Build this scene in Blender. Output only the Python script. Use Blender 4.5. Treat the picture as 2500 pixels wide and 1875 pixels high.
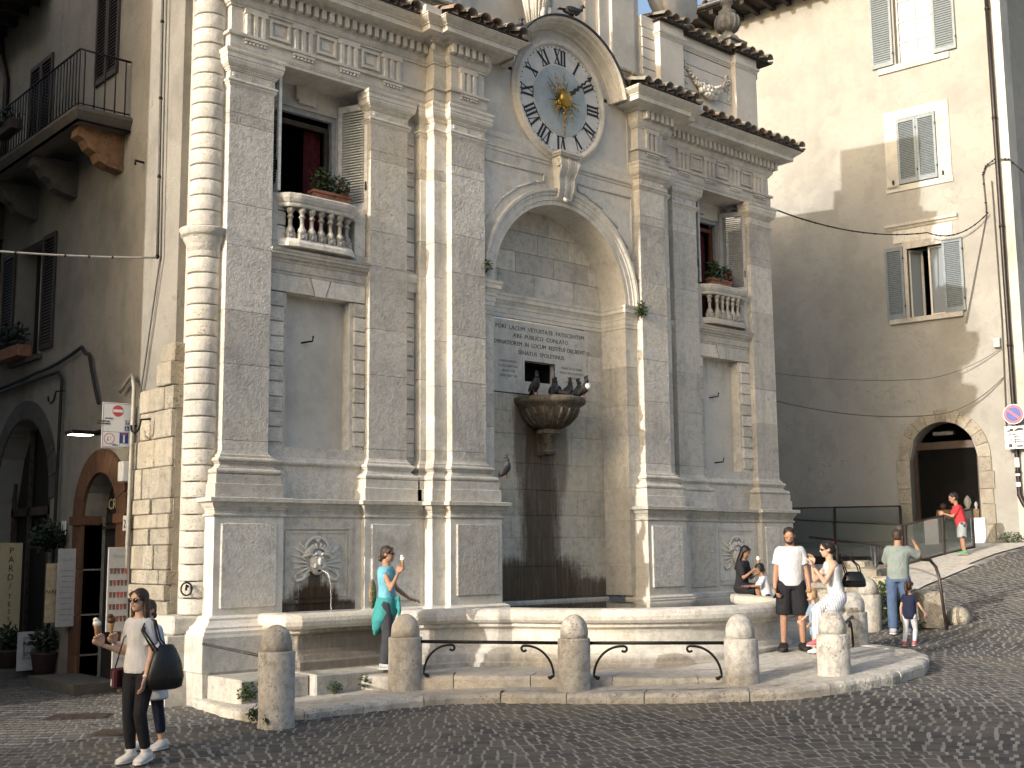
import bpy, bmesh, math, random
from mathutils import Vector, Matrix
random.seed(7)
for o in list(bpy.data.objects): bpy.data.objects.remove(o, do_unlink=True)
SC = bpy.context.scene
COL = SC.collection
PI = math.pi
# ------------------------------------------------------------------ camera
cd = bpy.data.cameras.new('camera'); cam = bpy.data.objects.new('camera', cd); COL.objects.link(cam)
cd.sensor_width = 36.0; cd.lens = 42.02; cd.clip_end = 600.0; cd.clip_start = 0.1
CR = ((0.7477, 0.0832, 0.6588), (-0.6639, 0.1076, 0.7400), (-0.0093, -0.9907, 0.1357))
_r = Vector([CR[i][0] for i in range(3)]).normalized(); _d = Vector([CR[i][1] for i in range(3)]).normalized()
_f = _r.cross(_d).normalized(); _d = _f.cross(_r).normalized()
cam.matrix_world = Matrix(((_r.x, -_d.x, -_f.x, 0), (_r.y, -_d.y, -_f.y, 0), (_r.z, -_d.z, -_f.z, 2.0), (0, 0, 0, 1)))
SC.camera = cam
# ------------------------------------------------------------------ light
SUN = Vector((1.0, 0.03, -0.30)).normalized()      # direction the light travels
elev = math.asin(-SUN.z)
w = bpy.data.worlds.new('World'); SC.world = w; w.use_nodes = True
nt = w.node_tree; bg = nt.nodes['Background']
sky = nt.nodes.new('ShaderNodeTexSky'); sky.sky_type = 'NISHITA'; sky.sun_disc = False
sky.sun_elevation = elev; sky.sun_rotation = math.atan2(-SUN.x, -SUN.y)
sky.air_density = 1.0; sky.dust_density = 7.0; sky.ozone_density = 1.0
nt.links.new(sky.outputs[0], bg.inputs[0]); bg.inputs[1].default_value = 0.15
sl = bpy.data.lights.new('sun', 'SUN'); sl.energy = 2.0; sl.angle = math.radians(0.5); sl.color = (1.0, 0.955, 0.89)
so = bpy.data.objects.new('sun', sl); COL.objects.link(so); so.rotation_euler = SUN.to_track_quat('-Z', 'Y').to_euler(); so.location = (-20, 0, 25)
vs = SC.view_settings; vs.view_transform = 'Standard'; vs.look = 'None'; vs.exposure = 1.1; vs.gamma = 1.0
try: vs.use_curve_mapping = False
except Exception: pass
SC.render.engine = 'CYCLES'; cy = SC.cycles; cy.use_adaptive_sampling = True; cy.adaptive_threshold = .03; cy.max_bounces = 5; cy.diffuse_bounces = 3; cy.glossy_bounces = 3; cy.transmission_bounces = 3; cy.transparent_max_bounces = 8; cy.caustics_reflective = False; cy.caustics_refractive = False
# ------------------------------------------------------------------ materials
def _lin(c): return tuple(c) + (1.0,) if len(c) == 3 else c
def shade(c, k): return tuple(min(1.0, x * k) for x in c)
MATS = {}
def newmat(name):
    m = bpy.data.materials.new(name); m.use_nodes = True; MATS[name] = m
    return m, m.node_tree, m.node_tree.nodes['Principled BSDF']
def N(nt, t, **kw):
    n = nt.nodes.new(t)
    for k, v in kw.items(): setattr(n, k, v)
    return n
def noise(nt, vec, scale, detail=4, rough=.6, dist=0.):
    n = N(nt, 'ShaderNodeTexNoise'); n.inputs['Scale'].default_value = scale; n.inputs['Detail'].default_value = detail
    n.inputs['Roughness'].default_value = rough; n.inputs['Distortion'].default_value = dist
    nt.links.new(vec, n.inputs['Vector']); return n.outputs['Fac']
def ramp(nt, fac, stops):
    r = N(nt, 'ShaderNodeValToRGB'); e = r.color_ramp.elements
    while len(e) < len(stops): e.new(.5)
    for i, (p, c) in enumerate(stops):
        e[i].position = p; e[i].color = _lin(c) if not isinstance(c, (int, float)) else (c, c, c, 1)
    nt.links.new(fac, r.inputs['Fac']); return r.outputs['Color']
def mixc(nt, fac, a, b, mode='MIX'):
    m = N(nt, 'ShaderNodeMix', data_type='RGBA', blend_type=mode)
    def put(s, v):
        if isinstance(v, (int, float)): m.inputs[s].default_value = v
        elif isinstance(v, tuple): m.inputs[s].default_value = _lin(v)
        else: nt.links.new(v, m.inputs[s])
    put(0, fac); put(6, a); put(7, b); return m.outputs[2]
def mth(nt, op, a, b=None, c=None, clamp=False):
    m = N(nt, 'ShaderNodeMath', operation=op, use_clamp=clamp)
    for i, v in enumerate((a, b, c)):
        if v is None: continue
        if isinstance(v, (int, float)): m.inputs[i].default_value = v
        else: nt.links.new(v, m.inputs[i])
    return m.outputs[0]
def bump(nt, bs, h, strength, dist=.02):
    b = N(nt, 'ShaderNodeBump'); b.inputs['Strength'].default_value = strength; b.inputs['Distance'].default_value = dist
    nt.links.new(h, b.inputs['Height']); nt.links.new(b.outputs[0], bs.inputs['Normal'])
def pos(nt): return N(nt, 'ShaderNodeNewGeometry').outputs['Position']
def rnd(nt): return N(nt, 'ShaderNodeObjectInfo').outputs['Random']
def maprange(nt, v, a, b, c=0., d=1., smooth=True):
    m = N(nt, 'ShaderNodeMapRange'); m.interpolation_type = 'SMOOTHSTEP' if smooth else 'LINEAR'
    nt.links.new(v, m.inputs[0])
    for i, x in enumerate((a, b, c, d)): m.inputs[i + 1].default_value = x
    return m.outputs[0]
def stone(name, base, tint=.18, pit=.5, rough=.85, bmp=.5, pitscale=26., coarse=1.1, dirt=.35, bd=.018):
    m, nt, bs = newmat(name); p = pos(nt); r = rnd(nt)
    n1 = noise(nt, p, coarse, 4, .62); n2 = noise(nt, p, 9., 3, .65)
    c = ramp(nt, n1, [(.25, shade(base, .62)), (.46, shade(base, .95)), (.6, base), (.78, shade(base, 1.15))])
    c = mixc(nt, maprange(nt, n2, .42, .70, 0., dirt * 1.25), c, shade(base, .5))
    c = mixc(nt, maprange(nt, noise(nt, p, 3.1, 4, .7), .56, .68, 0., .55), c, (base[0] * .62, base[1] * .61, base[2] * .58))
    sk = N(nt, 'ShaderNodeMapping'); sk.inputs['Scale'].default_value = (3.4, 3.4, .38); nt.links.new(p, sk.inputs[0])
    c = mixc(nt, maprange(nt, noise(nt, sk.outputs[0], 1.5, 4, .65), .5, .74, 0., .2 + dirt * .6), c, (base[0] * .50, base[1] * .50, base[2] * .49))
    warm = (base[0] * 1.08, base[1] * .98, base[2] * .84)
    c = mixc(nt, maprange(nt, noise(nt, p, .55, 2), .48, .72, 0., .5), c, warm)
    c = mixc(nt, .5, c, ramp(nt, noise(nt, p, 70., 2, .7), [(.3, .55), (.7, 1.0)]), 'MULTIPLY')
    c = mixc(nt, 1., c, (1.16, 1.16, 1.16), 'MULTIPLY')
    f = mth(nt, 'MULTIPLY_ADD', r, tint * 2, 1 - tint)
    hs = N(nt, 'ShaderNodeHueSaturation'); nt.links.new(c, hs.inputs['Color']); nt.links.new(f, hs.inputs['Value'])
    c = hs.outputs[0]
    v = N(nt, 'ShaderNodeTexVoronoi'); v.inputs['Scale'].default_value = pitscale; nt.links.new(p, v.inputs['Vector'])
    pm = maprange(nt, v.outputs['Distance'], .10, .34, 1., 0.)
    gate = maprange(nt, n1, .46, .58)
    pm = mth(nt, 'MULTIPLY', pm, gate)
    pm = mth(nt, 'MULTIPLY', pm, pit)
    c = mixc(nt, pm, c, shade(base, .33))
    nt.links.new(c, bs.inputs['Base Color']); bs.inputs['Roughness'].default_value = rough
    bs.inputs['Specular IOR Level'].default_value = .25
    h = mth(nt, 'SUBTRACT', mth(nt, 'ADD', mth(nt, 'MULTIPLY', noise(nt, p, 22., 3, .7), .8), mth(nt, 'MULTIPLY', n2, .6)), mth(nt, 'MULTIPLY', pm, 1.2))
    bump(nt, bs, h, bmp, bd); return m
def plaster(name, base, dark=.7, rough=.9, bmp=.25, scale=.7, stain=None, stainamt=.5):
    m, nt, bs = newmat(name); p = pos(nt)
    n1 = noise(nt, p, scale, 5, .65); n2 = noise(nt, p, 6., 3, .6)
    c = ramp(nt, n1, [(.3, shade(base, dark)), (.52, base), (.75, shade(base, 1.12))])
    c = mixc(nt, maprange(nt, n2, .5, .75, 0., .35), c, shade(base, .72))
    st = N(nt, 'ShaderNodeMapping'); st.inputs['Scale'].default_value = (2.2, 2.2, .22); nt.links.new(p, st.inputs[0])
    n3 = noise(nt, st.outputs[0], 1.3, 3, .6)
    c = mixc(nt, maprange(nt, n3, .5, .72, 0., stainamt), c, stain or shade(base, .6))
    c = mixc(nt, maprange(nt, noise(nt, p, .42, 3, .55), .53, .56, 0., .30), c, shade(base, 1.22))
    c = mixc(nt, maprange(nt, noise(nt, p, 1.1, 4, .6), .60, .62, 0., .28), c, shade(base, .76))
    vc = N(nt, 'ShaderNodeTexVoronoi', feature='DISTANCE_TO_EDGE'); vc.inputs['Scale'].default_value = .8; wv = N(nt, 'ShaderNodeVectorMath', operation='ADD'); wn_ = N(nt, 'ShaderNodeTexNoise'); wn_.inputs['Scale'].default_value = 2.2; wn_.inputs['Detail'].default_value = 3.; nt.links.new(p, wn_.inputs['Vector']); nt.links.new(p, wv.inputs[0]); nt.links.new(wn_.outputs['Color'], wv.inputs[1]); nt.links.new(wv.outputs[0], vc.inputs['Vector'])
    c = mixc(nt, mth(nt, 'MULTIPLY', maprange(nt, vc.outputs['Distance'], .0, .012, 1., 0.), maprange(nt, n1, .5, .6, 0., .5)), c, shade(base, .5))
    nt.links.new(c, bs.inputs['Base Color']); bs.inputs['Roughness'].default_value = rough; bs.inputs['Specular IOR Level'].default_value = .2
    bump(nt, bs, mth(nt, 'ADD', noise(nt, p, 30., 2, .7), mth(nt, 'MULTIPLY', n2, 1.5)), bmp, .02); return m
def plain(name, base, rough=.6, metal=0., var=.12, scale=12., bmp=0., spec=.4, bd=.01):
    m, nt, bs = newmat(name); p = pos(nt)
    n1 = noise(nt, p, scale, 2)
    c = ramp(nt, n1, [(.3, shade(base, 1 - var * 1.6)), (.7, shade(base, 1 + var))])
    nt.links.new(c, bs.inputs['Base Color']); bs.inputs['Roughness'].default_value = rough; bs.inputs['Metallic'].default_value = metal
    bs.inputs['Specular IOR Level'].default_value = spec
    if bmp: bump(nt, bs, noise(nt, p, scale * 3, 3, .7), bmp, bd)
    return m
def emit(name, col, s):
    m, nt, bs = newmat(name); bs.inputs['Base Color'].default_value = _lin(col)
    bs.inputs['Emission Color'].default_value = _lin(col); bs.inputs['Emission Strength'].default_value = s; return m
STONE = (.60, .57, .51)
stone('travertine', STONE)
stone('travertine_fine', (.63, .60, .54), tint=.10, pit=.28, bmp=.28, dirt=.22)
stone('travertine_rough', (.60, .57, .515), tint=.16, pit=.35, bmp=.8, pitscale=30., bd=.034)
stone('quoin_stone', (.55, .53, .485), tint=.09, pit=.5, bmp=.7)
stone('old_limestone', (.37, .335, .27), tint=.16, pit=.5, bmp=1.0, coarse=1.9, bd=.03)
stone('bollard_stone', (.42, .40, .36), tint=.12, pit=.6, bmp=.8, coarse=3.0, dirt=.6)
stone('paving_stone', (.50, .475, .425), tint=.10, pit=.4, bmp=.5, dirt=.5)
stone('kerb_stone', (.50, .475, .425), tint=.14, pit=.6, bmp=.9, dirt=.55, bd=.028)
stone('urn_stone', (.27, .26, .235), tint=.05, pit=.6, bmp=.8, coarse=4., dirt=.7)
stone('inscription_slab', (.60, .58, .53), tint=.02, pit=.1, bmp=.12, dirt=.25)
stone('sandstone_door', (.12, .064, .038), tint=.10, pit=.3, bmp=.5, dirt=.4)
stone('dark_arch_stone', (.10, .094, .085), tint=.10, pit=.3, bmp=.5)
plaster('plaster_panel', (.56, .53, .475), dark=.72, stainamt=.5, bmp=.3)
plaster('plaster_attic', (.60, .57, .515), stainamt=.3, bmp=.15)
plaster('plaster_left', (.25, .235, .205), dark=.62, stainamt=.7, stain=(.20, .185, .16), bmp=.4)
plaster('plaster_right', (.325, .315, .285), dark=.84, stainamt=.35, stain=(.27, .262, .24), bmp=.35)
plaster('plaster_frame', (.50, .485, .43), stainamt=.2, bmp=.12)
plaster('plaster_far', (.24, .21, .16), stainamt=.3)
plain('shutter_white', (.72, .72, .69), .55); plain('shutter_grey', (.38, .39, .39), .55); plain('shutter_blue', (.20, .235, .255), .55, var=.1)
plain('shutter_dark', (.045, .035, .028), .6); plain('wood_red', (.16, .055, .035), .5, var=.3); plain('wood_dark', (.06, .042, .03), .6, var=.3)
plain('wood_light', (.33, .21, .10), .5, var=.25)
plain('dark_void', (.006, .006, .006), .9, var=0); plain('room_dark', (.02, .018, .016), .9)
plain('iron', (.012, .012, .013), .5, .5, var=.3); plain('iron_grey', (.10, .10, .10), .5, .6, var=.2); plain('rust_iron', (.05, .035, .028), .8, .2, var=.4)
plain('steel_brown', (.055, .04, .034), .45, .5, var=.15); plain('pipe_brown', (.03, .024, .022), .4, .4, var=.2)
plain('pipe_grey', (.35, .33, .28), .6, .2); plain('cable', (.10, .095, .085), .7); plain('cable_light', (.42, .40, .36), .7); plain('cable_dark', (.015, .015, .015), .7)
plain('white_paint', (.72, .72, .69), .5, var=.05); plain('cream_paint', (.66, .64, .58), .5, var=.05); plain('black_paint', (.012, .012, .012), .5, var=.1)
plain('clock_white', (.62, .61, .58), .7, var=.08, scale=5.); plain('clock_blue', (.40, .45, .465), .7, var=.08, scale=6.); plain('clock_black', (.02, .022, .025), .6)
plain('gold', (.52, .33, .08), .32, .9, var=.2); plain('bronze_dark', (.055, .052, .048), .5, .5)
plain('engraved', (.085, .08, .07), .9, var=.25); plain('engraved_faint', (.27, .26, .235), .9, var=.2)
plain('sign_white', (.78, .79, .80), .4, var=.03); plain('sign_red', (.55, .09, .12), .4, var=.05); plain('sign_blue', (.03, .06, .28), .4, var=.05); plain('sign_pink', (.62, .33, .38), .4)
plain('sign_cream', (.50, .43, .26), .6, var=.05); plain('sign_tan', (.45, .36, .23), .6); plain('sign_black', (.02, .02, .02), .5); plain('board_white_shaded', (.42, .42, .41), .6, var=.06); plain('sign_grey', (.35, .35, .36), .5)  # board white is darkened, holding the lane's deep shade in its colour
plain('foliage', (.045, .075, .022), .6, var=.5, scale=40.); plain('foliage_dark', (.018, .032, .014), .6, var=.4, scale=40.); plain('dry_grass', (.33, .27, .14), .8, var=.3, scale=60.)
plain('flower_red', (.42, .03, .03), .6); plain('flower_yellow', (.5, .35, .06), .6); plain('terracotta_pot', (.30, .135, .085), .8, var=.2); plain('pot_dark', (.05, .03, .025), .7)
plain('curtain_red', (.10, .012, .014), .9, var=.3); plain('pigeon_grey', (.045, .047, .055), .6, var=.4, scale=30.); plain('pigeon_dark', (.022, .022, .026), .6, var=.4, scale=30.); plain('pigeon_white', (.55, .55, .54), .6)
plain('pigeon_legs', (.25, .07, .06), .6); plain('lead', (.05, .052, .055), .5, .4, var=.25); plain('roof_under', (.035, .026, .02), .8, var=.4)
emit('lamp_glow', (1.0, .86, .62), 14.0)
def tile_mat():
    m, nt, bs = newmat('roof_tile'); p = pos(nt); r = rnd(nt)
    c = ramp(nt, r, [(0., (.28, .24, .19)), (.35, (.31, .21, .15)), (.65, (.36, .33, .28)), (1., (.25, .22, .185))])
    c = mixc(nt, maprange(nt, noise(nt, p, 7., 5), .42, .66, 0., .8), c, (.20, .195, .165))
    c = mixc(nt, maprange(nt, noise(nt, p, 22., 4), .55, .7, 0., .7), c, (.09, .085, .07))
    nt.links.new(c, bs.inputs['Base Color']); bs.inputs['Roughness'].default_value = .9; bs.inputs['Specular IOR Level'].default_value = .2
    bump(nt, bs, noise(nt, p, 40., 5, .7), .6, .01)
tile_mat()
def stained(name, base, spots, dark, pit=.35, bmp=.5, edge=.35):
    # wet stains: spots = (x0, x half-width, z low, z high, z soft) ellipses / columns given in metres on the wall
    m = stone(name, base, tint=.10, pit=pit, bmp=bmp); nt = m.node_tree; bs = nt.nodes['Principled BSDF']
    src = bs.inputs['Base Color'].links[0].from_socket; p = pos(nt)
    sx = N(nt, 'ShaderNodeSeparateXYZ'); nt.links.new(p, sx.inputs[0])
    st = N(nt, 'ShaderNodeMapping'); st.inputs['Scale'].default_value = (9., 9., .7); nt.links.new(p, st.inputs[0])
    wob = mth(nt, 'ADD', mth(nt, 'MULTIPLY', mth(nt, 'SUBTRACT', noise(nt, st.outputs[0], 1.6, 6, .7), .5), 1.1), mth(nt, 'MULTIPLY', mth(nt, 'SUBTRACT', noise(nt, p, 14., 6, .75), .5), .7))
    tot = None
    for (cx, cz, rx, rz, amt) in spots:
        dx = mth(nt, 'DIVIDE', mth(nt, 'SUBTRACT', sx.outputs[0], cx), rx); dz = mth(nt, 'DIVIDE', mth(nt, 'SUBTRACT', sx.outputs[2], cz), rz)
        d = mth(nt, 'SQRT', mth(nt, 'ADD', mth(nt, 'MULTIPLY', dx, dx), mth(nt, 'MULTIPLY', mth(nt, 'MULTIPLY', dz, dz), mth(nt, 'MULTIPLY', dz, dz))))
        v = mth(nt, 'MULTIPLY', maprange(nt, mth(nt, 'ADD', d, wob), 1 - edge, 1 + edge, 1., 0.), amt)
        tot = v if tot is None else mth(nt, 'MAXIMUM', tot, v)
    dk = ramp(nt, noise(nt, st.outputs[0], 2.2, 6, .7), [(.3, shade(dark, .5)), (.55, dark), (.78, shade(dark, 2.4))])
    c = mixc(nt, tot, src, dk)
    nt.links.new(c, bs.inputs['Base Color'])
    nt.links.new(maprange(nt, tot, 0., 1., .85, .45), bs.inputs['Roughness'])
    return m
def glass(name, col=(.6, .65, .65), rough=.03, alpha=.25, dark=.04):
    m, nt, bs = newmat(name)
    bs.inputs['Base Color'].default_value = _lin(col); bs.inputs['Roughness'].default_value = rough
    bs.inputs['Specular IOR Level'].default_value = .7; bs.inputs['Alpha'].default_value = alpha
    return m
glass('rail_glass', (.16, .18, .165), .02, .42); glass('window_glass_skytint', (.22, .25, .28), .12, 1.0); glass('door_glass', (.02, .02, .02), .02, .15)  # the opaque window panes carry the reflected sky's blue-grey in their colour
glass('lens_dark', (.008, .006, .006), .08, 1.0)
def water_mat():
    m, nt, bs = newmat('pool_water'); p = pos(nt)
    bs.inputs['Base Color'].default_value = (.035, .036, .020, 1); bs.inputs['Roughness'].default_value = .03; bs.inputs['Specular IOR Level'].default_value = .6
    bump(nt, bs, noise(nt, p, 5., 3), .10, .02)
water_mat()
m, nt_, bs_ = newmat('falling_water'); bs_.inputs['Base Color'].default_value = (.85, .87, .86, 1); bs_.inputs['Roughness'].default_value = .1; bs_.inputs['Alpha'].default_value = .7
# ------------------------------------------------------------------ mesh helpers
class MB:
    def __init__(s): s.v = []; s.f = []; s.sm = []
    def add(s, vs, fs, smooth=False, M=None):
        b = len(s.v)
        s.v += [tuple(M @ Vector(v)) if M is not None else tuple(v) for v in vs]
        s.f += [tuple(b + i for i in f) for f in fs]; s.sm += [smooth] * len(fs); return s
    def box(s, x0, x1, y0, y1, z0, z1, M=None):
        vs = [(x, y, z) for x in (x0, x1) for y in (y0, y1) for z in (z0, z1)]
        return s.add(vs, [(0, 1, 3, 2), (4, 6, 7, 5), (0, 4, 5, 1), (2, 3, 7, 6), (0, 2, 6, 4), (1, 5, 7, 3)], False, M)
    def bbox(s, x0, x1, y0, y1, z0, z1, b=.01, M=None):
        # chamfered block (edges cut on every side)
        b = min(b, (x1 - x0) * .3, (y1 - y0) * .3, (z1 - z0) * .3)
        vs = []; idx = {}
        for ix, x in enumerate((x0, x1)):
            for iy, y in enumerate((y0, y1)):
                for iz, z in enumerate((z0, z1)):
                    sx, sy, sz = (1 if ix == 0 else -1), (1 if iy == 0 else -1), (1 if iz == 0 else -1)
                    idx[ix, iy, iz, 0] = len(vs); vs.append((x, y + sy * b, z + sz * b))
                    idx[ix, iy, iz, 1] = len(vs); vs.append((x + sx * b, y, z + sz * b))
                    idx[ix, iy, iz, 2] = len(vs); vs.append((x + sx * b, y + sy * b, z))
        fs = []
        for a in (0, 1):
            q = [(0, 0), (0, 1), (1, 1), (1, 0)]
            fs.append([idx[a, i, j, 0] for i, j in (q if a == 0 else q[::-1])])
            fs.append([idx[i, a, j, 1] for i, j in (q[::-1] if a == 0 else q)])
            fs.append([idx[i, j, a, 2] for i, j in (q if a == 0 else q[::-1])])
        for i in (0, 1):
            for j in (0, 1):
                fs.append([idx[0, i, j, 1], idx[1, i, j, 1], idx[1, i, j, 2], idx[0, i, j, 2]])
                fs.append([idx[i, 0, j, 0], idx[i, 1, j, 0], idx[i, 1, j, 2], idx[i, 0, j, 2]])
                fs.append([idx[i, j, 0, 0], idx[i, j, 1, 0], idx[i, j, 1, 1], idx[i, j, 0, 1]])
        for k in idx:
            if k[3] == 0: fs.append([idx[k[0], k[1], k[2], n] for n in range(3)])
        return s.add(vs, fs, False, M)
    def prism(s, poly, z0, z1, M=None, axis='z'):
        n = len(poly)
        if axis == 'z': vs = [(x, y, z) for z in (z0, z1) for x, y in poly]
        elif axis == 'y': vs = [(x, y, z) for y in (z0, z1) for x, z in poly]
        else: vs = [(x, y, z) for x in (z0, z1) for y, z in poly]
        fs = [tuple(range(n))[::-1], tuple(range(n, 2 * n))] + [(i, (i + 1) % n, n + (i + 1) % n, n + i) for i in range(n)]
        return s.add(vs, fs, False, M)
    def lathe(s, prof, c=(0, 0, 0), seg=20, M=None, smooth=True, a0=0., a1=2 * PI):
        full = abs(a1 - a0 - 2 * PI) < 1e-6; k = seg if full else seg + 1
        vs = []
        for r, z in prof:
            for i in range(k):
                a = a0 + (a1 - a0) * i / seg; vs.append((c[0] + r * math.cos(a), c[1] + r * math.sin(a), c[2] + z))
        fs = []
        for j in range(len(prof) - 1):
            for i in range(seg):
                i2 = (i + 1) % k; fs.append((j * k + i, j * k + i2, (j + 1) * k + i2, (j + 1) * k + i))
        if prof[0][0] > 1e-5 and full: fs.append(tuple(range(k))[::-1])
        if prof[-1][0] > 1e-5 and full: fs.append(tuple(range((len(prof) - 1) * k, len(prof) * k)))
        return s.add(vs, fs, smooth, M)
    def tube(s, pts, r, seg=8, M=None, caps=True, smooth=True, flat=1.0):
        pts = [Vector(p) for p in pts]; n = len(pts); rs = r if isinstance(r, (list, tuple)) else [r] * n
        vs = []; up = None
        for i, p in enumerate(pts):
            d = (pts[min(i + 1, n - 1)] - pts[max(i - 1, 0)]).normalized()
            if up is None: up = Vector((0, 0, 1)) if abs(d.z) < .9 else Vector((1, 0, 0))
            a = d.cross(up);
            if a.length < 1e-5: a = d.cross(Vector((0, 1, 0)))
            a.normalize(); b = a.cross(d).normalized(); up = b
            for k in range(seg):
                t = 2 * PI * k / seg; vs.append(tuple(p + (a * math.cos(t) + b * math.sin(t) * flat) * rs[i]))
        fs = [(i * seg + k, i * seg + (k + 1) % seg, (i + 1) * seg + (k + 1) % seg, (i + 1) * seg + k) for i in range(n - 1) for k in range(seg)]
        if caps: fs += [tuple(range(seg))[::-1], tuple(range((n - 1) * seg, n * seg))]
        return s.add(vs, fs, smooth, M)
    def ball(s, c, r, seg=12, rings=8, M=None):
        rx, ry, rz = r if isinstance(r, (list, tuple)) else (r, r, r)
        vs = [(c[0], c[1], c[2] - rz)]
        for j in range(1, rings):
            t = -PI / 2 + PI * j / rings
            for i in range(seg):
                a = 2 * PI * i / seg; vs.append((c[0] + rx * math.cos(t) * math.cos(a), c[1] + ry * math.cos(t) * math.sin(a), c[2] + rz * math.sin(t)))
        vs.append((c[0], c[1], c[2] + rz)); L = len(vs) - 1
        fs = [(0, 1 + (i + 1) % seg, 1 + i) for i in range(seg)]
        for j in range(rings - 2):
            for i in range(seg):
                a = 1 + j * seg + i; b = 1 + j * seg + (i + 1) % seg; fs.append((a, b, b + seg, a + seg))
        fs += [(L, 1 + (rings - 2) * seg + i, 1 + (rings - 2) * seg + (i + 1) % seg) for i in range(seg)]
        return s.add(vs, fs, True, M)
    def sweep(s, path, prof, closed=False, back=None, M=None, smooth=False):
        # moulding: profile (q, z) carried along a plan path; q is the outward offset (to the right of travel)
        n = len(path); ms = []
        def nrm(a, b):
            dx, dy = b[0] - a[0], b[1] - a[1]; L = math.hypot(dx, dy) or 1; return (dy / L, -dx / L)
        for i in range(n):
            if closed: n1 = nrm(path[i - 1], path[i]); n2 = nrm(path[i], path[(i + 1) % n])
            else:
                n1 = nrm(path[i - 1], path[i]) if i else None; n2 = nrm(path[i], path[i + 1]) if i < n - 1 else None
                n1 = n1 or n2; n2 = n2 or n1
            d = 1 + n1[0] * n2[0] + n1[1] * n2[1]; d = max(d, .25)
            ms.append(((n1[0] + n2[0]) / d, (n1[1] + n2[1]) / d))
        pr = list(prof)
        if back is not None: pr = [(back, prof[0][1])] + pr + [(back, prof[-1][1])]
        k = len(pr)
        vs = [(path[i][0] + q * ms[i][0], path[i][1] + q * ms[i][1], z) for i in range(n) for q, z in pr]
        fs = []
        for i in range(n if closed else n - 1):
            j = (i + 1) % n
            for a in range(k if back is not None else k - 1):
                b = (a + 1) % k; fs.append((i * k + a, j * k + a, j * k + b, i * k + b))
        if not closed and back is not None: fs += [tuple(range(k)), tuple(range((n - 1) * k, n * k))[::-1]]
        return s.add(vs, fs, smooth, M)
    def mesh(s, name):
        me = bpy.data.meshes.new(name); me.from_pydata(s.v, [], s.f); me.validate()
        if len(me.polygons) == len(s.sm): me.polygons.foreach_set('use_smooth', s.sm)
        bm = bmesh.new(); bm.from_mesh(me); bmesh.ops.recalc_face_normals(bm, faces=bm.faces); bm.to_mesh(me); bm.free()
        return me
    def build(s, name, mat, parent=None, loc=None, **kw):
        return obj(name, s.mesh(name), mat, parent, loc, **kw)
def obj(name, me, mat=None, parent=None, loc=None, rz=0., smooth_angle=None):
    o = bpy.data.objects.new(name, me); COL.objects.link(o)
    if mat is not None and me is not None and not me.materials: me.materials.append(MATS[mat] if isinstance(mat, str) else mat)
    if loc is not None: o.location = loc
    if rz: o.rotation_euler = (0, 0, rz)
    if parent is not None:
        o.parent = parent
        if parent.location.length or parent.rotation_euler.z: o.matrix_parent_inverse = parent_inv(parent)
    return o
def parent_inv(p):
    M = Matrix.Translation(p.location) @ p.rotation_euler.to_matrix().to_4x4()
    if p.parent: M = Matrix.Translation(p.parent.location) @ p.parent.rotation_euler.to_matrix().to_4x4() @ M if False else M
    return M.inverted()
def thing(name, label, cat, loc=(0, 0, 0), group=None):
    o = bpy.data.objects.new(name, None); COL.objects.link(o); o.location = loc; o.empty_display_size = .2
    o['label'] = label; o['category'] = cat
    if group: o['group'] = group
    return o
def tag(o, label=None, cat=None, group=None, kind=None):
    if label: o['label'] = label
    if cat: o['category'] = cat
    if group: o['group'] = group
    if kind: o['kind'] = kind
    return o
LETTERS = []
def letter(txt, size, origin, right, up, mat, parent, name='lettering', depth=.003, align='CENTER', sx=1.0, bold=0., wid=None):
    # text is turned into meshes all at once at the end of the script
    cu = bpy.data.curves.new('lettering', 'FONT'); cu.body = txt; cu.size = size; cu.extrude = depth; cu.align_x = align; cu.resolution_u = 2; cu.offset = bold
    LETTERS.append((bpy.data.objects.new('tmp', cu), Vector(origin), Vector(right).normalized(), Vector(up).normalized(), mat, parent, name, sx, wid))
def flush_letters():
    for l in LETTERS: COL.objects.link(l[0])
    dg = bpy.context.evaluated_depsgraph_get(); dg.update()
    for (t, o, r, u, mat, parent, name, sx, wid) in LETTERS:
        me = bpy.data.meshes.new_from_object(t.evaluated_get(dg)); xs = [v.co.x for v in me.vertices] or [0, 1]
        if wid: sx = wid / max(.01, max(xs) - min(xs))
        for v in me.vertices: v.co.x *= sx
        n = r.cross(u); me.transform(Matrix(((r.x, u.x, n.x, o.x), (r.y, u.y, n.y, o.y), (r.z, u.z, n.z, o.z), (0, 0, 0, 1)))); me.materials.clear(); me.name = name
        bpy.data.objects.remove(t); obj(name, me, mat, parent)
def interp(tab, x):
    if x <= tab[0][0]: return tab[0][1]
    for (a, b), (c, d) in zip(tab, tab[1:]):
        if x <= c: return b + (d - b) * (x - a) / (c - a)
    return tab[-1][1]
def leaves(mb, c, r, n, size, rng=random, flat=1.):
    for _ in range(n):
        while True:
            p = Vector((rng.uniform(-1, 1), rng.uniform(-1, 1), rng.uniform(-1, 1)))
            if p.length <= 1: break
        p = Vector((c[0] + p.x * r[0], c[1] + p.y * r[1], c[2] + p.z * r[2]))
        d = Vector((rng.uniform(-1, 1), rng.uniform(-1, 1), rng.uniform(-.6, 1))).normalized(); e = d.orthogonal().normalized()
        s = size * rng.uniform(.6, 1.3); w = s * .34
        mb.add([p, p + d * s * .5 + e * w, p + d * s, p + d * s * .5 - e * w], [(0, 1, 2, 3)])
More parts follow.
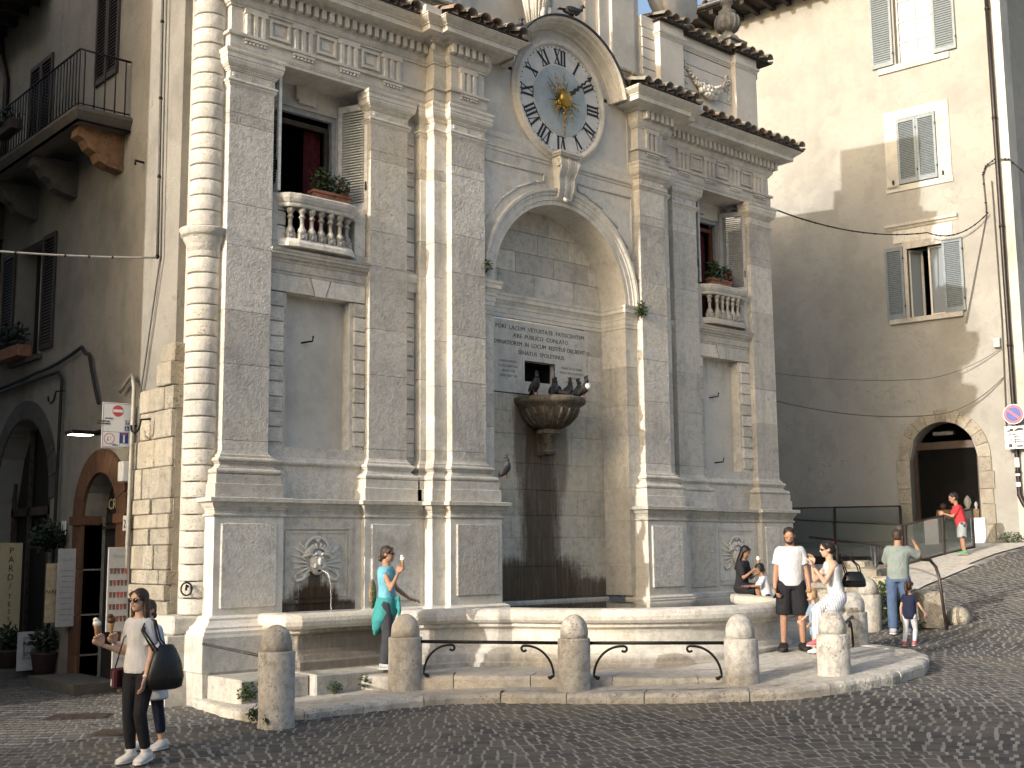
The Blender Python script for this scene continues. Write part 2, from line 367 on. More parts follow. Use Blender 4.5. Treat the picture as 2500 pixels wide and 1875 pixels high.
# ================================================================== the fountain facade
XC = 14.39
P, RB, BB, CC, DD = 15.0, 15.12, 14.79, 14.66, 14.81
NB = 15.43                                             # niche back wall
FAC = thing('fountain_facade', 'tall pale stone fountain facade with clock, pilasters and arched niche', 'facade', (XC, 15.5, 0))
def mir(path): return [(2 * XC - x, y) for x, y in reversed(path)]
def U(l): return [(XC + u, y) for u, y in l]
def both(path): return (path, mir(path))
def blocks(name, x0, x1, y0, y1, z0, z1, hs, mat, parent, var=.004, gap=.004, b=.008, rng=random.Random(3), cuts=None):
    # ashlar: one object per course (or per block when cuts gives vertical joints)
    z = z0; i = 0
    while z < z1 - .02:
        h = min(hs[i % len(hs)] * rng.uniform(.9, 1.1), z1 - z)
        if z1 - (z + h) < .12: h = z1 - z
        xs = [x0, x1]
        if cuts: xs = [x0] + sorted(x0 + (x1 - x0) * c for c in cuts[i % len(cuts)]) + [x1]
        for a, c in zip(xs, xs[1:]):
            d = rng.uniform(0, var)
            MB().bbox(a + (gap / 2 if a > x0 else 0), c - (gap / 2 if c < x1 else 0), y0 - d, y1, z + gap / 2, z + h - gap / 2, b).build(name, mat, parent)
        z += h; i += 1
# ---- profiles (outward offset q from the pilaster plane, height z)
PR_PLINTH = [(.40, -.35), (.40, .0), (.42, .40), (.435, .42), (.435, .86), (.42, .89)]
PR_PBASE = [(.40, .89), (.40, .93), (.36, .96), (.36, .985), (.30, 1.02), (.255, 1.07), (.255, 1.10), (.20, 1.13)]
PR_DIE = [(.17, 1.13), (.17, 2.455)]
PR_PCORN = [(.175, 2.455), (.195, 2.465), (.2, 2.48), (.195, 2.495), (.175, 2.505), (.175, 2.55), (.19, 2.553), (.19, 2.57), (.215, 2.60), (.235, 2.645), (.255, 2.655), (.285, 2.66), (.285, 2.712), (.265, 2.72)]
def torus(q, z0, z1, n=6):
    zc, r = (z0 + z1) / 2, (z1 - z0) / 2
    return [(q + r * math.sin(PI * i / n), zc - r * math.cos(PI * i / n)) for i in range(n + 1)]
PR_BASE = [(.168, 2.72), (.168, 2.905), (.145, 2.912), (.145, 3.04)] + torus(.105, 3.042, 3.122) + [(.085, 3.126), (.085, 3.14), (.06, 3.15), (.048, 3.175), (.06, 3.2), (.075, 3.203), (.075, 3.213)] + torus(.06, 3.215, 3.28) + [(.045, 3.285), (.045, 3.315), (.015, 3.33), (.002, 3.37)]
PR_CAP = [(.004, 8.66), (.02, 8.69), (.028, 8.695), (.028, 8.715)] + torus(.02, 8.718, 8.768, 5) + [(.004, 8.772), (.004, 8.885), (.022, 8.888), (.022, 8.908), (.036, 8.911), (.036, 8.932), (.05, 8.938), (.085, 8.975), (.1, 9.02), (.098, 9.05), (.108, 9.055), (.108, 9.118), (.116, 9.122), (.128, 9.15), (.128, 9.182)]
PR_ARCH = [(.01, 9.185), (.01, 9.235), (.022, 9.24), (.022, 9.262), (.03, 9.266), (.03, 9.415), (.055, 9.42), (.072, 9.425), (.072, 9.468), (.06, 9.475)]
PR_FRIEZE = [(.0, 9.475), (.0, 9.875)]
PR_BED = [(.012, 9.875), (.03, 9.88), (.03, 9.902), (.05, 9.915), (.075, 9.955), (.085, 9.985), (.085, 10.01), (.095, 10.014), (.095, 10.175), (.175, 10.178), (.175, 10.2), (.19, 10.212), (.205, 10.235), (.39, 10.24), (.39, 10.232), (.402, 10.232), (.402, 10.318), (.425, 10.322), (.425, 10.338), (.44, 10.345), (.465, 10.36), (.5, 10.385), (.525, 10.405), (.53, 10.42), (.545, 10.424), (.545, 10.44), (.5, 10.445)]
# ---- plan paths, left half (mirrored for the right)
ENT = U([(-6.43, 15.9), (-6.43, P), (-2.87, P), (-2.87, BB), (-2.615, BB), (-2.615, CC), (-1.905, CC), (-1.905, 14.9)])
PED = U([(-6.43, 15.62), (-6.43, P), (-5.70, P), (-5.70, 15.10), (-3.97, 15.10), (-3.97, P), (-2.87, P), (-2.87, BB), (-2.615, BB), (-2.615, CC), (-1.905, CC), (-1.905, 15.0)])
PIL1 = U([(-6.43, 15.6), (-6.43, P), (-5.70, P), (-5.70, 15.2)])
PIL2 = U([(-3.97, 15.2), (-3.97, P), (-3.25, P), (-3.25, 15.2)])
PILC = U([(-2.99, 15.2), (-2.99, P), (-2.87, P), (-2.87, BB), (-2.615, BB), (-2.615, CC), (-1.905, CC), (-1.905, 14.9)])
PLN2 = U([(-3.97, 15.2), (-3.97, P), (-2.87, P), (-2.87, BB), (-2.615, BB), (-2.615, CC), (-1.905, CC), (-1.905, 14.9)])
for side in (0, 1):
    g = (lambda p: p) if side == 0 else mir
    sg = -1 if side == 0 else 1
    X = (lambda u: XC + u) if side == 0 else (lambda u: XC - u)
    def xb(u0, u1): return (min(X(u0), X(u1)), max(X(u0), X(u1)))
    # pedestal zone
    MB().sweep(g(PED), PR_PLINTH, back=-.1).build('pedestal_plinth', 'travertine', FAC)
    MB().sweep(g(PED), PR_PBASE, back=-.1).build('pedestal_base_moulding', 'travertine_fine', FAC)
    MB().sweep(g(PED), PR_DIE, back=-.12).build('pedestal_course', 'travertine_fine', FAC)
    MB().sweep(g(PED), PR_PCORN, back=-.1).build('pedestal_cornice', 'travertine', FAC)
    # raised rough panels on the pedestals
    for (u0, u1, yf, z0, z1) in ((-6.50, -5.64, P, 1.22, 2.37), (-4.03, -3.13, P, 1.22, 2.37), (-2.67, -1.83, CC, 1.27, 2.37)):
        a, b = xb(u0, u1)
        MB().bbox(a, b, yf - .17 - .028, yf - .1, z0, z1, .012).build('raised_panel', 'travertine_rough', FAC)
    # pilasters: base, shaft blocks, capital
    for path, nm in ((PIL1, 'pilaster'), (PIL2, 'pilaster'), (PILC, 'pilaster')):
        po = MB().sweep(g(path), PR_CAP, back=-.1).build(nm, 'travertine_fine', FAC)
        MB().sweep(g(path), PR_BASE, back=-.1).build('base', 'travertine', po)
        rg = random.Random(int(abs(path[1][0]) * 100) + side)
        runs = {id(PIL1): [(-6.43, -5.70, P, 15.55)], id(PIL2): [(-3.97, -3.25, P, 15.3)], id(PILC): [(-2.99, -2.87, P, 15.2), (-2.87, -2.615, BB, 15.1), (-2.615, -1.905, CC, 15.0)]}[id(path)]
        for (u0, u1, y0, y1) in runs:
            a, b = xb(u0, u1)
            blocks('shaft_block', a, b, y0, y1, 3.36, 8.67, [.16, 1.05, .72, .95, .6, 1.1], 'travertine_rough' if (u1 - u0) > .5 else 'travertine', po, var=.003, gap=.003, b=.005, rng=rg)
        # neck rosettes on the capital
        for (u0, u1, y0, y1) in runs:
            if u1 - u0 < .5: continue
            for uu in (u0 + .07, (u0 + u1) / 2, u1 - .07):
                mb = MB()
                for k in range(5):
                    a = 2 * PI * k / 5; mb.ball((X(uu) + .028 * math.cos(a), y0 - .006, 8.83 + .028 * math.sin(a)), (.02, .012, .02), 6, 4)
                mb.ball((X(uu), y0 - .01, 8.83), (.014, .014, .014), 6, 4).build('rosette', 'travertine_fine', po)
    # entablature
    MB().sweep(g(ENT), PR_ARCH, back=-.15).build('architrave', 'travertine_fine', FAC)
    fz = MB().sweep(g(ENT), PR_FRIEZE, back=-.15).build('frieze', 'travertine_fine', FAC)
    co = MB().sweep(g(ENT), PR_BED, back=-.15).build('cornice', 'travertine_fine', FAC)
    MB().sweep(g(PLN2), [(.165, 2.722), (.165, 2.905), (.142, 2.912), (.142, 3.03)], back=-.1).build('plinth_course', 'travertine', FAC)
    # triglyphs, guttae, metope panels
    tm = MB()
    w = .375
    for k in range(3):
        a = -w / 2 + k * w / 3; tm.prism([(a + .020, -.0), (a + .034, -.05), (a + w / 3 - .034, -.05), (a + w / 3 - .020, 0)], 9.477, 9.80)
    tm.box(-w / 2, w / 2, -.055, .01, 9.80, 9.872).box(-w / 2 + .005, w / 2 - .005, -.008, .01, 9.477, 9.80)
    tme = tm.mesh('triglyph')
    gm = MB().box(-w / 2, w / 2, -.062, .0, 9.375, 9.412)
    for k in range(6):
        x = -w / 2 + (k + .5) * w / 6; gm.lathe([(.024, 0), (.014, .04)], (x, -.04, 9.335), 6, smooth=False)
    gme = gm.mesh('guttae')
    trig = [(-6.05, P), (-5.235, P), (-4.41, P), (-3.585, P), (-2.27, CC)]
    for uu, yy in trig:
        obj('triglyph', tme, 'travertine_fine', fz, (X(uu), yy, 0)); obj('guttae', gme, 'travertine_fine', fz, (X(uu), yy, 0))
    for uu in (-5.64, -4.82, -4.0):
        mb = MB(); a, b = X(uu) - .17, X(uu) + .17; z0, z1 = 9.535, 9.83
        for (c0, c1, d0, d1) in ((a, b, z0, z0 + .035), (a, b, z1 - .035, z1), (a, a + .035, z0 + .035, z1 - .035), (b - .035, b, z0 + .035, z1 - .035)): mb.box(c0, c1, P - .042, P + .01, d0, d1)
        mb.box(a + .09, b - .09, P - .010, P + .01, z0 + .085, z1 - .085)
        mb.build('metope_panel', 'travertine_fine', fz)
    # dentils
    dm = MB().bbox(-.040, .040, -.10, .02, 10.02, 10.172, .006).mesh('dentil')
    for (u0, u1, yy) in ((-6.50, -3.02, P), (-2.69, -2.0, CC)):
        n = round((u1 - u0) / .139)
        for k in range(n + 1):
            obj('dentil', dm, 'travertine_fine', co, (X(u0 + (u1 - u0) * k / n), yy - .1, 0))
    for (uu, yy) in ((-2.97, BB + .0), (-2.715, CC)):
        mb = MB().ball((X(uu), yy - .115, 10.1), (.05, .05, .068), 10, 8); mb.build('pine_cone', 'travertine_fine', co)
    # bay wall behind the pilasters
    a, b = xb(-5.72, -3.95)
    MB().box(a, b, RB, 15.5, 2.72, 3.225).build('bay_wall', 'travertine_rough', FAC)
    MB().sweep(U([(-5.70, RB), (-3.97, RB)]) if side == 0 else U([(3.97, RB), (5.70, RB)]), [(0, 3.2)] + torus(.02, 3.222, 3.292) + [(.02, 3.30), (0, 3.33)], back=-.05).build('string_moulding', 'travertine', FAC)
    MB().box(a, b, RB, 15.5, 3.30, 3.485).build('bay_wall', 'travertine_rough', FAC)
    # blind panel, its reveals and rusticated strips
    p0, p1 = -5.35, -4.23
    a, b = xb(p0 - .02, p1 + .02)
    MB().box(a, b, 15.34, 15.6, 3.3, 5.9).build('blind_panel', 'plaster_panel', FAC)
    for (c0, c1) in ((-5.72, p0), (p1, -3.95)):
        a, b = xb(c0, c1)
        MB().box(a, b, RB + .025, 15.5, 3.485, 5.765).build('reveal', 'travertine', FAC)
        z = 3.55
        d0, d1 = (c0 + .02, c1 - .06) if c0 < -5.5 else (c0 + .06, c1 - .02)
        a, b = xb(d0, d1)
        while z < 5.7:
            MB().bbox(a, b, RB - .015, RB + .05, z, min(z + .205, 5.76), .008).build('rustic_block', 'travertine', FAC); z += .222
        z = 6.55
        while z < 7.1:
            MB().bbox(a, b, RB - .015, RB + .4, z, min(z + .205, 8.95), .008).build('rustic_block', 'travertine', FAC); z += .222
    # rustic wall between pilaster and centre pier
    a, b = xb(-3.27, -2.97)
    MB().box(a, b, RB + .03, 15.4, 3.2, 9.2).build('bay_wall', 'travertine', FAC)
    a, b = xb(-3.235, -3.02); z = 3.42
    while z < 8.6:
        MB().bbox(a, b, RB - .005, RB + .06, z, z + .215, .008).build('rustic_block', 'travertine', FAC); z += .232
    pa = U([(-3.25, RB), (-2.99, RB)]) if side == 0 else U([(2.99, RB), (3.25, RB)])
    MB().sweep(pa, [(.0, 6.06), (.03, 6.08), (.03, 6.2), (.06, 6.24), (.08, 6.3), (.08, 6.36), (0, 6.38)], back=-.05).build('string_moulding', 'travertine_fine', FAC)
    # lintel with keystone
    cx = (p0 + p1) / 2
    for (pts) in ([(-5.69, 5.775), (cx - .105, 5.775), (cx - .19, 6.03), (-5.69, 6.03)], [(cx + .105, 5.775), (-3.98, 5.775), (-3.98, 6.03), (cx + .19, 6.03)]):
        MB().prism([(X(u), z) for u, z in pts], RB - .012, 15.45, axis='y').build('lintel_stone', 'travertine', FAC)
    MB().prism([(X(u), z) for u, z in [(cx - .085, 5.768), (cx + .085, 5.768), (cx + .17, 6.03), (cx - .17, 6.03)]], RB - .02, 15.45, axis='y').build('keystone', 'travertine_fine', FAC)
    pa = U([(-5.70, RB), (-3.97, RB)]) if side == 0 else U([(3.97, RB), (5.70, RB)])
    MB().sweep(pa, [(0, 6.03), (.02, 6.035), (.02, 6.075), (.034, 6.08), (.034, 6.20), (.05, 6.215), (.055, 6.235), (.09, 6.26), (.105, 6.3), (.125, 6.305), (.125, 6.34), (.14, 6.35), (.15, 6.385), (.0, 6.40)], back=-.3).build('bay_cornice', 'travertine', FAC)
    # window recess: sill block, balustrade, back wall with opening
    a, b = xb(-5.70, -3.97)
    MB().box(a, b, 15.08, 15.62, 6.40, 6.50).build('balcony_floor', 'travertine', FAC)
    w0, w1 = -5.48, -4.19
    for (c0, c1, z0, z1) in ((-5.72, w0, 6.4, 9.25), (w1, -3.95, 6.4, 9.25), (w0, w1, 8.86, 9.25)):
        a, b = xb(c0, c1); MB().box(a, b, 15.62, 15.9, z0, z1).build('window_wall', 'travertine_fine', FAC)
    a, b = xb(-5.72, -3.95)
    MB().box(a, b, 15.15, 15.75, 9.2, 9.4).build('window_soffit', 'travertine_fine', FAC)
    a, b = xb(cx - .19, cx + .19)
    MB().box(a, b, 15.565, 15.65, 8.98, 9.2).box(a + .04, b - .04, 15.545, 15.6, 8.92, 9.0).build('tablet', 'travertine_fine', FAC)
    bal = MB(); a, b = xb(-5.52, -4.22); zz = 7.04
    pl = [(a - .06, 15.3), (a - .02, 15.12), (a + .1, 14.99), (a + .24, 14.95), (b - .24, 14.95), (b - .1, 14.99), (b + .02, 15.12), (b + .06, 15.3)]
    bl = bal.sweep(pl, [(-.09, zz), (.02, zz), (.03, zz + .02), (.03, zz + .05), (.05, zz + .07), (.075, zz + .12), (.08, zz + .17), (.05, zz + .2), (-.14, zz + .205)], back=-.2).build('balustrade', 'quoin_stone', FAC)
    MB().sweep(pl, [(-.12, 6.44), (.03, 6.44), (.03, 6.50), (.0, 6.56), (-.1, 6.57)], back=-.2).build('plinth', 'travertine', bl)
    bp = [(.062, 0), (.062, .06), (.045, .065), (.06, .09), (.068, .12), (.06, .155), (.04, .18), (.03, .215), (.03, .285), (.036, .32), (.05, .325), (.05, .345), (.034, .36), (.034, .385), (.05, .41), (.06, .425), (.06, .48)]
    bm_ = MB().lathe(bp, (0, 0, 6.565), 10).box(-.062, .062, -.055, .055, 6.56, 6.66).mesh('baluster')
    for k in range(7):
        t = (k + .5) / 7; xx = a + .07 + (b - a - .14) * t; yy = 14.99 + (.06 if k in (0, 6) else 0) 
        obj('baluster', bm_, 'bollard_stone', bl, (xx, yy, 0))
    for q in (a - .13, b + .13):
        MB().bbox(q - .1, q + .1, 15.09, 15.5, 6.5, 7.24, .01).build('balustrade_post', 'travertine', bl)
    # window frame, room behind, shutters
    a, b = xb(w0, w1)
    fr = MB()
    for (c0, c1, z0, z1) in ((a, a + .07, 6.9, 8.86), (b - .07, b, 6.9, 8.86), (a + .07, b - .07, 8.78, 8.86)): fr.box(c0, c1, 15.66, 15.74, z0, z1)
    wf = fr.build('window_frame', 'shutter_grey', FAC)
    ir = MB()
    for (c0, c1, z0, z1) in ((a + .07, a + .14, 6.9, 8.7), (b - .14, b - .07, 6.9, 8.7), (a + .14, b - .14, 8.62, 8.7)): ir.box(c0, c1, 15.76, 15.82, z0, z1)
    ir.build('casement', 'wood_red' if side else 'wood_dark', wf)
    cu = MB()
    x0, x1 = (b - .42, b - .12)
    pts = [(x0 + (x1 - x0) * i / 14, 15.95 + .03 * math.sin(i * 2.2)) for i in range(15)]
    cu.add([(x, y, z) for z in (6.6, 8.65) for x, y in pts], [(i, i + 1, 16 + i, 15 + i) for i in range(14)], True).build('curtain', 'curtain_red', wf)
    MB().box(a - .3, b + .3, 17.4, 17.5, 6.3, 9.3).box(a - .4, a - .3, 15.9, 17.5, 6.3, 9.3).box(b + .3, b + .4, 15.9, 17.5, 6.3, 9.3).box(a - .3, b + .3, 15.9, 17.5, 9.2, 9.3).box(a - .3, b + .3, 15.9, 17.5, 6.3, 6.4).build('room', 'room_dark', wf)
    smat = 'shutter_white' if side == 0 else 'shutter_grey'
    def shutter(hx, hy, ang, z0, z1, width, mat, parent, n=34, wknob=True):
        # leaf hinged at (hx, hy), pointing along ang (plan), slats are sub-parts
        M = Matrix.Translation((hx, hy, 0)) @ Matrix.Rotation(ang, 4, 'Z'); t = .022
        mb = MB()
        for (c0, c1, d0, d1) in ((0, .07, z0, z1), (width - .07, width, z0, z1), (.07, width - .07, z0, z0 + .13), (.07, width - .07, z1 - .1, z1)): mb.box(c0, c1, -t, t, d0, d1, M)
        so_ = mb.build('shutter', mat, parent)
        sm_ = MB(); sm_.add([(.07, -.018, -.016), (width - .07, -.018, -.016), (width - .07, .018, .016), (.07, .018, .016), (.07, -.018, -.010), (width - .07, -.018, -.010), (width - .07, .018, .022), (.07, .018, .022)], [(0, 1, 2, 3), (4, 7, 6, 5), (0, 4, 5, 1), (2, 6, 7, 3), (1, 5, 6, 2), (0, 3, 7, 4)])
        sm_ = sm_.mesh('slat')
        for i in range(n):
            z = z0 + .15 + (z1 - z0 - .27) * (i + .5) / n
            s_ = obj('slat', sm_, mat, so_); s_.matrix_basis = Matrix.Translation((hx, hy, z)) @ Matrix.Rotation(ang, 4, 'Z')
        if wknob:
            MB().box(width - .045, width - .025, -.045, -.02, z0 + .32, z0 + .46, M).build('latch', 'iron', so_)
        return so_
    zsh0, zsh1 = 7.27, 9.03
    shutter(X(-5.49) if side == 0 else X(-4.19), 15.6, math.radians(-98), zsh0, zsh1, .56, smat, FAC)
    shutter(X(-4.17) if side == 0 else X(-5.47), 15.6, math.radians(-66), zsh0, zsh1, .56, smat, FAC)
    # iron hooks on the blind panel
    hooks = ((-4.98, 5.08),) if side == 0 else ((4.62, 4.98), (4.72, 3.66))
    for (uu, z) in hooks:
        MB().tube([(XC + uu, 15.36, z), (XC + uu + .12, 15.2, z + .02), (XC + uu + .125, 15.19, z + .10)], .014, 6).build('iron_hook', 'iron', FAC)
    # flower box on the balustrade
    fx = X(-4.57) if side == 0 else X(-4.92)
    fb = thing('flower_box', 'terracotta window box with oleander on the left balustrade' if side == 0 else 'terracotta window box with red flowers on the right balustrade', 'planter', (fx, 15.22, 7.25), 'window boxes of the facade')
    MB().prism([(-.33, -.07), (.33, -.07), (.33, .07), (-.33, .07)], 0, .17, Matrix.Translation((fx, 15.22, 7.25))).box(fx - .35, fx + .35, 15.22 - .09, 15.22 + .09, 7.40, 7.44).build('box', 'terracotta_pot', fb)
    lf = MB(); rg = random.Random(11 + side)
    leaves(lf, (fx - .14, 15.22, 7.6), (.2, .13, .24), 260, .085, rg); leaves(lf, (fx + .15, 15.2, 7.55), (.2, .13, .18), 260, .075, rg)
    lf.build('foliage', 'foliage', fb)
    fl = MB(); leaves(fl, (fx + .2, 15.12, 7.52), (.16, .06, .1), 40 if side else 16, .05, rg); fl.build('blossom', 'flower_red', fb)
# ---- centre: niche, arch, spandrels, clock wall
NH = 1.605; ZS = 6.40
def ring(r0, r1, y0, y1, c, a0=0., a1=PI, seg=40, mb=None):
    mb = mb or MB(); vs = []
    for i in range(seg + 1):
        a = a0 + (a1 - a0) * i / seg
        for r, y in ((r0, y0), (r1, y0), (r1, y1), (r0, y1)): vs.append((c[0] + r * math.cos(a), y, c[1] + r * math.sin(a)))
    fs = [(i * 4 + k, i * 4 + (k + 1) % 4, (i + 1) * 4 + (k + 1) % 4, (i + 1) * 4 + k) for i in range(seg) for k in range(4)]
    fs += [(0, 1, 2, 3), tuple(seg * 4 + k for k in (3, 2, 1, 0))]
    return mb.add(vs, fs)
def archring(prof, c, a0, a1, seg, mb=None, smooth=False):
    # (r, y) profile revolved about the axis through c along y
    mb = mb or MB(); k = len(prof)
    vs = [(c[0] + r * math.cos(a0 + (a1 - a0) * i / seg), y, c[1] + r * math.sin(a0 + (a1 - a0) * i / seg)) for i in range(seg + 1) for r, y in prof]
    fs = [(i * k + a, i * k + (a + 1) % k, (i + 1) * k + (a + 1) % k, (i + 1) * k + a) for i in range(seg) for a in range(k)]
    fs += [tuple(range(k)), tuple(range(seg * k, seg * k + k))[::-1]]
    return mb.add(vs, fs, smooth)
# wall with the arched opening (face at DD)
sp = MB(); seg = 28
arc = [(XC + NH * math.cos(PI - PI * i / seg), ZS + NH * math.sin(PI - PI * i / seg)) for i in range(seg + 1)]
top = [(x_, 9.05) for x_, z_ in arc]
for i in range(seg):
    q = [arc[i], arc[i + 1], top[i + 1], top[i]]
    sp.prism(q, DD, NB + .1, axis='y')
sp.box(XC - 1.93, XC - NH, DD, NB + .1, 6.40, 9.05).box(XC + NH, XC + 1.93, DD, NB + .1, 6.40, 9.05)
sp.build('spandrel_wall', 'travertine_fine', FAC)
MB().box(XC - 1.93, XC + 1.93, DD + .02, NB + .3, 9.05, 10.3).build('clock_wall', 'plaster_attic', FAC)
for s in (-1, 1):
    a, b = sorted((XC + s * NH, XC + s * 1.93))
    blocks('jamb_block', a, b, DD, NB + .05, 1.13, 5.99, [.55, .8, .62, .9], 'travertine', FAC, .003, .003, .005, random.Random(20 + s))
    # spandrel panels: sunk frames beside the keystone
    fr = MB()
    if s == -1: pts = [(-1.82, 8.50), (-.42, 8.50), (-.42, 8.37), (-.62, 8.33), (-1.05, 8.15), (-1.45, 7.85), (-1.72, 7.50), (-1.82, 7.30)]
    else: pts = [(1.82, 8.50), (.42, 8.50), (.42, 8.37), (.62, 8.33), (1.05, 8.15), (1.45, 7.85), (1.72, 7.50), (1.82, 7.30)]
    P3 = [Vector((XC + u, DD - .008, z)) for u, z in pts]
    for i in range(len(P3)):
        fr.tube([P3[i], P3[(i + 1) % len(P3)]], .02, 6)
    fr.build('spandrel_frame', 'travertine_fine', FAC)
    a, b = sorted((XC + s * .28, XC + s * 1.90))
    MB().sweep([(a, DD), (b, DD)], [(0, 8.70), (.015, 8.705), (.015, 8.755), (.035, 8.765), (.035, 8.80), (0, 8.81)], back=-.02).build('string_moulding', 'travertine_fine', FAC)
    fr = MB(); a, b = sorted((XC + s * .95, XC + s * 1.80))
    for (c0, c1, z0, z1) in ((a, b, 8.93, 8.96), (a if s < 0 else b - .03, a + .03 if s < 0 else b, 8.96, 10.1)): fr.box(c0, c1, DD - .002, DD + .06, z0, z1)
    fr.build('clock_wall_frame', 'plaster_attic', FAC)
ar = [(NH - .005, NB + .02), (NH - .005, DD - .03), (NH + .07, DD - .035), (NH + .075, DD - .05), (NH + .16, DD - .055), (NH + .165, DD - .07), (NH + .2, DD - .075), (NH + .235, DD - .105), (NH + .28, DD - .11), (NH + .285, DD + .01)]
nst = 11
for i in range(nst):
    a0 = PI * i / nst + .0015; a1 = PI * (i + 1) / nst - .0015
    archring(ar, (XC, ZS), a0, a1, 5).build('arch_stone', 'travertine_fine', FAC)
# imposts and the cornice round the inside of the niche
imp = [(0, 5.99), (.02, 5.995), (.02, 6.06), (.035, 6.065), (.035, 6.15), (.05, 6.16), (.055, 6.2), (.09, 6.25), (.1, 6.27), (.13, 6.275), (.13, 6.34), (.15, 6.36), (.16, 6.405), (.0, 6.42)]
ip = [(XC - 1.905, DD), (XC - NH, DD), (XC - NH, NB), (XC + NH, NB), (XC + NH, DD), (XC + 1.905, DD)]
MB().sweep(ip, [(q * .75, z) for q, z in imp], back=-.05).build('niche_cornice', 'travertine_fine', FAC)
stained('niche_stone', (.53, .50, .425), [(XC - .02, 2.9, .46, 1.9, .97), (XC + .05, 1.2, .98, .66, 1.), (XC - .65, 1.2, .9, .62, .95), (XC + 1.0, 1.12, .55, .36, .9), (XC - .47, 3.9, .16, .75, .75), (XC + .52, 3.75, .15, .85, .7), (XC - .33, 2.6, .14, 1.6, .75), (XC + .34, 2.9, .13, 1.3, .7), (XC + 1.55, 1.15, .22, .30, .9), (XC - 1.3, 1.15, .5, .45, .9)], (.085, .062, .040))
cuts = [(.2, .47, .78), (.33, .62, .9), (.12, .5, .74), (.28, .58, .86)]
blocks('ashlar_block', XC - NH, XC + NH, NB, NB + .15, .7, 4.66, [.42, .5, .46, .38], 'niche_stone', FAC, .002, .003, .004, random.Random(5), cuts)
blocks('ashlar_block', XC - NH, XC + NH, NB, NB + .15, 6.4, 8.06, [.42, .36, .4, .44], 'travertine', FAC, .004, .006, .006, random.Random(6), cuts)
blocks('ashlar_block', XC - NH, XC - 1.12, NB, NB + .15, 4.66, 6.0, [.42, .5], 'travertine', FAC, .002, .003, .004)
blocks('ashlar_block', XC + 1.16, XC + NH, NB, NB + .15, 4.66, 6.0, [.42, .5], 'travertine', FAC, .002, .003, .004)
# inscription slab with the dark slot above the bowl
sl_ = MB()
for (a, b, z0, z1) in ((-1.12, 1.28, 5.57, 5.96), (-1.12, 1.16, 5.27, 5.57), (-1.12, -.385, 4.9, 5.27), (.355, 1.16, 4.9, 5.27), (-1.12, 1.16, 4.68, 4.9)): sl_.box(XC + a, XC + b, NB - .03, NB + .12, z0, z1)
slab = sl_.build('inscription_slab', 'inscription_slab', FAC)
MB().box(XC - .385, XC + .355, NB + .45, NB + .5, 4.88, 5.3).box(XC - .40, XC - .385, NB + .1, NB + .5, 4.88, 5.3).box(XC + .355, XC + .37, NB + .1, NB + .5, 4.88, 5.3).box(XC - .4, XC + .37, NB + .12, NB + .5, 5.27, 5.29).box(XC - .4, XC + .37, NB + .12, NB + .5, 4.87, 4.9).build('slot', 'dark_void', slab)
fr = MB()
for (a, b, z0, z1) in ((-.43, -.385, 4.9, 5.31), (.355, .40, 4.9, 5.31), (-.385, .355, 5.27, 5.31)): fr.box(XC + a, XC + b, NB - .036, NB, z0, z1)
fr.build('slot_frame', 'inscription_slab', slab)
rt, up_ = (1, 0, 0), (0, 0, 1)
for (txt, x, z, sz, wid) in (('FORI  LACUM  VETUSTATE  FATISCENTEM', .03, 5.79, .105, 2.16), ('\u00c6RE  PUBLICO  CONLATO', .02, 5.655, .105, 1.36), ('ORNATIOREM  IN  LOCUM  RESTITUI  DECREVIT', .02, 5.515, .105, 2.22), ('SENATUS  SPOLETINUS', .03, 5.365, .105, 1.12)):
    letter(txt, sz, (XC + x, NB - .0325, z), rt, up_, 'engraved', slab, 'inscription_line', .0015, 'CENTER', wid=wid)
for (lines, x) in ((('PAULUS SPADA', 'EQVES HIEROSOL', '\u00c6DIFICIUM', 'ANNO REP. SAL'), -.76), (('FRANCISCUS MARIA', 'MARCHIO DE ANGELIS', 'CURAVERE', 'MDCCXLVIII'), .79)):
    for i, t_ in enumerate(lines): letter(t_, .062, (XC + x, NB - .0325, 5.2 - .085 * i), rt, up_, 'engraved_faint', slab, 'inscription_line', .0015, 'CENTER', .95)
# keystone console
ks = MB(); n = 22
def kprof(t):   # side profile of the scroll (y outwards, z)
    z = 8.86 - .78 * t; d = .20 + .10 * math.sin(PI * min(1, t * 1.9)) * (1 - t) + .05 * math.sin(PI * max(0, (t - .45) / .55)) - .14 * t
    return z, d
for i in range(n):
    (z0, d0), (z1, d1) = kprof(i / n), kprof((i + 1) / n); w0 = .22 - .075 * i / n; w1 = .22 - .075 * (i + 1) / n
    for (a, b, ex) in ((-1., -.62, .0), (-.58, -.2, -.012), (-.16, .16, .012), (.2, .58, -.012), (.62, 1., .0)):
        ks.add([(XC + a * w0, DD - d0 - ex, z0), (XC + b * w0, DD - d0 - ex, z0), (XC + b * w1, DD - d1 - ex, z1), (XC + a * w1, DD - d1 - ex, z1),
                (XC + a * w0, DD + .05, z0), (XC + b * w0, DD + .05, z0), (XC + b * w1, DD + .05, z1), (XC + a * w1, DD + .05, z1)], [(0, 1, 2, 3), (0, 3, 7, 4), (1, 5, 6, 2)], False)
kst = ks.build('keystone', 'travertine_fine', FAC)
MB().sweep([(XC - .235, DD), (XC - .235, DD - .26), (XC + .235, DD - .26), (XC + .235, DD)], [(-.02, 8.84), (.01, 8.85), (.03, 8.88), (.045, 8.885), (.045, 8.93), (-.1, 8.935)], back=-.26).build('abacus', 'travertine_fine', kst)
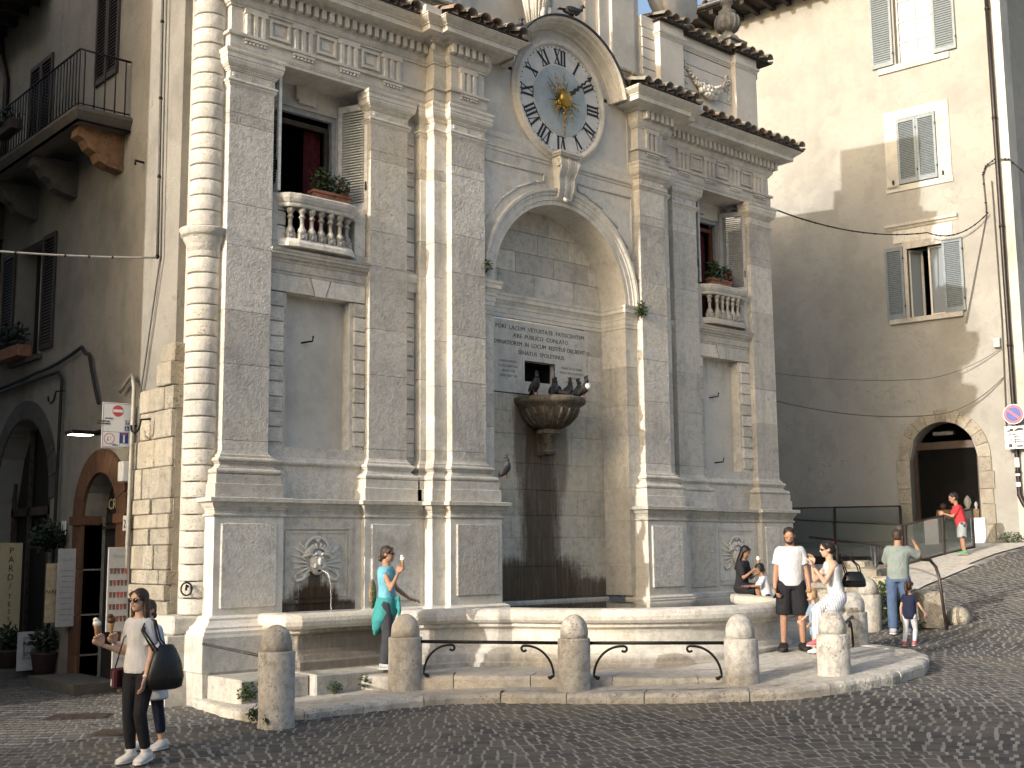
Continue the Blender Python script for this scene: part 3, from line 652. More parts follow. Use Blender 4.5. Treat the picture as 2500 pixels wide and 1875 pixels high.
for s in (-1, 1):
    sc = MB(); pts = []
    for i in range(40):
        t = i / 39; a = t * 4.6 * PI; r = .085 * (1 - t * .85); pts.append((XC + s * .232, DD - .19 + r * math.cos(a), 8.73 + r * math.sin(a)))
    sc.tube(pts, .018, 6).build('volute', 'travertine_fine', kst)
    sc = MB(); pts = [(XC + s * (.225 - .07 * t), DD - kprof(t)[1] + .0, kprof(t)[0]) for t in [i / 16 for i in range(2, 17)]]
    sc.tube(pts, .022, 6).build('scroll_edge', 'travertine_fine', kst)
MB().tube([(XC - .05, DD - .115, 8.12), (XC, DD - .125, 8.08), (XC + .06, DD - .12, 8.1)], .035, 8).build('scroll_foot', 'travertine_fine', kst)
# ---- hood over the clock
CZ = 9.955; CL = (XC, CZ)
hd = [(1.30, DD + .05), (1.30, DD - .05), (1.33, DD - .06), (1.335, DD - .10), (1.35, DD - .24), (1.37, DD - .25), (1.37, DD - .27), (1.385, DD - .275), (1.385, DD - .31), (1.40, DD - .33), (1.44, DD - .35), (1.44, DD + .05)]
a0 = math.asin((10.24 - CZ) / 1.44)
archring(hd, CL, a0, PI - a0, 44).build('clock_hood', 'travertine_fine', FAC)
archring([(1.442, DD - .38), (1.47, DD - .385), (1.475, DD + .6), (1.442, DD + .6)], CL, a0 + .12, PI - a0 - .12, 40).build('hood_cover', 'lead', FAC)
sp2 = MB(); seg = 30
for i in range(seg):
    aa, ab = a0 + (PI - 2 * a0) * i / seg, a0 + (PI - 2 * a0) * (i + 1) / seg
    sp2.prism([(XC, CZ + .3), (XC + 1.42 * math.cos(aa), CZ + 1.42 * math.sin(aa)), (XC + 1.42 * math.cos(ab), CZ + 1.42 * math.sin(ab))], DD + .02, 15.5, axis='y')
sp2.build('tympanum', 'plaster_attic', FAC)
# ---- roof tiles along the cornices, attic, aedicule
def tile_mesh(L=.46, r0=.095, r1=.118, t=.016):
    mb = MB(); n = 7; vs = []
    for (y, r) in ((0, r1), (L, r0)):
        for rr in (r, r - t):
            for i in range(n + 1): a = PI * i / n; vs.append((rr * math.cos(a), y, rr * math.sin(a) * .85))
    k = n + 1; fs = []
    for i in range(n): fs += [(i, i + 1, 2 * k + i + 1, 2 * k + i), (k + i, 3 * k + i, 3 * k + i + 1, k + i + 1), (i, k + i, k + i + 1, i + 1), (2 * k + i, 2 * k + i + 1, 3 * k + i + 1, 3 * k + i)]
    return mb.add(vs, fs, True).mesh('roof_tile')
TILE = tile_mesh(); rgt = random.Random(2)
def tile_row(x0, x1, y, z, pitch=.3, parent=None, step=.265, rows=2, rz=0.):
    n = max(2, round((x1 - x0) / step)); L = .46
    MB().box(x0 - .02, x1 + .02, y - .01, y + L * rows * .9, z - .03, z - .008).build('tile_board', 'roof_under', parent)
    for r in range(rows):
        for i in range(n):
            o = obj('roof_tile', TILE, 'roof_tile', parent)
            o.matrix_basis = Matrix.Translation((x0 + (x1 - x0) * (i + .5) / n + rgt.uniform(-.02, .02), y - .07 + rgt.uniform(-.03, .03) + r * L * .88, z + .05 + rgt.uniform(-.012, .012) + r * L * .88 * pitch)) @ Matrix.Rotation(rgt.uniform(-.07, .07), 4, 'Z') @ Matrix.Rotation(math.atan(pitch) + rgt.uniform(-.03, .03), 4, 'X')
            if i < n - 1 or r == 0:
                o = obj('roof_tile', TILE, 'roof_tile', parent)
                o.matrix_basis = Matrix.Translation((x0 + (x1 - x0) * (i + 1) / n, y + .0 + r * L * .88, z + .075 + r * L * .88 * pitch)) @ Matrix.Rotation(math.atan(pitch), 4, 'X') @ Matrix.Rotation(PI, 4, 'Y') 
FR = thing('facade_roof', 'terracotta roof tiles lying along the cornices of the fountain facade', 'roof', (XC, 15.5, 10.5))
for s in (-1, 1):
    a, b = sorted((XC + s * 6.97, XC + s * 3.42)); tile_row(a, b, P - .555, 10.47, .28, FR, rows=2)
    a, b = sorted((XC + s * 3.10, XC + s * 1.42)); tile_row(a, b, CC - .555, 10.475, .28, FR, rows=2)
    MB().box(XC + s * 3.26 - .16, XC + s * 3.26 + .16, BB - .5, 15.6, 10.44, 10.56).build('cornice_block', 'travertine_fine', FR)
AT = thing('facade_attic', 'pale plaster attic storey with swag relief above the right cornice', 'attic', (XC, 15.6, 10.5))
MB().box(XC - 6.6, XC + 6.6, 15.62, 19.5, 9.3, 10.7).build('attic_core', 'plaster_attic', AT)
MB().box(XC - 6.5, XC + 6.5, 15.42, 15.7, 10.2, 10.62).build('attic_core', 'plaster_attic', AT)
pc = [(.0, 12.27), (.012, 12.275), (.012, 12.30), (.03, 12.31), (.03, 12.335), (.05, 12.345), (.06, 12.375), (.06, 12.40), (.0, 12.41)]
for s in (-1, 1):
    if s < 0: continue
    X = lambda u: XC + s * u
    for (u0, u1, y) in ((3.25, 3.97, 15.2), (5.70, 6.43, 15.2)):
        a, b = sorted((X(u0), X(u1))); pl = MB().box(a, b, y, 15.5, 10.5, 12.28).build('attic_pilaster', 'plaster_attic', AT)
        pth = [(a, 15.5), (a, y), (b, y), (b, 15.5)]
        MB().sweep(pth, pc, back=-.1).build('cap_moulding', 'plaster_attic', pl)
        MB().box(a - .01, b + .01, y - .01, 15.6, 12.405, 12.60).build('cap_block', 'plaster_attic', pl)
    a, b = sorted((X(3.97), X(5.70)))
    MB().box(a, b, 15.36, 15.6, 10.5, 12.2).build('attic_panel', 'plaster_attic', AT)
    z = 10.6
    while z < 12.2:
        MB().bbox(a, b, 15.33, 15.45, z, z + .262, .006).build('attic_board', 'plaster_attic', AT); z += .278
    MB().sweep([(a, 15.33), (b, 15.33)], pc, back=-.1).build('cap_moulding', 'plaster_attic', AT)
    MB().box(a, b, 15.3, 15.6, 12.405, 12.56).build('attic_panel', 'plaster_attic', AT)
    a, b = sorted((X(2.85), X(3.25))); MB().box(a, b, 15.37, 15.7, 10.5, 12.42).build('attic_panel', 'plaster_attic', AT)
    z = 10.9
    while z < 12.3:
        MB().bbox(a + .02, b, 15.34, 15.45, z, z + .2, .006).build('attic_board', 'plaster_attic', AT); z += .218
    MB().box(a, b, 15.34, 15.6, 12.42, 12.66).build('cap_block', 'plaster_attic', AT)
    a, b = sorted((X(6.43), X(6.62))); MB().box(a, b, 15.36, 18.6, 9.3, 12.28).box(a, b + .05, 15.34, 18.6, 12.28, 12.5).build('attic_return', 'plaster_attic', AT)
    for k in range(6): MB().bbox(b - .01, b + .03, 15.36, 15.75, 10.7 + k * .27, 10.94 + k * .27, .006).build('attic_board', 'plaster_attic', AT)
    MB().box(X(3.3), X(6.5), 15.5, 18.6, 10.6, 12.5).build('attic_core', 'plaster_attic', AT)
    # swag of fruit and leaves
    sw = MB(); rg = random.Random(9); cx = X(4.83)
    for i in range(60):
        t = i / 59; x = cx - .72 + 1.44 * t; z = 11.93 - .46 * math.sin(PI * t) ** 1.2; r = .035 + .075 * math.sin(PI * t) ** 2
        for k in range(3): sw.ball((x + rg.uniform(-.05, .05), 15.31 - r * .6 + rg.uniform(-.02, .02), z + rg.uniform(-r, r)), (r * rg.uniform(.4, .75), r * .6, r * rg.uniform(.4, .75)), 7, 5)
    for (x, z) in ((cx - .74, 12.0), (cx + .74, 12.0)):
        sw.tube([(x + .07 * math.cos(a), 15.32, z + .07 * math.sin(a)) for a in [i * .5 for i in range(14)]], .025, 6)
        for k in range(8): sw.ball((x + rg.uniform(-.1, .1), 15.32, z - .1 - k * .055), (.05, .03, .045), 6, 4)
    for k in range(6):
        a = 2 * PI * k / 6; sw.ball((cx + .085 * math.cos(a), 15.2, 11.5 + .085 * math.sin(a)), (.06, .04, .06), 8, 6)
    sw.ball((cx, 15.17, 11.5), (.04, .035, .04), 8, 6)
    tag(sw.build('swag_relief', 'travertine_fine', AT), kind='stuff')
    tile_row(X(3.2), X(4.0), 15.1, 12.63, .25, AT, rows=2); tile_row(X(4.0), X(5.68), 15.2, 12.59, .25, AT, rows=2); tile_row(X(5.66), X(6.85), 15.1, 12.63, .25, AT, rows=2)
# aedicule above the clock (its top is out of the frame)
AE = thing('facade_aedicule', 'tall plaster centrepiece with stepped pilasters rising behind the clock hood', 'aedicule', (XC, 15.6, 10.5))
MB().box(XC - 1.5, XC + 1.5, 15.62, 17.6, 10.6, 15.3).build('panel', 'plaster_attic', AE)
for s in (-1, 1):
    for (u0, u1, y) in ((1.46, 1.74, 15.54), (1.74, 2.02, 15.44), (2.02, 2.66, 15.36), (2.66, 2.9, 15.46)):
        a, b = sorted((XC + s * u0, XC + s * u1)); MB().box(a, b, y, 17.4, 10.6, 15.3).build('pilaster_strip', 'plaster_attic', AE)
    a, b = sorted((XC + s * 1.5, XC + s * 2.92))
    MB().sweep([(a, 15.36), (b, 15.36)], [(0, 11.2), (.03, 11.22), (.05, 11.27), (.09, 11.29), (.09, 11.34), (0, 11.36)], back=-.1).build('string_moulding', 'old_limestone', AE)
    MB().box(a, b, 15.33, 15.5, 10.5, 11.2).build('pedestal', 'plaster_attic', AE)
MB().sweep([(XC - 2.95, 17.4), (XC - 2.95, 15.3), (XC + 2.95, 15.3), (XC + 2.95, 17.4)], [(-.2, 15.3), (0, 15.3), (.1, 15.5), (.12, 15.55), (.12, 15.95)], back=-1.0).build('cornice', 'plaster_attic', AE)
MB().box(XC - 6.4, XC + 6.5, 17.45, 26, 10.6, 13.3).build('unseen_shadow_mass', 'plaster_attic', AE)  # unseen mass added to cast the low step of shadow on the right house
dsc = MB(); M = Matrix.Translation((XC + 4.17, 15.75, 13.62)) @ Matrix.Rotation(PI / 2, 4, 'X')
dsc.lathe([(.0, 0), (.72, 0), (.74, .02), (.74, .2), (.72, .22), (0, .22)], (0, 0, 0), 40, M).lathe([(0, .22), (.36, .22), (.38, .24), (.38, .32), (.35, .34), (0, .34)], (-.12, -.30, 0), 30, M)
dsc.build('volute_disc', 'plaster_attic', AE)
# carved drapery over the hood
cv = MB(); rg = random.Random(4)
for i in range(16):
    t = i / 15; x = XC - .12 + (t - .5) * .62
    cv.tube([(x * 1. + .0, 15.3 - .18 * math.sin(PI * t), 12.6), (x + rg.uniform(-.05, .05), 15.24 - .22 * math.sin(PI * t), 12.05), (XC - .12 + (t - .5) * .36, 15.26 - .12 * math.sin(PI * t), 11.38)], [.06, .055, .03], 7)
for k in range(14): cv.ball((XC - .12 + rg.uniform(-.24, .24), 15.07, 11.6 + rg.uniform(0, .8)), (.07, .05, .1), 7, 5)
cv.build('carved_drapery', 'travertine_fine', AE)
# urn on the attic corner
un = thing('stone_urn', 'dark weathered stone urn on the right end of the attic', 'urn', (XC + 6.06, 15.65, 12.7))
c = (XC + 6.06, 15.65, 0)
kz = lambda z: 12.93 + (z - 12.6) * .64
MB().bbox(c[0] - .26, c[0] + .26, c[1] - .26, c[1] + .26, 12.55, 13.02, .02).bbox(c[0] - .31, c[0] + .31, c[1] - .31, c[1] + .31, 13.02, 13.08, .015).build('pedestal', 'urn_stone', un)
MB().lathe([(r * .64, kz(z) + .0) for r, z in [(.40, 12.84), (.40, 12.9), (.34, 13.0), (.2, 13.12), (.17, 13.18), (.24, 13.21), (.36, 13.3), (.42, 13.44), (.425, 13.58), (.38, 13.75), (.30, 13.83), (.27, 13.86), (.30, 13.88), (.30, 13.93), (.2, 13.96), (.15, 14.05), (.15, 14.2), (.22, 14.25), (.2, 14.4), (0, 14.55)]], c, 24).build('vase', 'urn_stone', un)
gd = MB()
for k in range(14):
    a = 2 * PI * k / 14; gd.tube([(c[0] + r * .64 * math.cos(a), c[1] + r * .64 * math.sin(a), kz(z)) for r, z in ((.25, 13.2), (.375, 13.3), (.425, 13.44), (.43, 13.58), (.385, 13.75))], .018, 5)
gd.build('gadroon', 'urn_stone', un)
# ================================================================== clock
CK = thing('facade_clock', 'round white clock with roman numerals and golden sun hands', 'clock', (XC, DD, CZ))
YF = DD - .03
def disc(r, y, mat, nm, par, seg=64, t=.01):
    return MB().lathe([(0, 0), (r, 0), (r, t), (0, t)], (0, 0, 0), seg, Matrix.Translation((XC, y, CZ)) @ Matrix.Rotation(PI / 2, 4, 'X'), False).build(nm, mat, par)
disc(1.02, YF + .01, 'clock_white', 'dial', CK); disc(.655, YF - .004, 'clock_white', 'dial_ring', CK, 64, .004); disc(.642, YF - .009, 'clock_blue', 'inner_dial', CK, 64, .004)
archring([(1.012, DD + .02), (1.012, YF - .02), (1.03, YF - .05), (1.06, YF - .065), (1.09, YF - .06), (1.105, YF - .045), (1.125, YF - .02), (1.15, YF + .0), (1.165, YF + .01), (1.165, DD + .02)], CL, 0, 2 * PI, 72).build('clock_frame', 'travertine_fine', CK)
def bar(mb, x0, z0, x1, z1, w, rot, rad):
    # stroke in numeral space (x right, z up from the numeral's centre), turned to its hour
    def T(x, z):
        zz = z + rad; return (XC + x * math.cos(rot) + zz * math.sin(rot), CZ - x * math.sin(rot) + zz * math.cos(rot))
    dx, dz = x1 - x0, z1 - z0; L = math.hypot(dx, dz) or 1; nx, nz = -dz / L * w / 2, dx / L * w / 2
    mb.prism([T(x0 + nx, z0 + nz), T(x1 + nx, z1 + nz), T(x1 - nx, z1 - nz), T(x0 - nx, z0 - nz)], YF - .008, YF + .002, axis='y')
NUM = ['XII', 'I', 'II', 'III', 'IV', 'V', 'VI', 'VII', 'VIII', 'IX', 'X', 'XI']; WD = {'I': .075, 'V': .15, 'X': .15}
for h, txt in enumerate(NUM):
    mb = MB(); rot = 2 * PI * h / 12; tot = sum(WD[c_] for c_ in txt); x = -tot / 2; H = .135; rad = .81
    for c_ in txt:
        w_ = WD[c_]; cx = x + w_ / 2
        if c_ == 'I': bar(mb, cx, -H, cx, H, .042, rot, rad)
        elif c_ == 'V': bar(mb, cx - .055, H, cx, -H, .042, rot, rad); bar(mb, cx + .055, H, cx, -H, .014, rot, rad)
        else: bar(mb, cx - .055, H, cx + .055, -H, .042, rot, rad); bar(mb, cx + .055, H, cx - .055, -H, .014, rot, rad)
        x += w_
    if txt != 'V': bar(mb, -tot / 2 - .005, H, tot / 2 + .005, H, .012, rot, rad)
    bar(mb, -tot / 2 + .005, -H, tot / 2 - .005, -H, .012, rot, rad)
    mb.build('numeral', 'clock_black', CK)
for k in range(60):
    a = 2 * PI * k / 60; s_ = .013 if k % 5 else .018; x, z = XC + .975 * math.sin(a), CZ + .975 * math.cos(a)
    MB().prism([(x - s_, z), (x, z + s_), (x + s_, z), (x, z - s_)], YF - .007, YF + .001, axis='y').build('minute_dot', 'clock_black', CK)
MB().lathe([(.13, .02), (.13, .06), (.12, .09), (.145, .10), (.15, .13), (.137, .165), (.10, .195), (.05, .212), (0, .216)], (0, 0, 0), 28, Matrix.Translation((XC, YF, CZ)) @ Matrix.Rotation(PI / 2, 4, 'X')).build('hub', 'gold', CK)
def ray(mb, ang, L, r=.021, amp=.032, waves=3.5, y=YF - .10, r0=.13):
    pts = [];
    for i in range(34):
        t = i / 33; l = r0 + (L - r0) * t; s_ = amp * (1 - .6 * t) * math.sin(waves * 2 * PI * t)
        pts.append((XC + l * math.sin(ang) + s_ * math.cos(ang), y, CZ + l * math.cos(ang) - s_ * math.sin(ang)))
    mb.tube(pts, [r * (1 - .6 * i / 33) for i in range(34)], 6)
for deg, L in ((-28, .50), (0, .50), (-62, .46), (110, .40), (148, .46), (218, .38), (242, .36)):
    mb = MB(); ray(mb, math.radians(deg), L); mb.build('sun_ray', 'gold', CK)
mb = MB(); ray(mb, math.radians(180), .64, .024, .034, 4.5); MB
mb.build('hour_hand', 'gold', CK)
mb = MB()
for k in range(4):
    a = PI * k / 4; mb.tube([(XC - .05 * math.sin(a), YF - .1, CZ - .62 - .05 * math.cos(a)), (XC + .05 * math.sin(a), YF - .1, CZ - .62 + .05 * math.cos(a))], .006, 5)
mb.build('hand_star', 'gold', CK)
mb = MB(); ray(mb, math.radians(50), .86, .034, .026, 6, YF - .12); a = math.radians(50)
for d in (-.32, .32): mb.tube([(XC + .9 * math.sin(a), YF - .12, CZ + .9 * math.cos(a)), (XC + .9 * math.sin(a) - .12 * math.sin(a + d), YF - .12, CZ + .9 * math.cos(a) - .12 * math.cos(a + d))], .014, 5)
mb.build('minute_hand', 'bronze_dark', CK)
for deg, L in ((-48, .52), (20, .40), (92, .40), (128, .42), (168, .45), (200, .42), (258, .38)):
    a = math.radians(deg); MB().tube([(XC + .12 * math.sin(a), YF - .07, CZ + .12 * math.cos(a)), (XC + L * math.sin(a), YF - .07, CZ + L * math.cos(a))], [.012, .003], 5).build('spike', 'bronze_dark', CK)
# ================================================================== bowl in the niche, masks in the side bays
stone('bowl_stone', (.13, .112, .085), tint=.03, pit=.8, bmp=.9, coarse=3.5, dirt=.8, pitscale=16.)
BW = thing('wall_bowl', 'weathered stone bowl on a fluted bracket in the niche, pigeons on its rim', 'bowl', (XC, 15.2, 3.7))
bo = (XC, 15.2, 0)
MB().lathe([(.0, 4.03), (.12, 4.03), (.2, 4.06), (.34, 4.14), (.46, 4.27), (.53, 4.38), (.56, 4.44), (.62, 4.47), (.655, 4.50), (.66, 4.55), (.64, 4.59), (.60, 4.6), (.56, 4.57), (.48, 4.5), (.2, 4.42), (0, 4.4)], bo, 32).build('basin', 'bowl_stone', BW)
MB().lathe([(.085, 3.60), (.11, 3.62), (.115, 3.66), (.085, 3.69), (.09, 3.76), (.12, 3.85), (.17, 3.93), (.19, 3.96), (.23, 3.97), (.23, 4.03), (.2, 4.05)], bo, 10, smooth=False).box(XC - .08, XC + .08, 15.2, 15.45, 3.60, 3.98).build('bracket', 'sandstone_bracket' if 'sandstone_bracket' in MATS else 'bowl_stone', BW)
mb = MB()
for k in range(20):
    a = 2 * PI * k / 20; mb.tube([(XC + r * math.cos(a), 15.2 + r * math.sin(a), z) for r, z in ((.22, 4.075), (.36, 4.155), (.475, 4.28), (.54, 4.39))], [.02, .03, .034, .02], 5)
mb.build('gadroon', 'bowl_stone', BW)
stained('mask_stone_l', (.56, .52, .45), [(XC - 4.94, 1.12, .40, .42, 1.), (XC - 4.94, 1.4, .12, .38, .95), (XC - 5.3, 1.1, .32, .2, .9), (XC - 4.5, 1.1, .36, .18, .9)], (.06, .036, .016), edge=.3)
for s in (-1, 1):
    cx = XC + s * 4.92 if s < 0 else XC + 4.78; y = 14.93; mt = 'mask_stone_l' if s < 0 else 'travertine_fine'
    MB().box(cx - .68, cx + .68, y - .004, y + .05, .98, 2.44).build('mask_panel', mt, FAC)
    fr = MB()
    for (q, d, t) in ((0, .022, .05), (.075, .012, .03)):
        a, b, z0, z1 = cx - .60 + q, cx + .60 - q, 1.24 + q, 2.34 - q
        for (c0, c1, d0, d1) in ((a, b, z1 - t, z1), (a, b, z0, z0 + t), (a, a + t, z0 + t, z1 - t), (b - t, b, z0 + t, z1 - t)): fr.box(c0, c1, y - d - .004, y + .02, d0, d1)
    fr.build('panel_frame', mt, FAC)
    mk = MB(); yy = y
    mk.ball((cx, yy - .05, 1.82), (.135, .13, .17), 14, 10).ball((cx, yy - .17, 1.83), (.03, .05, .055), 8, 6)
    for e in (-1, 1):
        mk.ball((cx + e * .055, yy - .15, 1.88), (.032, .025, .018), 8, 6).ball((cx + e * .07, yy - .15, 1.775), (.05, .045, .045), 8, 6)
        mk.tube([(cx + e * .02, yy - .17, 1.915), (cx + e * .06, yy - .175, 1.93), (cx + e * .11, yy - .13, 1.90)], .018, 6)
        for k in range(7):
            a = math.radians(58 - 17 * k); L = .54 - .05 * abs(k - 1.)
            p0 = Vector((cx + e * .1, yy - .05, 1.85 - .02 * k)); p1 = p0 + Vector((e * math.cos(a) * L * .75, .03, math.sin(a) * L * .55))
            mk.tube([p0, (p0 + p1) / 2 + Vector((0, -.03, .02)), p1], [.022, .016, .008], 6)
            if k < 6:
                a2 = math.radians(58 - 17 * (k + 1)); L2 = .54 - .05 * abs(k); p2 = Vector((cx + e * .1, yy - .05, 1.83 - .02 * k)) + Vector((e * math.cos(a2) * L2 * .75, .03, math.sin(a2) * L2 * .55))
                m0 = (p1 + p2) / 2 * .86 + p0 * .14 + Vector((0, .015, 0)); mk.add([p0, p1, m0, p2], [(0, 1, 2, 3)])
        mk.tube([(cx + e * .14, yy - .04, 1.68), (cx + e * .24, yy - .05, 1.60), (cx + e * .34, yy - .04, 1.58), (cx + e * .37, yy - .04, 1.64), (cx + e * .33, yy - .04, 1.68)], [.035, .03, .026, .02, .012], 6)
        for k in range(5):
            a = PI / 2 + e * (.25 + .35 * k); mk.tube([(cx + .1 * math.cos(a), yy - .12, 1.93 + .06 * math.sin(a)), (cx + .16 * math.cos(a) * 1.1, yy - .1, 1.93 + .12 * math.sin(a)), (cx + .20 * math.cos(a) * 1.2, yy - .05, 1.90 + .09 * math.sin(a))], .026, 6)
    arcp = [(cx + .20 * math.cos(a), yy - .05, 1.98 + .16 * math.sin(a)) for a in [PI * i / 14 for i in range(15)]]
    mk.tube(arcp, .024, 6).tube([(cx - .03, yy - .07, 2.12), (cx, yy - .08, 2.08), (cx + .03, yy - .07, 2.12)], .02, 6)
    mk.ball((cx, yy - .06, 1.72), (.07, .07, .05), 10, 6)
    mk.v = [(v[0], yy + (v[1] - yy) * .62, 1.82 + (v[2] - 1.82) * 1.1) for v in mk.v]
    mk.build('mask_relief', 'travertine_fine' if s > 0 else 'travertine_fine', FAC)
    MB().ball((cx, yy - .088, 1.70), (.03, .02, .016), 8, 6).build('mask_mouth', 'dark_void', FAC)
    if s < 0:
        st = MB(); rg = random.Random(8)
        st.tube([(cx + .02, yy - .15, 1.70), (cx + .05, yy - .24, 1.66), (cx + .07, yy - .28, 1.5)], [.007, .006, .005], 6)
        for k in range(26):
            z = 1.5 - .42 * (k / 25) ** .8; st.ball((cx + .07 + rg.uniform(-.008, .008), yy - .285 - .02 * k / 25, z), (.005, .005, .010), 6, 4)
        tag(st.build('water_jet', 'falling_water'), 'thin jet of water falling from the stone mask into the small basin', 'water')
# ================================================================== ground, setts, platform, basin, bollards
GT = [(-60, -.1), (4, -.05), (7.4, -.03), (9.6, .03), (10.9, .07), (12.3, .14), (13.5, .22), (16, .31), (18.5, .45), (20, .62), (22, .93), (24, 1.28), (26.5, 1.74), (28.5, 2.02), (34, 2.4), (80, 3)]
def g(x): return interp(GT, x)
LT = [(0, .06), (7.4, .09), (9.6, .155), (10.9, .195), (12.3, .28), (13.5, .37), (15, .45), (17, .52), (22, .6)]
def lev1(x): return interp(LT, x)
def lev2(x): return max(.33, lev1(x) + .004)
xs = [-60, -20] + [2 + .5 * i for i in range(60)] + [40, 80]
gv = [(x, y, g(x) - .001) for x in xs for y in (-60, 90)]
def ground_mat():
    m, nt, bs = newmat('joint_mortar'); p = pos(nt)
    c = ramp(nt, noise(nt, p, 3., 6), [(.3, (.19, .182, .165)), (.55, (.29, .28, .255)), (.8, (.36, .35, .32))])
    nt.links.new(c, bs.inputs['Base Color']); bs.inputs['Roughness'].default_value = .95; bs.inputs['Specular IOR Level'].default_value = .1
    bump(nt, bs, noise(nt, p, 60., 4), .5, .01)
    m, nt, bs = newmat('sett_stone'); p = pos(nt); r = rnd(nt)
    at = N(nt, 'ShaderNodeAttribute', attribute_name='tint'); t = mth(nt, 'ADD', at.outputs['Fac'], mth(nt, 'MULTIPLY', r, .0))
    c = ramp(nt, t, [(0., (.055, .055, .056)), (.4, (.075, .074, .073)), (.75, (.094, .091, .086)), (1., (.12, .114, .105))])
    c = mixc(nt, maprange(nt, noise(nt, p, 28., 5, .7), .5, .75, 0., .4), c, (.16, .15, .13))
    c = mixc(nt, maprange(nt, noise(nt, p, .5, 4), .45, .62, 0., .55), c, (.15, .135, .11))
    nt.links.new(c, bs.inputs['Base Color']); bs.inputs['Roughness'].default_value = .8; bs.inputs['Specular IOR Level'].default_value = .2
    bump(nt, bs, mth(nt, 'ADD', noise(nt, p, 26., 5, .65), mth(nt, 'MULTIPLY', noise(nt, p, 7., 3), .8)), .55, .02)
ground_mat()
GR = tag(MB().add(gv, [(2 * i, 2 * i + 2, 2 * i + 3, 2 * i + 1) for i in range(len(xs) - 1)], True).build('ground', 'joint_mortar'), kind='structure')
# ---- outlines in plan
KERB = [(7.62, 15.2), (7.50, 14.6), (7.36, 13.6), (7.38, 12.95), (7.75, 12.68), (8.5, 12.56), (9.2, 12.45), (9.75, 12.2), (10.2, 11.75), (10.6, 11.15), (11.1, 10.4), (11.65, 9.6), (12.25, 8.95), (13.0, 8.55), (13.9, 8.4), (14.8, 8.5), (15.6, 8.85), (16.15, 9.4), (16.4, 10.0), (16.45, 10.6), (16.7, 11.2), (17.4, 11.7), (18.3, 12.0), (19.4, 12.3), (20.6, 12.8), (21.2, 13.6), (21.3, 15.2)]
BC = (XC, 13.88); BR_ = 2.98
LB = [(-5.93, 14.95), (-5.93, 14.35), (-5.86, 14.16), (-5.68, 14.07), (-4.32, 14.07), (-4.05, 13.82), (-3.78, 13.56), (-3.32, 13.48), (-3.02, 13.11)]
aL = math.atan2(13.02 - BC[1], -2.85)
arcp = []
th0 = math.atan2(-.85, -2.856); th1 = -PI - th0
n_ = 34
arcp = [(BC[0] + BR_ * math.cos(th0 + (th1 - th0) * 0 + (2 * PI + (-PI - th0) - th0 - 0) * 0 + (a_ - th0) * 1), 0) for a_ in [0]]  # placeholder, filled below
a_s, a_e = th0, -PI - th0
if a_e < a_s: a_e += 2 * PI
arcp = [(BC[0] + BR_ * math.cos(a_s + (a_e - a_s) * i / n_), BC[1] + BR_ * math.sin(a_s + (a_e - a_s) * i / n_)) for i in range(n_ + 1)]
LBW = U(LB); BAS = LBW + arcp + mir(LBW)
def inpoly(p, poly):
    x, y = p; c = False; n = len(poly)
    for i in range(n):
        (x0, y0), (x1, y1) = poly[i], poly[i - 1]
        if (y0 > y) != (y1 > y) and x < (x1 - x0) * (y - y0) / (y1 - y0) + x0: c = not c
    return c
KPOLY = KERB + [(21.3, 15.3), (7.6, 15.3)]
# ---- setts: rows facing the slope, nearest 300 are single stones
def sett_variant(rg):
    a, b, h, c = .5, .5, .5, .045
    tp = [(-.5 + c, -.5 + c), (0, -.5 + c * .7), (.5 - c, -.5 + c), (.5 - c * .7, 0), (.5 - c, .5 - c), (0, .5 - c * .7), (-.5 + c, .5 - c), (-.5 + c * .7, 0)]
    bt = [(-.5, -.5), (0, -.5), (.5, -.5), (.5, 0), (.5, .5), (0, .5), (-.5, .5), (-.5, 0)]
    j = lambda s: rg.uniform(-s, s)
    top = [(x + j(.05), y + j(.05), .0045 + j(.0018)) for x, y in tp]; bot = [(x + j(.03), y + j(.03), -.018) for x, y in bt]
    fs = [tuple(range(8))] + [(i, 8 + i, 8 + (i + 1) % 8, (i + 1) % 8) for i in range(8)]
    return top + bot, fs
rgs = random.Random(12); VAR = [sett_variant(rgs) for _ in range(10)]
camr = (0.748, -0.664); camf = (0.664, 0.748)
setts = []
def in_frame(x, y, z, m=.06):
    v = Vector((x, y, z - 2.0)); d = v.dot(_f)
    if d < .5: return None
    sx = v.dot(_r) / d / .4283; sy = v.dot(_d) / d / .3213
    if abs(sx) > 1 + m or abs(sy) > 1 + m: return None
    return d
row = 0; t = 8.6
while t < 31:
    pitch = .19 * rgs.uniform(.93, 1.07)
    s_ = -16. + rgs.uniform(0, .2)
    while s_ < 16.:
        L = .135 * rgs.uniform(.8, 1.3)
        sc = s_ + L / 2
        tt = t + .55 * math.sin(sc * .42 + .6) + .22 * math.sin(sc * 1.15 + t * .35) + .012 * rgs.uniform(-1, 1)
        x = camr[0] * sc + camf[0] * tt; y = camr[1] * sc + camf[1] * tt
        sl = .55 * .42 * math.cos(sc * .42 + .6) + .22 * 1.15 * math.cos(sc * 1.15 + t * .35)
        s_ += L
        if x > 27.6 or (x > 7.62 and y > 15.3 and x < 21.2): continue
        if x > 22.6 and y > 13.0 + (x - 22.6) * .02 and x < 28: continue
        z = g(x)
        d = in_frame(x, y, z)
        if d is None or inpoly((x, y), KPOLY): continue
        setts.append((d, x, y, z, L - .022, pitch - .026, math.atan2(camr[1], camr[0]) + math.atan(sl), rgs.randrange(10), rgs.random()))
    t += pitch
setts.sort(key=lambda q: q[0])
vm = []
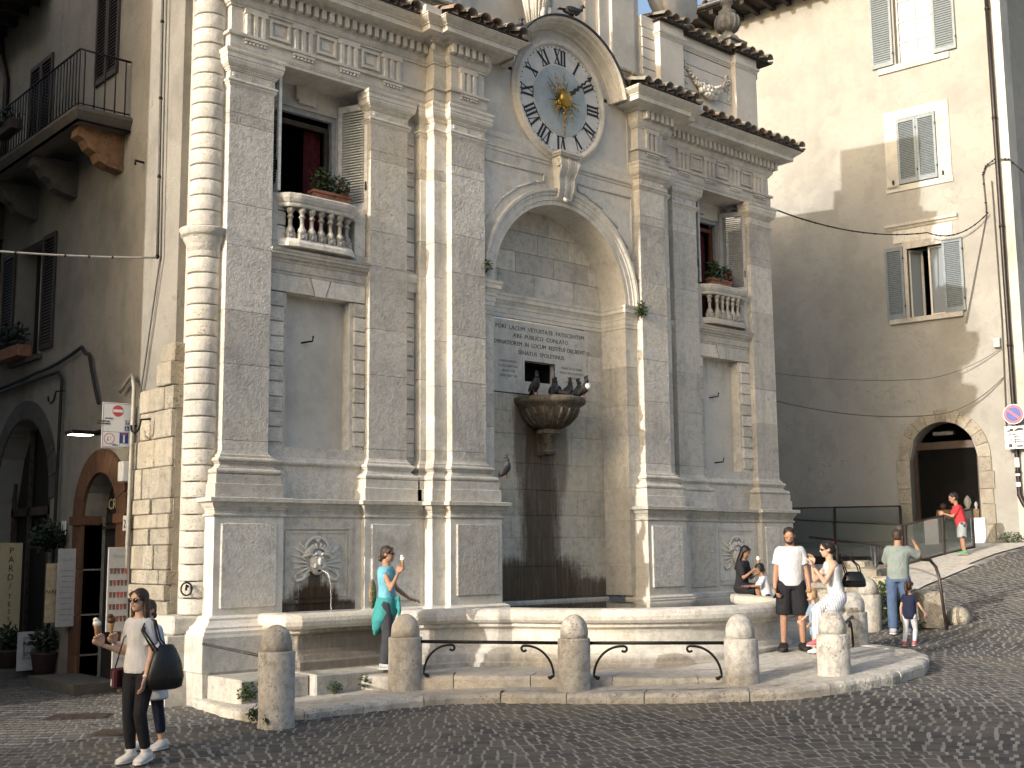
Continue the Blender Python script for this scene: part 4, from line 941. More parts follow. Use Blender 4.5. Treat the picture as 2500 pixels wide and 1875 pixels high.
def sett_M(q): 
    sl = (g(q[1] + .1) - g(q[1] - .1)) / .2
    return Matrix.Translation((q[1], q[2], q[3])) @ Matrix.Rotation(-math.atan(sl), 4, 'Y') @ Matrix.Rotation(q[6], 4, 'Z') @ Matrix.Diagonal((q[4], q[5], 1, 1))
for (vs_, fs_) in VAR:
    for tint in (.1, .35, .6, .9):
        me = MB().add(vs_, fs_).mesh('sett'); at = me.attributes.new('tint', 'FLOAT', 'POINT'); at.data.foreach_set('value', [tint] * len(me.vertices)); vm.append(me)
for q in setts[:300]:
    o = obj('sett', vm[q[7] * 4 + int(q[8] * 4)], 'sett_stone', GR); o.matrix_basis = sett_M(q)
big = MB(); tv = []
for q in setts[300:]:
    v_, f_ = VAR[q[7]]; big.add(v_, f_, False, sett_M(q)); tv += [q[8]] * len(v_)
me = bpy.data.meshes.new('setts'); me.from_pydata(big.v, [], big.f); at = me.attributes.new('tint', 'FLOAT', 'POINT'); at.data.foreach_set('value', tv); me.update()
tag(obj('setts', me, 'sett_stone', GR), kind='stuff')
# ---- platform: kerb stones, paved level, upper step
def seglen(path): return [math.dist(a, b) for a, b in zip(path, path[1:])]
def along(path, s):
    for a, b in zip(path, path[1:]):
        L = math.dist(a, b)
        if s <= L or b == path[-1]: return (a[0] + (b[0] - a[0]) * s / L, a[1] + (b[1] - a[1]) * s / L)
        s -= L
PLAT = thing('fountain_platform', 'raised pale stone platform with rounded kerb around the fountain', 'platform', (14, 11, 0))
def inset(path, d):
    out = []
    for i, p in enumerate(path):
        a = path[max(i - 1, 0)]; b = path[min(i + 1, len(path) - 1)]; dx, dy = b[0] - a[0], b[1] - a[1]; L = math.hypot(dx, dy) or 1
        out.append((p[0] - dy / L * d, p[1] + dx / L * d))
    return out
def sheet(outer, zf, name, mat, parent, inner_y=15.2):
    vs = []; n = 14
    for p in outer:
        q = (min(max(p[0], 7.7), 21.0) * .55 + XC * .45, 14.6)
        for k in range(n + 1):
            t = k / n; x = p[0] + (q[0] - p[0]) * t; y = p[1] + (q[1] - p[1]) * t; vs.append((x, y, zf(x)))
    m = len(outer); w_ = n + 1
    fs = [(i * w_ + k, (i + 1) * w_ + k, (i + 1) * w_ + k + 1, i * w_ + k + 1) for i in range(m - 1) for k in range(n)]
    return MB().add(vs, fs, True).build(name, mat, parent)
tot = sum(seglen(KERB)); s_ = 0; rgk = random.Random(21)
while s_ < tot - .05:
    L = min(rgk.uniform(.75, 1.35), tot - s_)
    if tot - s_ - L < .4: L = tot - s_
    n = max(2, int(L / .18)); pts = [along(KERB, s_ + .006 + (L - .012) * i / n) for i in range(n + 1)]
    # smooth little wobble on the worn nose
    mb = MB(); zs = []
    prof = [(.0, -.25), (.012, -.10), (.016, -.055), (.0, -.022), (-.03, -.006), (-.07, .0), (-.30, .002), (-.31, -.05)]
    k = len(prof); vs = []; nn = []
    for i, p in enumerate(pts):
        a = pts[max(i - 1, 0)]; b = pts[min(i + 1, n)]; dx, dy = b[0] - a[0], b[1] - a[1]; l = math.hypot(dx, dy) or 1; nx, ny = dy / l, -dx / l; w_ = rgk.uniform(-.012, .012); zz = rgk.uniform(-.006, .006)
        for q, z in prof: vs.append((p[0] + nx * (q + w_ * (q > -.1)), p[1] + ny * (q + w_ * (q > -.1)), lev1(p[0]) + z + zz * (z > -.03)))
    fs = [(i * k + a, (i + 1) * k + a, (i + 1) * k + a + 1, i * k + a + 1) for i in range(n) for a in range(k - 1)] + [tuple(range(k)), tuple(range(n * k, n * k + k))[::-1]]
    mb.add(vs, fs, False).build('kerb_stone', 'kerb_stone', PLAT); s_ += L
sheet(inset(KERB, .28), lambda x: lev1(x) - .006, 'paving', 'paving_stone', PLAT)
ST = [(9.35, 13.6), (9.55, 13.1), (10.2, 12.55), (10.75, 12.0), (11.2, 11.35), (11.7, 10.6), (12.3, 9.95), (12.9, 9.5), (13.6, 9.25), (14.3, 9.3), (15.0, 9.6)]
tot = sum(seglen(ST)); s_ = 0
while s_ < tot - .05:
    L = min(rgk.uniform(.9, 1.4), tot - s_)
    if tot - s_ - L < .4: L = tot - s_
    n = max(2, int(L / .2)); pts = [along(ST, s_ + .005 + (L - .01) * i / n) for i in range(n + 1)]
    vs = []; prof = [(.0, -.3), (.005, -.05), (-.008, -.014), (-.035, .0), (-.5, .0)]; k = len(prof)
    for i, p in enumerate(pts):
        a = pts[max(i - 1, 0)]; b = pts[min(i + 1, n)]; dx, dy = b[0] - a[0], b[1] - a[1]; l = math.hypot(dx, dy) or 1; w_ = rgk.uniform(-.01, .01)
        for q, z in prof: vs.append((p[0] + dy / l * (q + w_ * (q > -.1)), p[1] - dx / l * (q + w_ * (q > -.1)), lev2(p[0]) + z))
    MB().add(vs, [(i * k + a, (i + 1) * k + a, (i + 1) * k + a + 1, i * k + a + 1) for i in range(n) for a in range(k - 1)] + [tuple(range(k)), tuple(range(n * k, n * k + k))[::-1]]).build('step_stone', 'paving_stone', PLAT); s_ += L
sheet(inset(ST, .45), lambda x: lev2(x) - .004, 'paving', 'paving_stone', PLAT)
for (x0, x1, y0, y1) in ((7.62, 8.62, 13.72, 14.6), (8.63, 9.72, 13.58, 14.5), (9.73, 10.5, 13.62, 14.4)):
    MB().bbox(x0, x1, y0, y1, .02, .385, .02).build('step_slab', 'paving_stone', PLAT)
# ---- basin
BSN = thing('fountain_basin', 'large curved stone basin full of water below the facade', 'basin', (XC, 12.5, .3))
stained('basin_stone', (.60, .57, .51), [(XC - 4.9, .55, .9, .42, .75), (XC - 4.4, .6, .5, .3, .7), (XC + .2, .35, 3.5, .12, .35)], (.10, .072, .045))
PB = [(-.02, .1), (-.01, .38), (-.03, .40), (-.03, .50), (-.07, .53), (-.10, .585), (-.13, .60), (-.155, .66), (-.16, .80), (-.15, .845), (-.11, .87), (-.07, .885), (-.07, .925), (-.045, .935)]
PL = [(-.05, .935), (-.01, .945), (.025, .985), (.035, 1.04), (.022, 1.09), (-.015, 1.125), (-.08, 1.14), (-.30, 1.138), (-.34, 1.12), (-.35, 1.0)]
MB().sweep(BAS, PB, back=-.4).build('basin_wall', 'basin_stone', BSN)
cutsL = [0, 4, 6, 8]                       # lip of the side lobes is split at straight runs only
def lip(path): MB().sweep(path, PL, back=-.36).build('rim_stone', 'travertine', BSN)
def sub(a, b, f0, f1): return [(a[0] + (b[0] - a[0]) * f0, a[1] + (b[1] - a[1]) * f0), (a[0] + (b[0] - a[0]) * f1, a[1] + (b[1] - a[1]) * f1)]
for m_ in (0, 1):
    gg = (lambda p: p) if m_ == 0 else mir
    mid = sub(LBW[3], LBW[4], 0, .38)
    lip(gg(LBW[:4] + [mid[1]])); lip(gg([sub(LBW[3], LBW[4], .384, 1)[0], LBW[4], LBW[5], LBW[6], sub(LBW[6], LBW[7], 0, .3)[1]]))
    lip(gg([sub(LBW[6], LBW[7], .31, 1)[0], LBW[7], LBW[8], arcp[0], arcp[1]]))
for i0, i1 in ((1, 6), (6, 12), (12, 16), (16, 22), (22, 28), (28, 33)):
    lip(arcp[i0:i1 + 1])
wp = []
for i, p in enumerate(BAS):
    wp.append((p[0] + (.0 if abs(p[0] - XC) < .1 else (.2 if p[0] < XC else -.2)), p[1] + .2, 1.062))
wp += [(XC + 5.9, 15.2, 1.062), (XC + 1.6, 15.2, 1.062), (XC + 1.6, NB + .01, 1.062), (XC - 1.6, NB + .01, 1.062), (XC - 1.6, 15.2, 1.062), (XC - 5.9, 15.2, 1.062)]
bm = bmesh.new(); f_ = bm.faces.new([bm.verts.new(p) for p in wp]); bmesh.ops.triangulate(bm, faces=[f_]); me = bpy.data.meshes.new('water'); bm.to_mesh(me); bm.free()
obj('water', me, 'pool_water', BSN)
MB().box(XC - NH, XC + NH, NB - .07, NB, .9, 1.10).build('niche_ledge', 'travertine', BSN)
# ---- bollards and their rails
BP = [(7.38, 12.44, .02, 'lichen-stained stone bollard at the left end of the platform, nearest the camera'), (9.69, 13.07, .15, 'stone bollard in front of the woman in the turquoise top'), (10.97, 11.19, .19, 'stone bollard joined by iron rails on both sides, in front of the basin'), (12.41, 9.62, .27, 'stone bollard at the right end of the long iron rail'), (13.47, 8.98, .34, 'sunlit stone bollard in front of the woman in striped trousers'), (16.25, 10.45, .42, 'half-hidden stone bollard behind the seated woman, with an iron rail'), (18.9, 11.85, .52, 'farthest small stone bollard beside the greenery')]
ZT = 1.155
for i, (x, y, zb, lab) in enumerate(BP):
    b_ = thing('bollard', lab, 'bollard', (x, y, zb), 'stone bollards around the fountain'); r = .215; rgb = random.Random(40 + i); rgb0 = (rgb.uniform(-.02, .02), rgb.uniform(-.02, .02))
    zt = (ZT if i < 5 else (1.30 if i == 5 else 1.42)) + rgb.uniform(-.02, .02); r = .215 + rgb.uniform(-.008, .008); zsh = zt - .20 - .10
    if i == 0: zsh = zt - .30
    prof = [(r + .004, zb - .2), (r + .004, zb), (r, zb + .02), (r, zsh - .02), (r - .008, zsh - .005), (r - .03, zsh)]
    MB().lathe([(a + (rgb.uniform(-.002, .002)), z) for a, z in prof], (x, y, 0), 28).build('shaft', 'bollard_stone', b_)
    rd = r - .032; hh = zt - zsh
    MB().lathe([(rd, zsh - .01), (rd, zsh + .07)] + [(rd * math.cos(a), zsh + .07 + (hh - .07) * math.sin(a)) for a in [PI / 2 * k / 8 for k in range(1, 8)]] + [(0, zt)], (x, y, 0), 28).build('dome', 'bollard_stone', b_)
    for ch in list(b_.children):
        me = ch.data
        for v in me.vertices:
            n_ = math.sin(v.co.x * 23 + i * 5) * math.sin(v.co.y * 19 + 2 * i) * math.sin(v.co.z * 13 + i) * .006 + rgb.uniform(-.0025, .0025)
            dx, dy = v.co.x - x, v.co.y - y; l_ = math.hypot(dx, dy) or 1; v.co.x += dx / l_ * n_ + (v.co.z - zb) * rgb0[0]; v.co.y += dy / l_ * n_ + (v.co.z - zb) * rgb0[1]
def rail(a, b, za, zb_, label, scroll=True):
    t_ = thing('iron_rail', label, 'railing', (a[0], a[1], 0), 'iron rails between the bollards')
    A, B = Vector((a[0], a[1], za)), Vector((b[0], b[1], zb_)); d = (B - A).normalized(); A2 = A + d * .20; B2 = B - d * .20
    MB().tube([A2, B2], .022, 8).build('bar', 'iron', t_)
    for (p, s) in ((A2, 1), (B2, -1)):
        MB().lathe([(.04, 0), (.04, .05)], (0, 0, 0), 8, Matrix.Translation(p - d * s * .03) @ d.to_track_quat('Z', 'Y').to_matrix().to_4x4()).build('socket', 'iron', t_)
        if scroll:
            pts = []
            for k in range(15):
                a_ = PI * .5 * k / 14; pts.append(p + d * s * (.06 + .36 * (1 - math.cos(a_)) * 1.0) + Vector((0, 0, -.42 + .38 * math.sin(a_))))
            e = pts[-1]
            for k in range(8):
                a_ = k * .6; pts.append(e + d * s * (.035 * math.sin(a_) + .03) + Vector((0, 0, -.035 + .035 * math.cos(a_))))
            q0 = pts[0]; pre = [q0 + d * s * (.05 + .03 * math.cos(.6 * k)) + Vector((0, 0, -.0 - .03 * math.sin(.6 * k))) for k in range(6, 0, -1)]
            MB().tube(pre + pts, .016, 6).build('scroll', 'iron', t_)
rail((BP[1][0], BP[1][1]), (BP[2][0], BP[2][1]), .78, .78, 'black iron rail with scrolls left of the middle bollard')
rail((BP[2][0], BP[2][1]), (BP[3][0], BP[3][1]), .78, .78, 'black iron rail with scrolls right of the middle bollard')
rail((BP[4][0], BP[4][1]), (BP[5][0], BP[5][1]), .86, .92, 'iron rail behind the sunlit bollard by the seated woman')
t_ = thing('iron_rail', 'plain grey rail from the left corner plinth to the first bollard', 'railing', (7.2, 13.5, .7), 'iron rails between the bollards')
MB().tube([(7.50, 14.5, .80), (7.42, 12.62, .74)], .02, 8).build('bar', 'iron_grey', t_)
# ---- drain grates
for (x, y, w_, h_, rz, lab) in ((6.1, 15.0, .75, .42, -.6, 'rusty round-edged drain grate near the left wall'), (5.85, 13.42, .42, .42, -.75, 'slotted iron drain grate behind the walking woman')):
    gt = thing('drain_grate', lab, 'drain', (x, y, g(x)), 'drain grates in the street'); M = Matrix.Translation((x, y, g(x) + .012)) @ Matrix.Rotation(rz, 4, 'Z')
    MB().box(-w_ / 2, w_ / 2, -h_ / 2, h_ / 2, -.02, .0, M).build('frame', 'rust_iron', gt); sl_m = MB()
    for k in range(11):
        y0 = -h_ / 2 + h_ * (k + .5) / 11; MB().box(-w_ / 2 + .03, w_ / 2 - .03, y0 - .012, y0 + .012, 0, .01, M).build('grate_bar', 'rust_iron', gt)
# ---- weeds in the joints
wd = MB(); rgw = random.Random(31)
for (x, y, z, r, n) in ((7.72, 13.68, .25, .14, 160), (7.68, 13.75, .2, .1, 90), (8.9, 13.55, .22, .12, 90), (9.35, 13.5, .26, .1, 50), (7.3, 12.78, .1, .11, 160), (7.25, 12.35, .08, .08, 120), (9.7, 12.28, .1, .07, 70), (7.55, 12.55, .1, .07, 80)):
    leaves(wd, (x, y, z), (r, r * .6, r * .8), n, .045, rgw)
tag(wd.build('weeds', 'foliage'), 'small green weeds sprouting from joints of the platform steps', 'weeds', kind='stuff')
for (x, y, z, lab) in ((XC - 1.86, 14.7, 6.62, 'tuft of weeds growing at the left foot of the arch'), (XC + 1.86, 14.62, 6.35, 'tuft of weeds growing at the right foot of the arch')):
    lf = MB(); leaves(lf, (x, y, z), (.12, .1, .14), 130, .07, rgw); tag(lf.build('wall_plant', 'foliage'), lab, 'plant', 'tufts at the arch')
# ================================================================== generic wall with openings
def wall_open(x0, x1, z0, z1, y0, y1, holes, M=None, mb=None):
    # holes: (a, b, low, spring, top); top > spring means a round / pointed head
    mb = mb or MB(); cuts = {x0, x1}
    for (a, b, lo, sp, tp) in holes:
        n = 12 if tp > sp else 1
        for i in range(n + 1): cuts.add(min(max(a + (b - a) * i / n, x0), x1))
    cs = sorted(cuts)
    for a, b in zip(cs, cs[1:]):
        if b - a < 1e-4: continue
        def head(h, x):
            (p, q, lo, sp, tp) = h; t = (x - (p + q) / 2) / ((q - p) / 2); return sp + (tp - sp) * math.sqrt(max(0, 1 - t * t))
        hs = sorted([h for h in holes if h[0] < (a + b) / 2 < h[1]], key=lambda h: h[2])
        za = zb = z0
        for h in hs:
            if h[2] > za: mb.prism([(a, za), (b, zb), (b, h[2]), (a, h[2])], y0, y1, M, 'y')
            za, zb = head(h, a), head(h, b)
        mb.prism([(a, za), (b, zb), (b, z1), (a, z1)], y0, y1, M, 'y')
    return mb
def ring_stones(a, b, sp, tp, w_, y0, y1, n, mat, parent, M=None, name='arch_stone'):
    cx, rx, rz = (a + b) / 2, (b - a) / 2, tp - sp
    for i in range(n):
        t0, t1 = PI * i / n + .006, PI * (i + 1) / n - .006; k = 4; inn = []; out = []
        for j in range(k + 1):
            t = t0 + (t1 - t0) * j / k; inn.append((cx + rx * math.cos(t), sp + rz * math.sin(t))); out.append((cx + (rx + w_) * math.cos(t), sp + (rz + w_) * math.sin(t)))
        mb = MB()
        for j in range(k): mb.prism([inn[j], out[j], out[j + 1], inn[j + 1]], y0, y1, M, 'y')
        mb.build(name, mat, parent)
# ---- rusticated half column at the left corner of the fountain facade
MB().box(7.72, 8.2, 15.14, 15.75, -.2, 12.5).build('corner_core', 'travertine', FAC)
dr = MB().lathe([(.215, 0), (.232, .006), (.235, .014), (.235, .198), (.232, .206), (.215, .212)], (0, 0, 0), 24).mesh('quoin_drum')
z = 1.14; k_ = 0
while z < 12.2:
    if not (6.2 < z < 6.5): obj('quoin_drum', dr, 'quoin_stone', FAC, (7.80 + random.Random(k_).uniform(-.004, .004), 15.33, z))
    z += .226; k_ += 1
MB().lathe([(.2, 6.18), (.235, 6.20), (.235, 6.24), (.25, 6.25), (.25, 6.28), (.26, 6.30), (.30, 6.37), (.315, 6.42), (.34, 6.425), (.34, 6.47), (.36, 6.50), (.36, 6.525), (.22, 6.53)], (7.80, 15.33, 0), 28).build('quoin_capital', 'quoin_stone', FAC)
MB().bbox(7.24, 7.60, 15.04, 15.72, -.15, .44, .012).build('corner_plinth', 'travertine', FAC)
MB().bbox(7.27, 7.60, 15.07, 15.72, .445, .88, .012).build('corner_plinth', 'travertine', FAC)
MB().bbox(7.36, 7.95, 15.1, 15.72, .885, 1.13, .03).build('corner_plinth', 'travertine', FAC)
ir = MB(); cx, cy, cz = 7.60, 15.16, 1.52
ir.tube([(cx + .0, cy + .0, cz + .0), (cx - .05, cy - .05, cz + .02), (cx - .06, cy - .06, cz - .05)], .016, 6).build('ring_staple', 'iron', FAC)
MB().tube([(cx - .05 + .075 * math.cos(a) * .75, cy - .05 - .075 * math.cos(a) * .6, cz - .03 + .085 * math.sin(a)) for a in [2 * PI * i / 20 for i in range(21)]], .013, 6).build('iron_ring', 'iron', FAC)
# ================================================================== left building (flank on the side street)
LBD = thing('left_building', 'shadowed plaster house on the left with balcony and arched doorways', 'building', (7.6, 22, 0))
# local frame: x = -(Y) so that right in the picture is +x ; wall face at y = 0 looking to -X
ML = Matrix(((0, 1, 0, 7.6), (-1, 0, 0, 0), (0, 0, 1, 0), (0, 0, 0, 1)))
def L(y): return -y
holes = [(L(18.75), L(17.45), -.5, 2.55, 3.22), (L(22.9), L(20.25), -.5, 2.9, 4.35), (L(22.35), L(21.0), 5.45, 7.55, 7.55)]
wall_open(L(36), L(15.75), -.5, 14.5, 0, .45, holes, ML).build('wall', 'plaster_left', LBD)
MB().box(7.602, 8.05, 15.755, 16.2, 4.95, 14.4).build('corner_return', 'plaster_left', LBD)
# corner of old squared stones
rg = random.Random(17); z = -.2
while z < 4.9:
    h = rg.uniform(.2, .46); ye = 16.95 if z < 3.3 else (16.75 if z < 4.1 else 16.15)
    if z + h > 4.75: h = 4.95 - z
    y = 15.70 + rg.uniform(-.02, .02)
    while y < ye - .05:
        w_ = min(rg.uniform(.2, .62), ye - y)
        if ye - y - w_ < .18: w_ = ye - y
        d = rg.uniform(-.02, .045); M = ML
        MB().bbox(L(y + w_) + .004, L(y) - .004, -.05 - d, .3, z + .004, z + h - .004, .014, ML).build('corner_stone', 'old_limestone', LBD)
        y += w_
    z += h
MB().box(7.62, 8.0, 15.71, 16.0, -.2, 4.93).build('corner_return', 'old_limestone', LBD)
# sandstone doorway
ring_stones(L(18.75), L(17.45), 2.55, 3.22, .36, -.06, .3, 9, 'sandstone_door', LBD, ML)
for (a, b) in ((L(19.1), L(18.75)), (L(17.45), L(17.1))):
    zz = -.1
    for h in (.5, .62, .7, .75): MB().bbox(a, b, -.06, .3, zz, zz + h - .006, .01, ML).build('jamb_stone', 'sandstone_door', LBD); zz += h
MB().box(L(19.14), L(18.73), -.1, .25, 2.42, 2.56, ML).build('impost', 'sandstone_door', LBD); MB().box(L(17.47), L(17.06), -.1, .25, 2.42, 2.56, ML).build('impost', 'sandstone_door', LBD)
dr_ = MB().box(L(18.8), L(17.4), .34, .38, -.2, 3.3, ML).build('door', 'room_dark', LBD)
MB().box(L(18.72), L(17.48), .27, .31, 2.36, 2.40, ML).build('transom', 'wood_dark', dr_)
gr_ = MB()
for k in range(9):
    a = PI * k / 8; gr_.tube([ML @ Vector((L(18.1) + .1 * math.cos(a), .3, 2.45 + .08 * math.sin(a))), ML @ Vector((L(18.1) + .6 * math.cos(a), .3, 2.45 + .62 * math.sin(a)))], .008, 5)
gr_.build('fanlight_grille', 'iron', dr_)
letter('CRISPI', .24, (7.6 + .26, 18.15, 2.66), (0, -1, 0), (0, 0, 1), 'sign_cream', dr_, 'shop_lettering')
# black shop arch further left
ring_stones(L(22.9), L(20.25), 2.9, 4.35, .32, -.03, .3, 13, 'dark_arch_stone', LBD, ML)
sh = MB().box(L(23), L(20.2), .40, .44, -.2, 4.5, ML).build('shop_window', 'room_dark', LBD)
for (a, b, z0, z1) in ((20.3, 20.38, -.1, 4.1), (21.0, 21.1, -.1, 4.2), (22.0, 22.08, -.1, 4.2), (22.8, 22.88, -.1, 3.5), (20.3, 22.9, 2.65, 2.8)): MB().box(L(b), L(a), .28, .34, z0, z1, ML).build('frame_bar', 'wood_dark', sh)
# closed and open shutters
def leaf(y0, y1, z0, z1, off, mat, n, parent, M, ang=0., hinge=None):
    a, b = L(y1), L(y0); w_ = b - a; T = M @ Matrix.Translation((a if hinge != 'r' else b, off, 0)) @ Matrix.Rotation(ang, 4, 'Z'); x0, x1 = (0, w_) if hinge != 'r' else (-w_, 0)
    mb = MB()
    for (c0, c1, d0, d1) in ((x0, x0 + .06, z0, z1), (x1 - .06, x1, z0, z1), (x0 + .06, x1 - .06, z0, z0 + .1), (x0 + .06, x1 - .06, z1 - .08, z1)): mb.box(c0, c1, -.04, 0, d0, d1, T)
    so_ = mb.build('shutter', mat, parent); lv = MB()
    for i in range(n):
        z = z0 + .12 + (z1 - z0 - .22) * (i + .5) / n; h = (z1 - z0 - .22) / n * .42
        lv.add([(x0 + .06, -.034, z - h), (x1 - .06, -.034, z - h), (x1 - .06, -.006, z + h), (x0 + .06, -.006, z + h)], [(0, 1, 2, 3)], False, T)
    tag(lv.build('louvres', mat, so_), kind='stuff'); MB().box(x0 + .06, x1 - .06, -.006, -.003, z0 + .1, z1 - .08, T).build('shutter_back', 'dark_void', so_)
    return so_
leaf(18.08, 18.53, 9.72, 11.9, -.005, 'shutter_dark', 34, LBD, ML); leaf(18.54, 18.99, 9.72, 11.9, -.005, 'shutter_dark', 34, LBD, ML)
leaf(20.95, 21.5, 8.95, 11.0, -.005, 'shutter_dark', 30, LBD, ML); leaf(21.51, 22.05, 8.95, 11.0, -.005, 'shutter_dark', 30, LBD, ML)
leaf(20.4, 20.98, 5.5, 7.55, -.01, 'shutter_dark', 32, LBD, ML); leaf(22.4, 23.0, 5.5, 7.55, -.01, 'shutter_dark', 32, LBD, ML)
wn_ = MB().box(L(22.4), L(20.95), .35, .38, 5.4, 7.6, ML).build('window', 'room_dark', LBD); MB().box(L(22.0), L(21.6), .30, .33, 5.5, 7.5, ML).build('curtain', 'plaster_frame', wn_)
MB().box(L(22.45), L(20.9), -.08, .2, 5.36, 5.45, ML).build('sill', 'dark_arch_stone', LBD)
# eaves high on the left
ev = MB().box(L(36), L(21.2), -1.05, .2, 12.35, 12.45, ML).build('eaves', 'roof_under', LBD)
for k in range(24): MB().box(L(21.3 + k * .6), L(21.2 + k * .6), -1.0, .1, 12.2, 12.36, ML).build('rafter', 'roof_under', LBD)
MB().tube([ML @ Vector((L(23.6), -.12, 12.2)), ML @ Vector((L(23.5), -.1, 11.7)), ML @ Vector((L(23.3), -.06, 11.2)), ML @ Vector((L(23.3), -.06, 5))], .06, 8).build('downpipe', 'pipe_brown', LBD)
# balcony
bz = 8.76
bc = MB().box(6.72, 7.62, 17.5, 23.6, bz - .05, bz + .02).build('balcony', 'dark_arch_stone', LBD)
MB().sweep([(7.6, 17.5), (6.72, 17.5), (6.72, 23.6)][::-1], [(0, bz - .2), (-.06, bz - .2), (0, bz - .1), (.03, bz - .05), (.03, bz)], back=-.3).build('balcony_edge', 'dark_arch_stone', bc)
MB().tube([(7.58, 17.56, bz + .95), (6.76, 17.56, bz + .95), (6.76, 23.5, bz + .95)], .018, 6).build('handrail', 'iron', bc)
MB().tube([(7.58, 17.56, bz + .08), (6.76, 17.56, bz + .08), (6.76, 23.5, bz + .08)], .012, 6).build('bottom_rail', 'iron', bc)
bar_m = MB().tube([(0, 0, 0), (0, 0, .95)], .011, 5).mesh('baluster_bar')
for k in range(5): obj('baluster_bar', bar_m, 'iron', bc, (7.5 - k * .165, 17.56, bz))
for k in range(46): obj('baluster_bar', bar_m, 'iron', bc, (6.76, 17.56 + k * .128, bz))
for k, y in enumerate((17.75, 19.6, 21.4, 23.2)):
    mt = 'sandstone_corbel' if k == 0 else 'dark_arch_stone'
    if k == 0 and mt not in MATS: stone('sandstone_corbel', (.22, .13, .075), tint=.02, pit=.6, bmp=.9, dirt=.7)
    MB().prism([(7.62, bz - .2), (6.85, bz - .2), (6.84, bz - .36), (6.95, bz - .40), (7.02, bz - .52), (7.14, bz - .58), (7.2, bz - .7), (7.35, bz - .76), (7.62, bz - .80)], y, y + .26, axis='y').build('corbel', mt, bc)
for (y, z, n, lab) in ((20.6, bz + .5, 200, 'trailing plant in a box hanging on the dark balcony rail'), (22.2, bz + .5, 200, 'second plant box further along the dark balcony rail')):
    pb = thing('balcony_planter', lab, 'planter', (6.76, y, z), 'planters on the balcony')
    MB().box(6.64, 6.84, y - .4, y + .4, z - .1, z + .08).build('box', 'pot_dark', pb); lf = MB(); leaves(lf, (6.74, y, z + .15), (.18, .45, .2), n, .09, rg); lf.build('foliage', 'foliage_dark', pb)
pb = thing('sill_planter', 'red flower pot with leafy plant on the dark lower window sill', 'planter', (7.45, 22.0, 5.45))
MB().box(7.33, 7.58, 21.4, 22.5, 5.46, 5.66).build('box', 'terracotta_pot', pb); lf = MB(); leaves(lf, (7.45, 22.0, 5.85), (.2, .55, .25), 260, .11, rg); lf.build('foliage', 'foliage_dark', pb)
# cables
def cable(name, pts, r, mat, label, sag=0., n=14, group=None, ties=0):
    P3 = []
    for a, b in zip(pts, pts[1:]):
        a, b = Vector(a), Vector(b)
        for i in range(n): t = i / n; P3.append(a + (b - a) * t + Vector((0, 0, -sag * 4 * t * (1 - t))))
    P3.append(Vector(pts[-1])); t_ = thing(name, label, 'cable', tuple(P3[0]), group); MB().tube(P3, r, 6).build('strand', mat, t_)
    if ties:
        for i in range(ties):
            p = P3[int(len(P3) * (i + .5) / ties)]; MB().ball(tuple(p), r * 1.6, 6, 4).build('tie', 'cable_dark', t_)
    return t_
cable('wall_cable', [(7.54, 16.42, 11.2), (7.54, 16.3, 6.3)], .022, 'cable', 'thin cable running down the sunlit strip of the left house', 0, 4, 'cables on the left house', 14)
cable('wall_cable', [(7.54, 16.28, 11.2), (7.54, 16.2, 6.3), (7.54, 16.62, 4.7), (7.54, 16.75, 4.25)], .012, 'cable', 'second thinner cable slanting to the stone corner of the left house', 0, 4, 'cables on the left house')
cable('street_cable', [(7.54, 16.3, 6.28), (2.2, 16.6, 6.0)], .014, 'cable_light', 'pale cable strung across the side street from the left house', .12, 16, None, 12)
cable('wall_cable', [(7.52, 24.5, 5.05), (7.52, 21.0, 5.1), (7.52, 18.95, 5.3), (7.52, 18.65, 5.15), (7.52, 18.2, 4.3)], .03, 'cable_dark', 'dark bundled cable looping above the shop arch to the road sign', .05, 6, 'cables on the left house')
cable('wall_cable', [(7.52, 24.5, 4.9), (7.52, 19.9, 5.0), (7.52, 19.75, 4.85), (7.5, 19.75, 2.0), (7.5, 19.85, .3)], .028, 'cable_dark', 'dark cable dropping between the two arched doorways', .0, 4, 'cables on the left house')
cable('wall_pipe', [(7.50, 17.35, 4.4), (7.50, 16.95, 4.62), (7.48, 16.82, 4.4), (7.48, 16.86, 2.3), (7.48, 16.95, .0)], .03, 'pipe_grey', 'grey conduit bending down beside the road sign', 0, 3)
MB_ = MB().bbox(7.42, 7.55, 16.98, 17.16, 3.02, 3.32, .012).build('junction_box', 'sign_white'); tag(MB_, 'small pale junction box below the road sign', 'box')
for (y, z, lab) in ((16.42, 3.75, 'curved iron hook on the sunlit stone corner'), (19.7, 4.5, 'curved iron hook on the shadowed wall above the doorway')):
    tag(MB().tube([(7.5, y - .14, z + .14), (7.36, y - .14, z + .12), (7.34, y - .12, z - .02), (7.34, y, z - .07), (7.34, y + .12, z - .02), (7.34, y + .14, z + .06)], .017, 6).build('iron_hook', 'iron'), lab, 'hook', 'iron hooks on the left house')
tag(MB().tube([(7.6, 17.0, 7.92), (7.45, 16.98, 7.92), (7.45, 16.98, 7.85)], .018, 6).build('iron_pin', 'iron'), 'small iron pin sticking out of the upper left wall', 'hook')
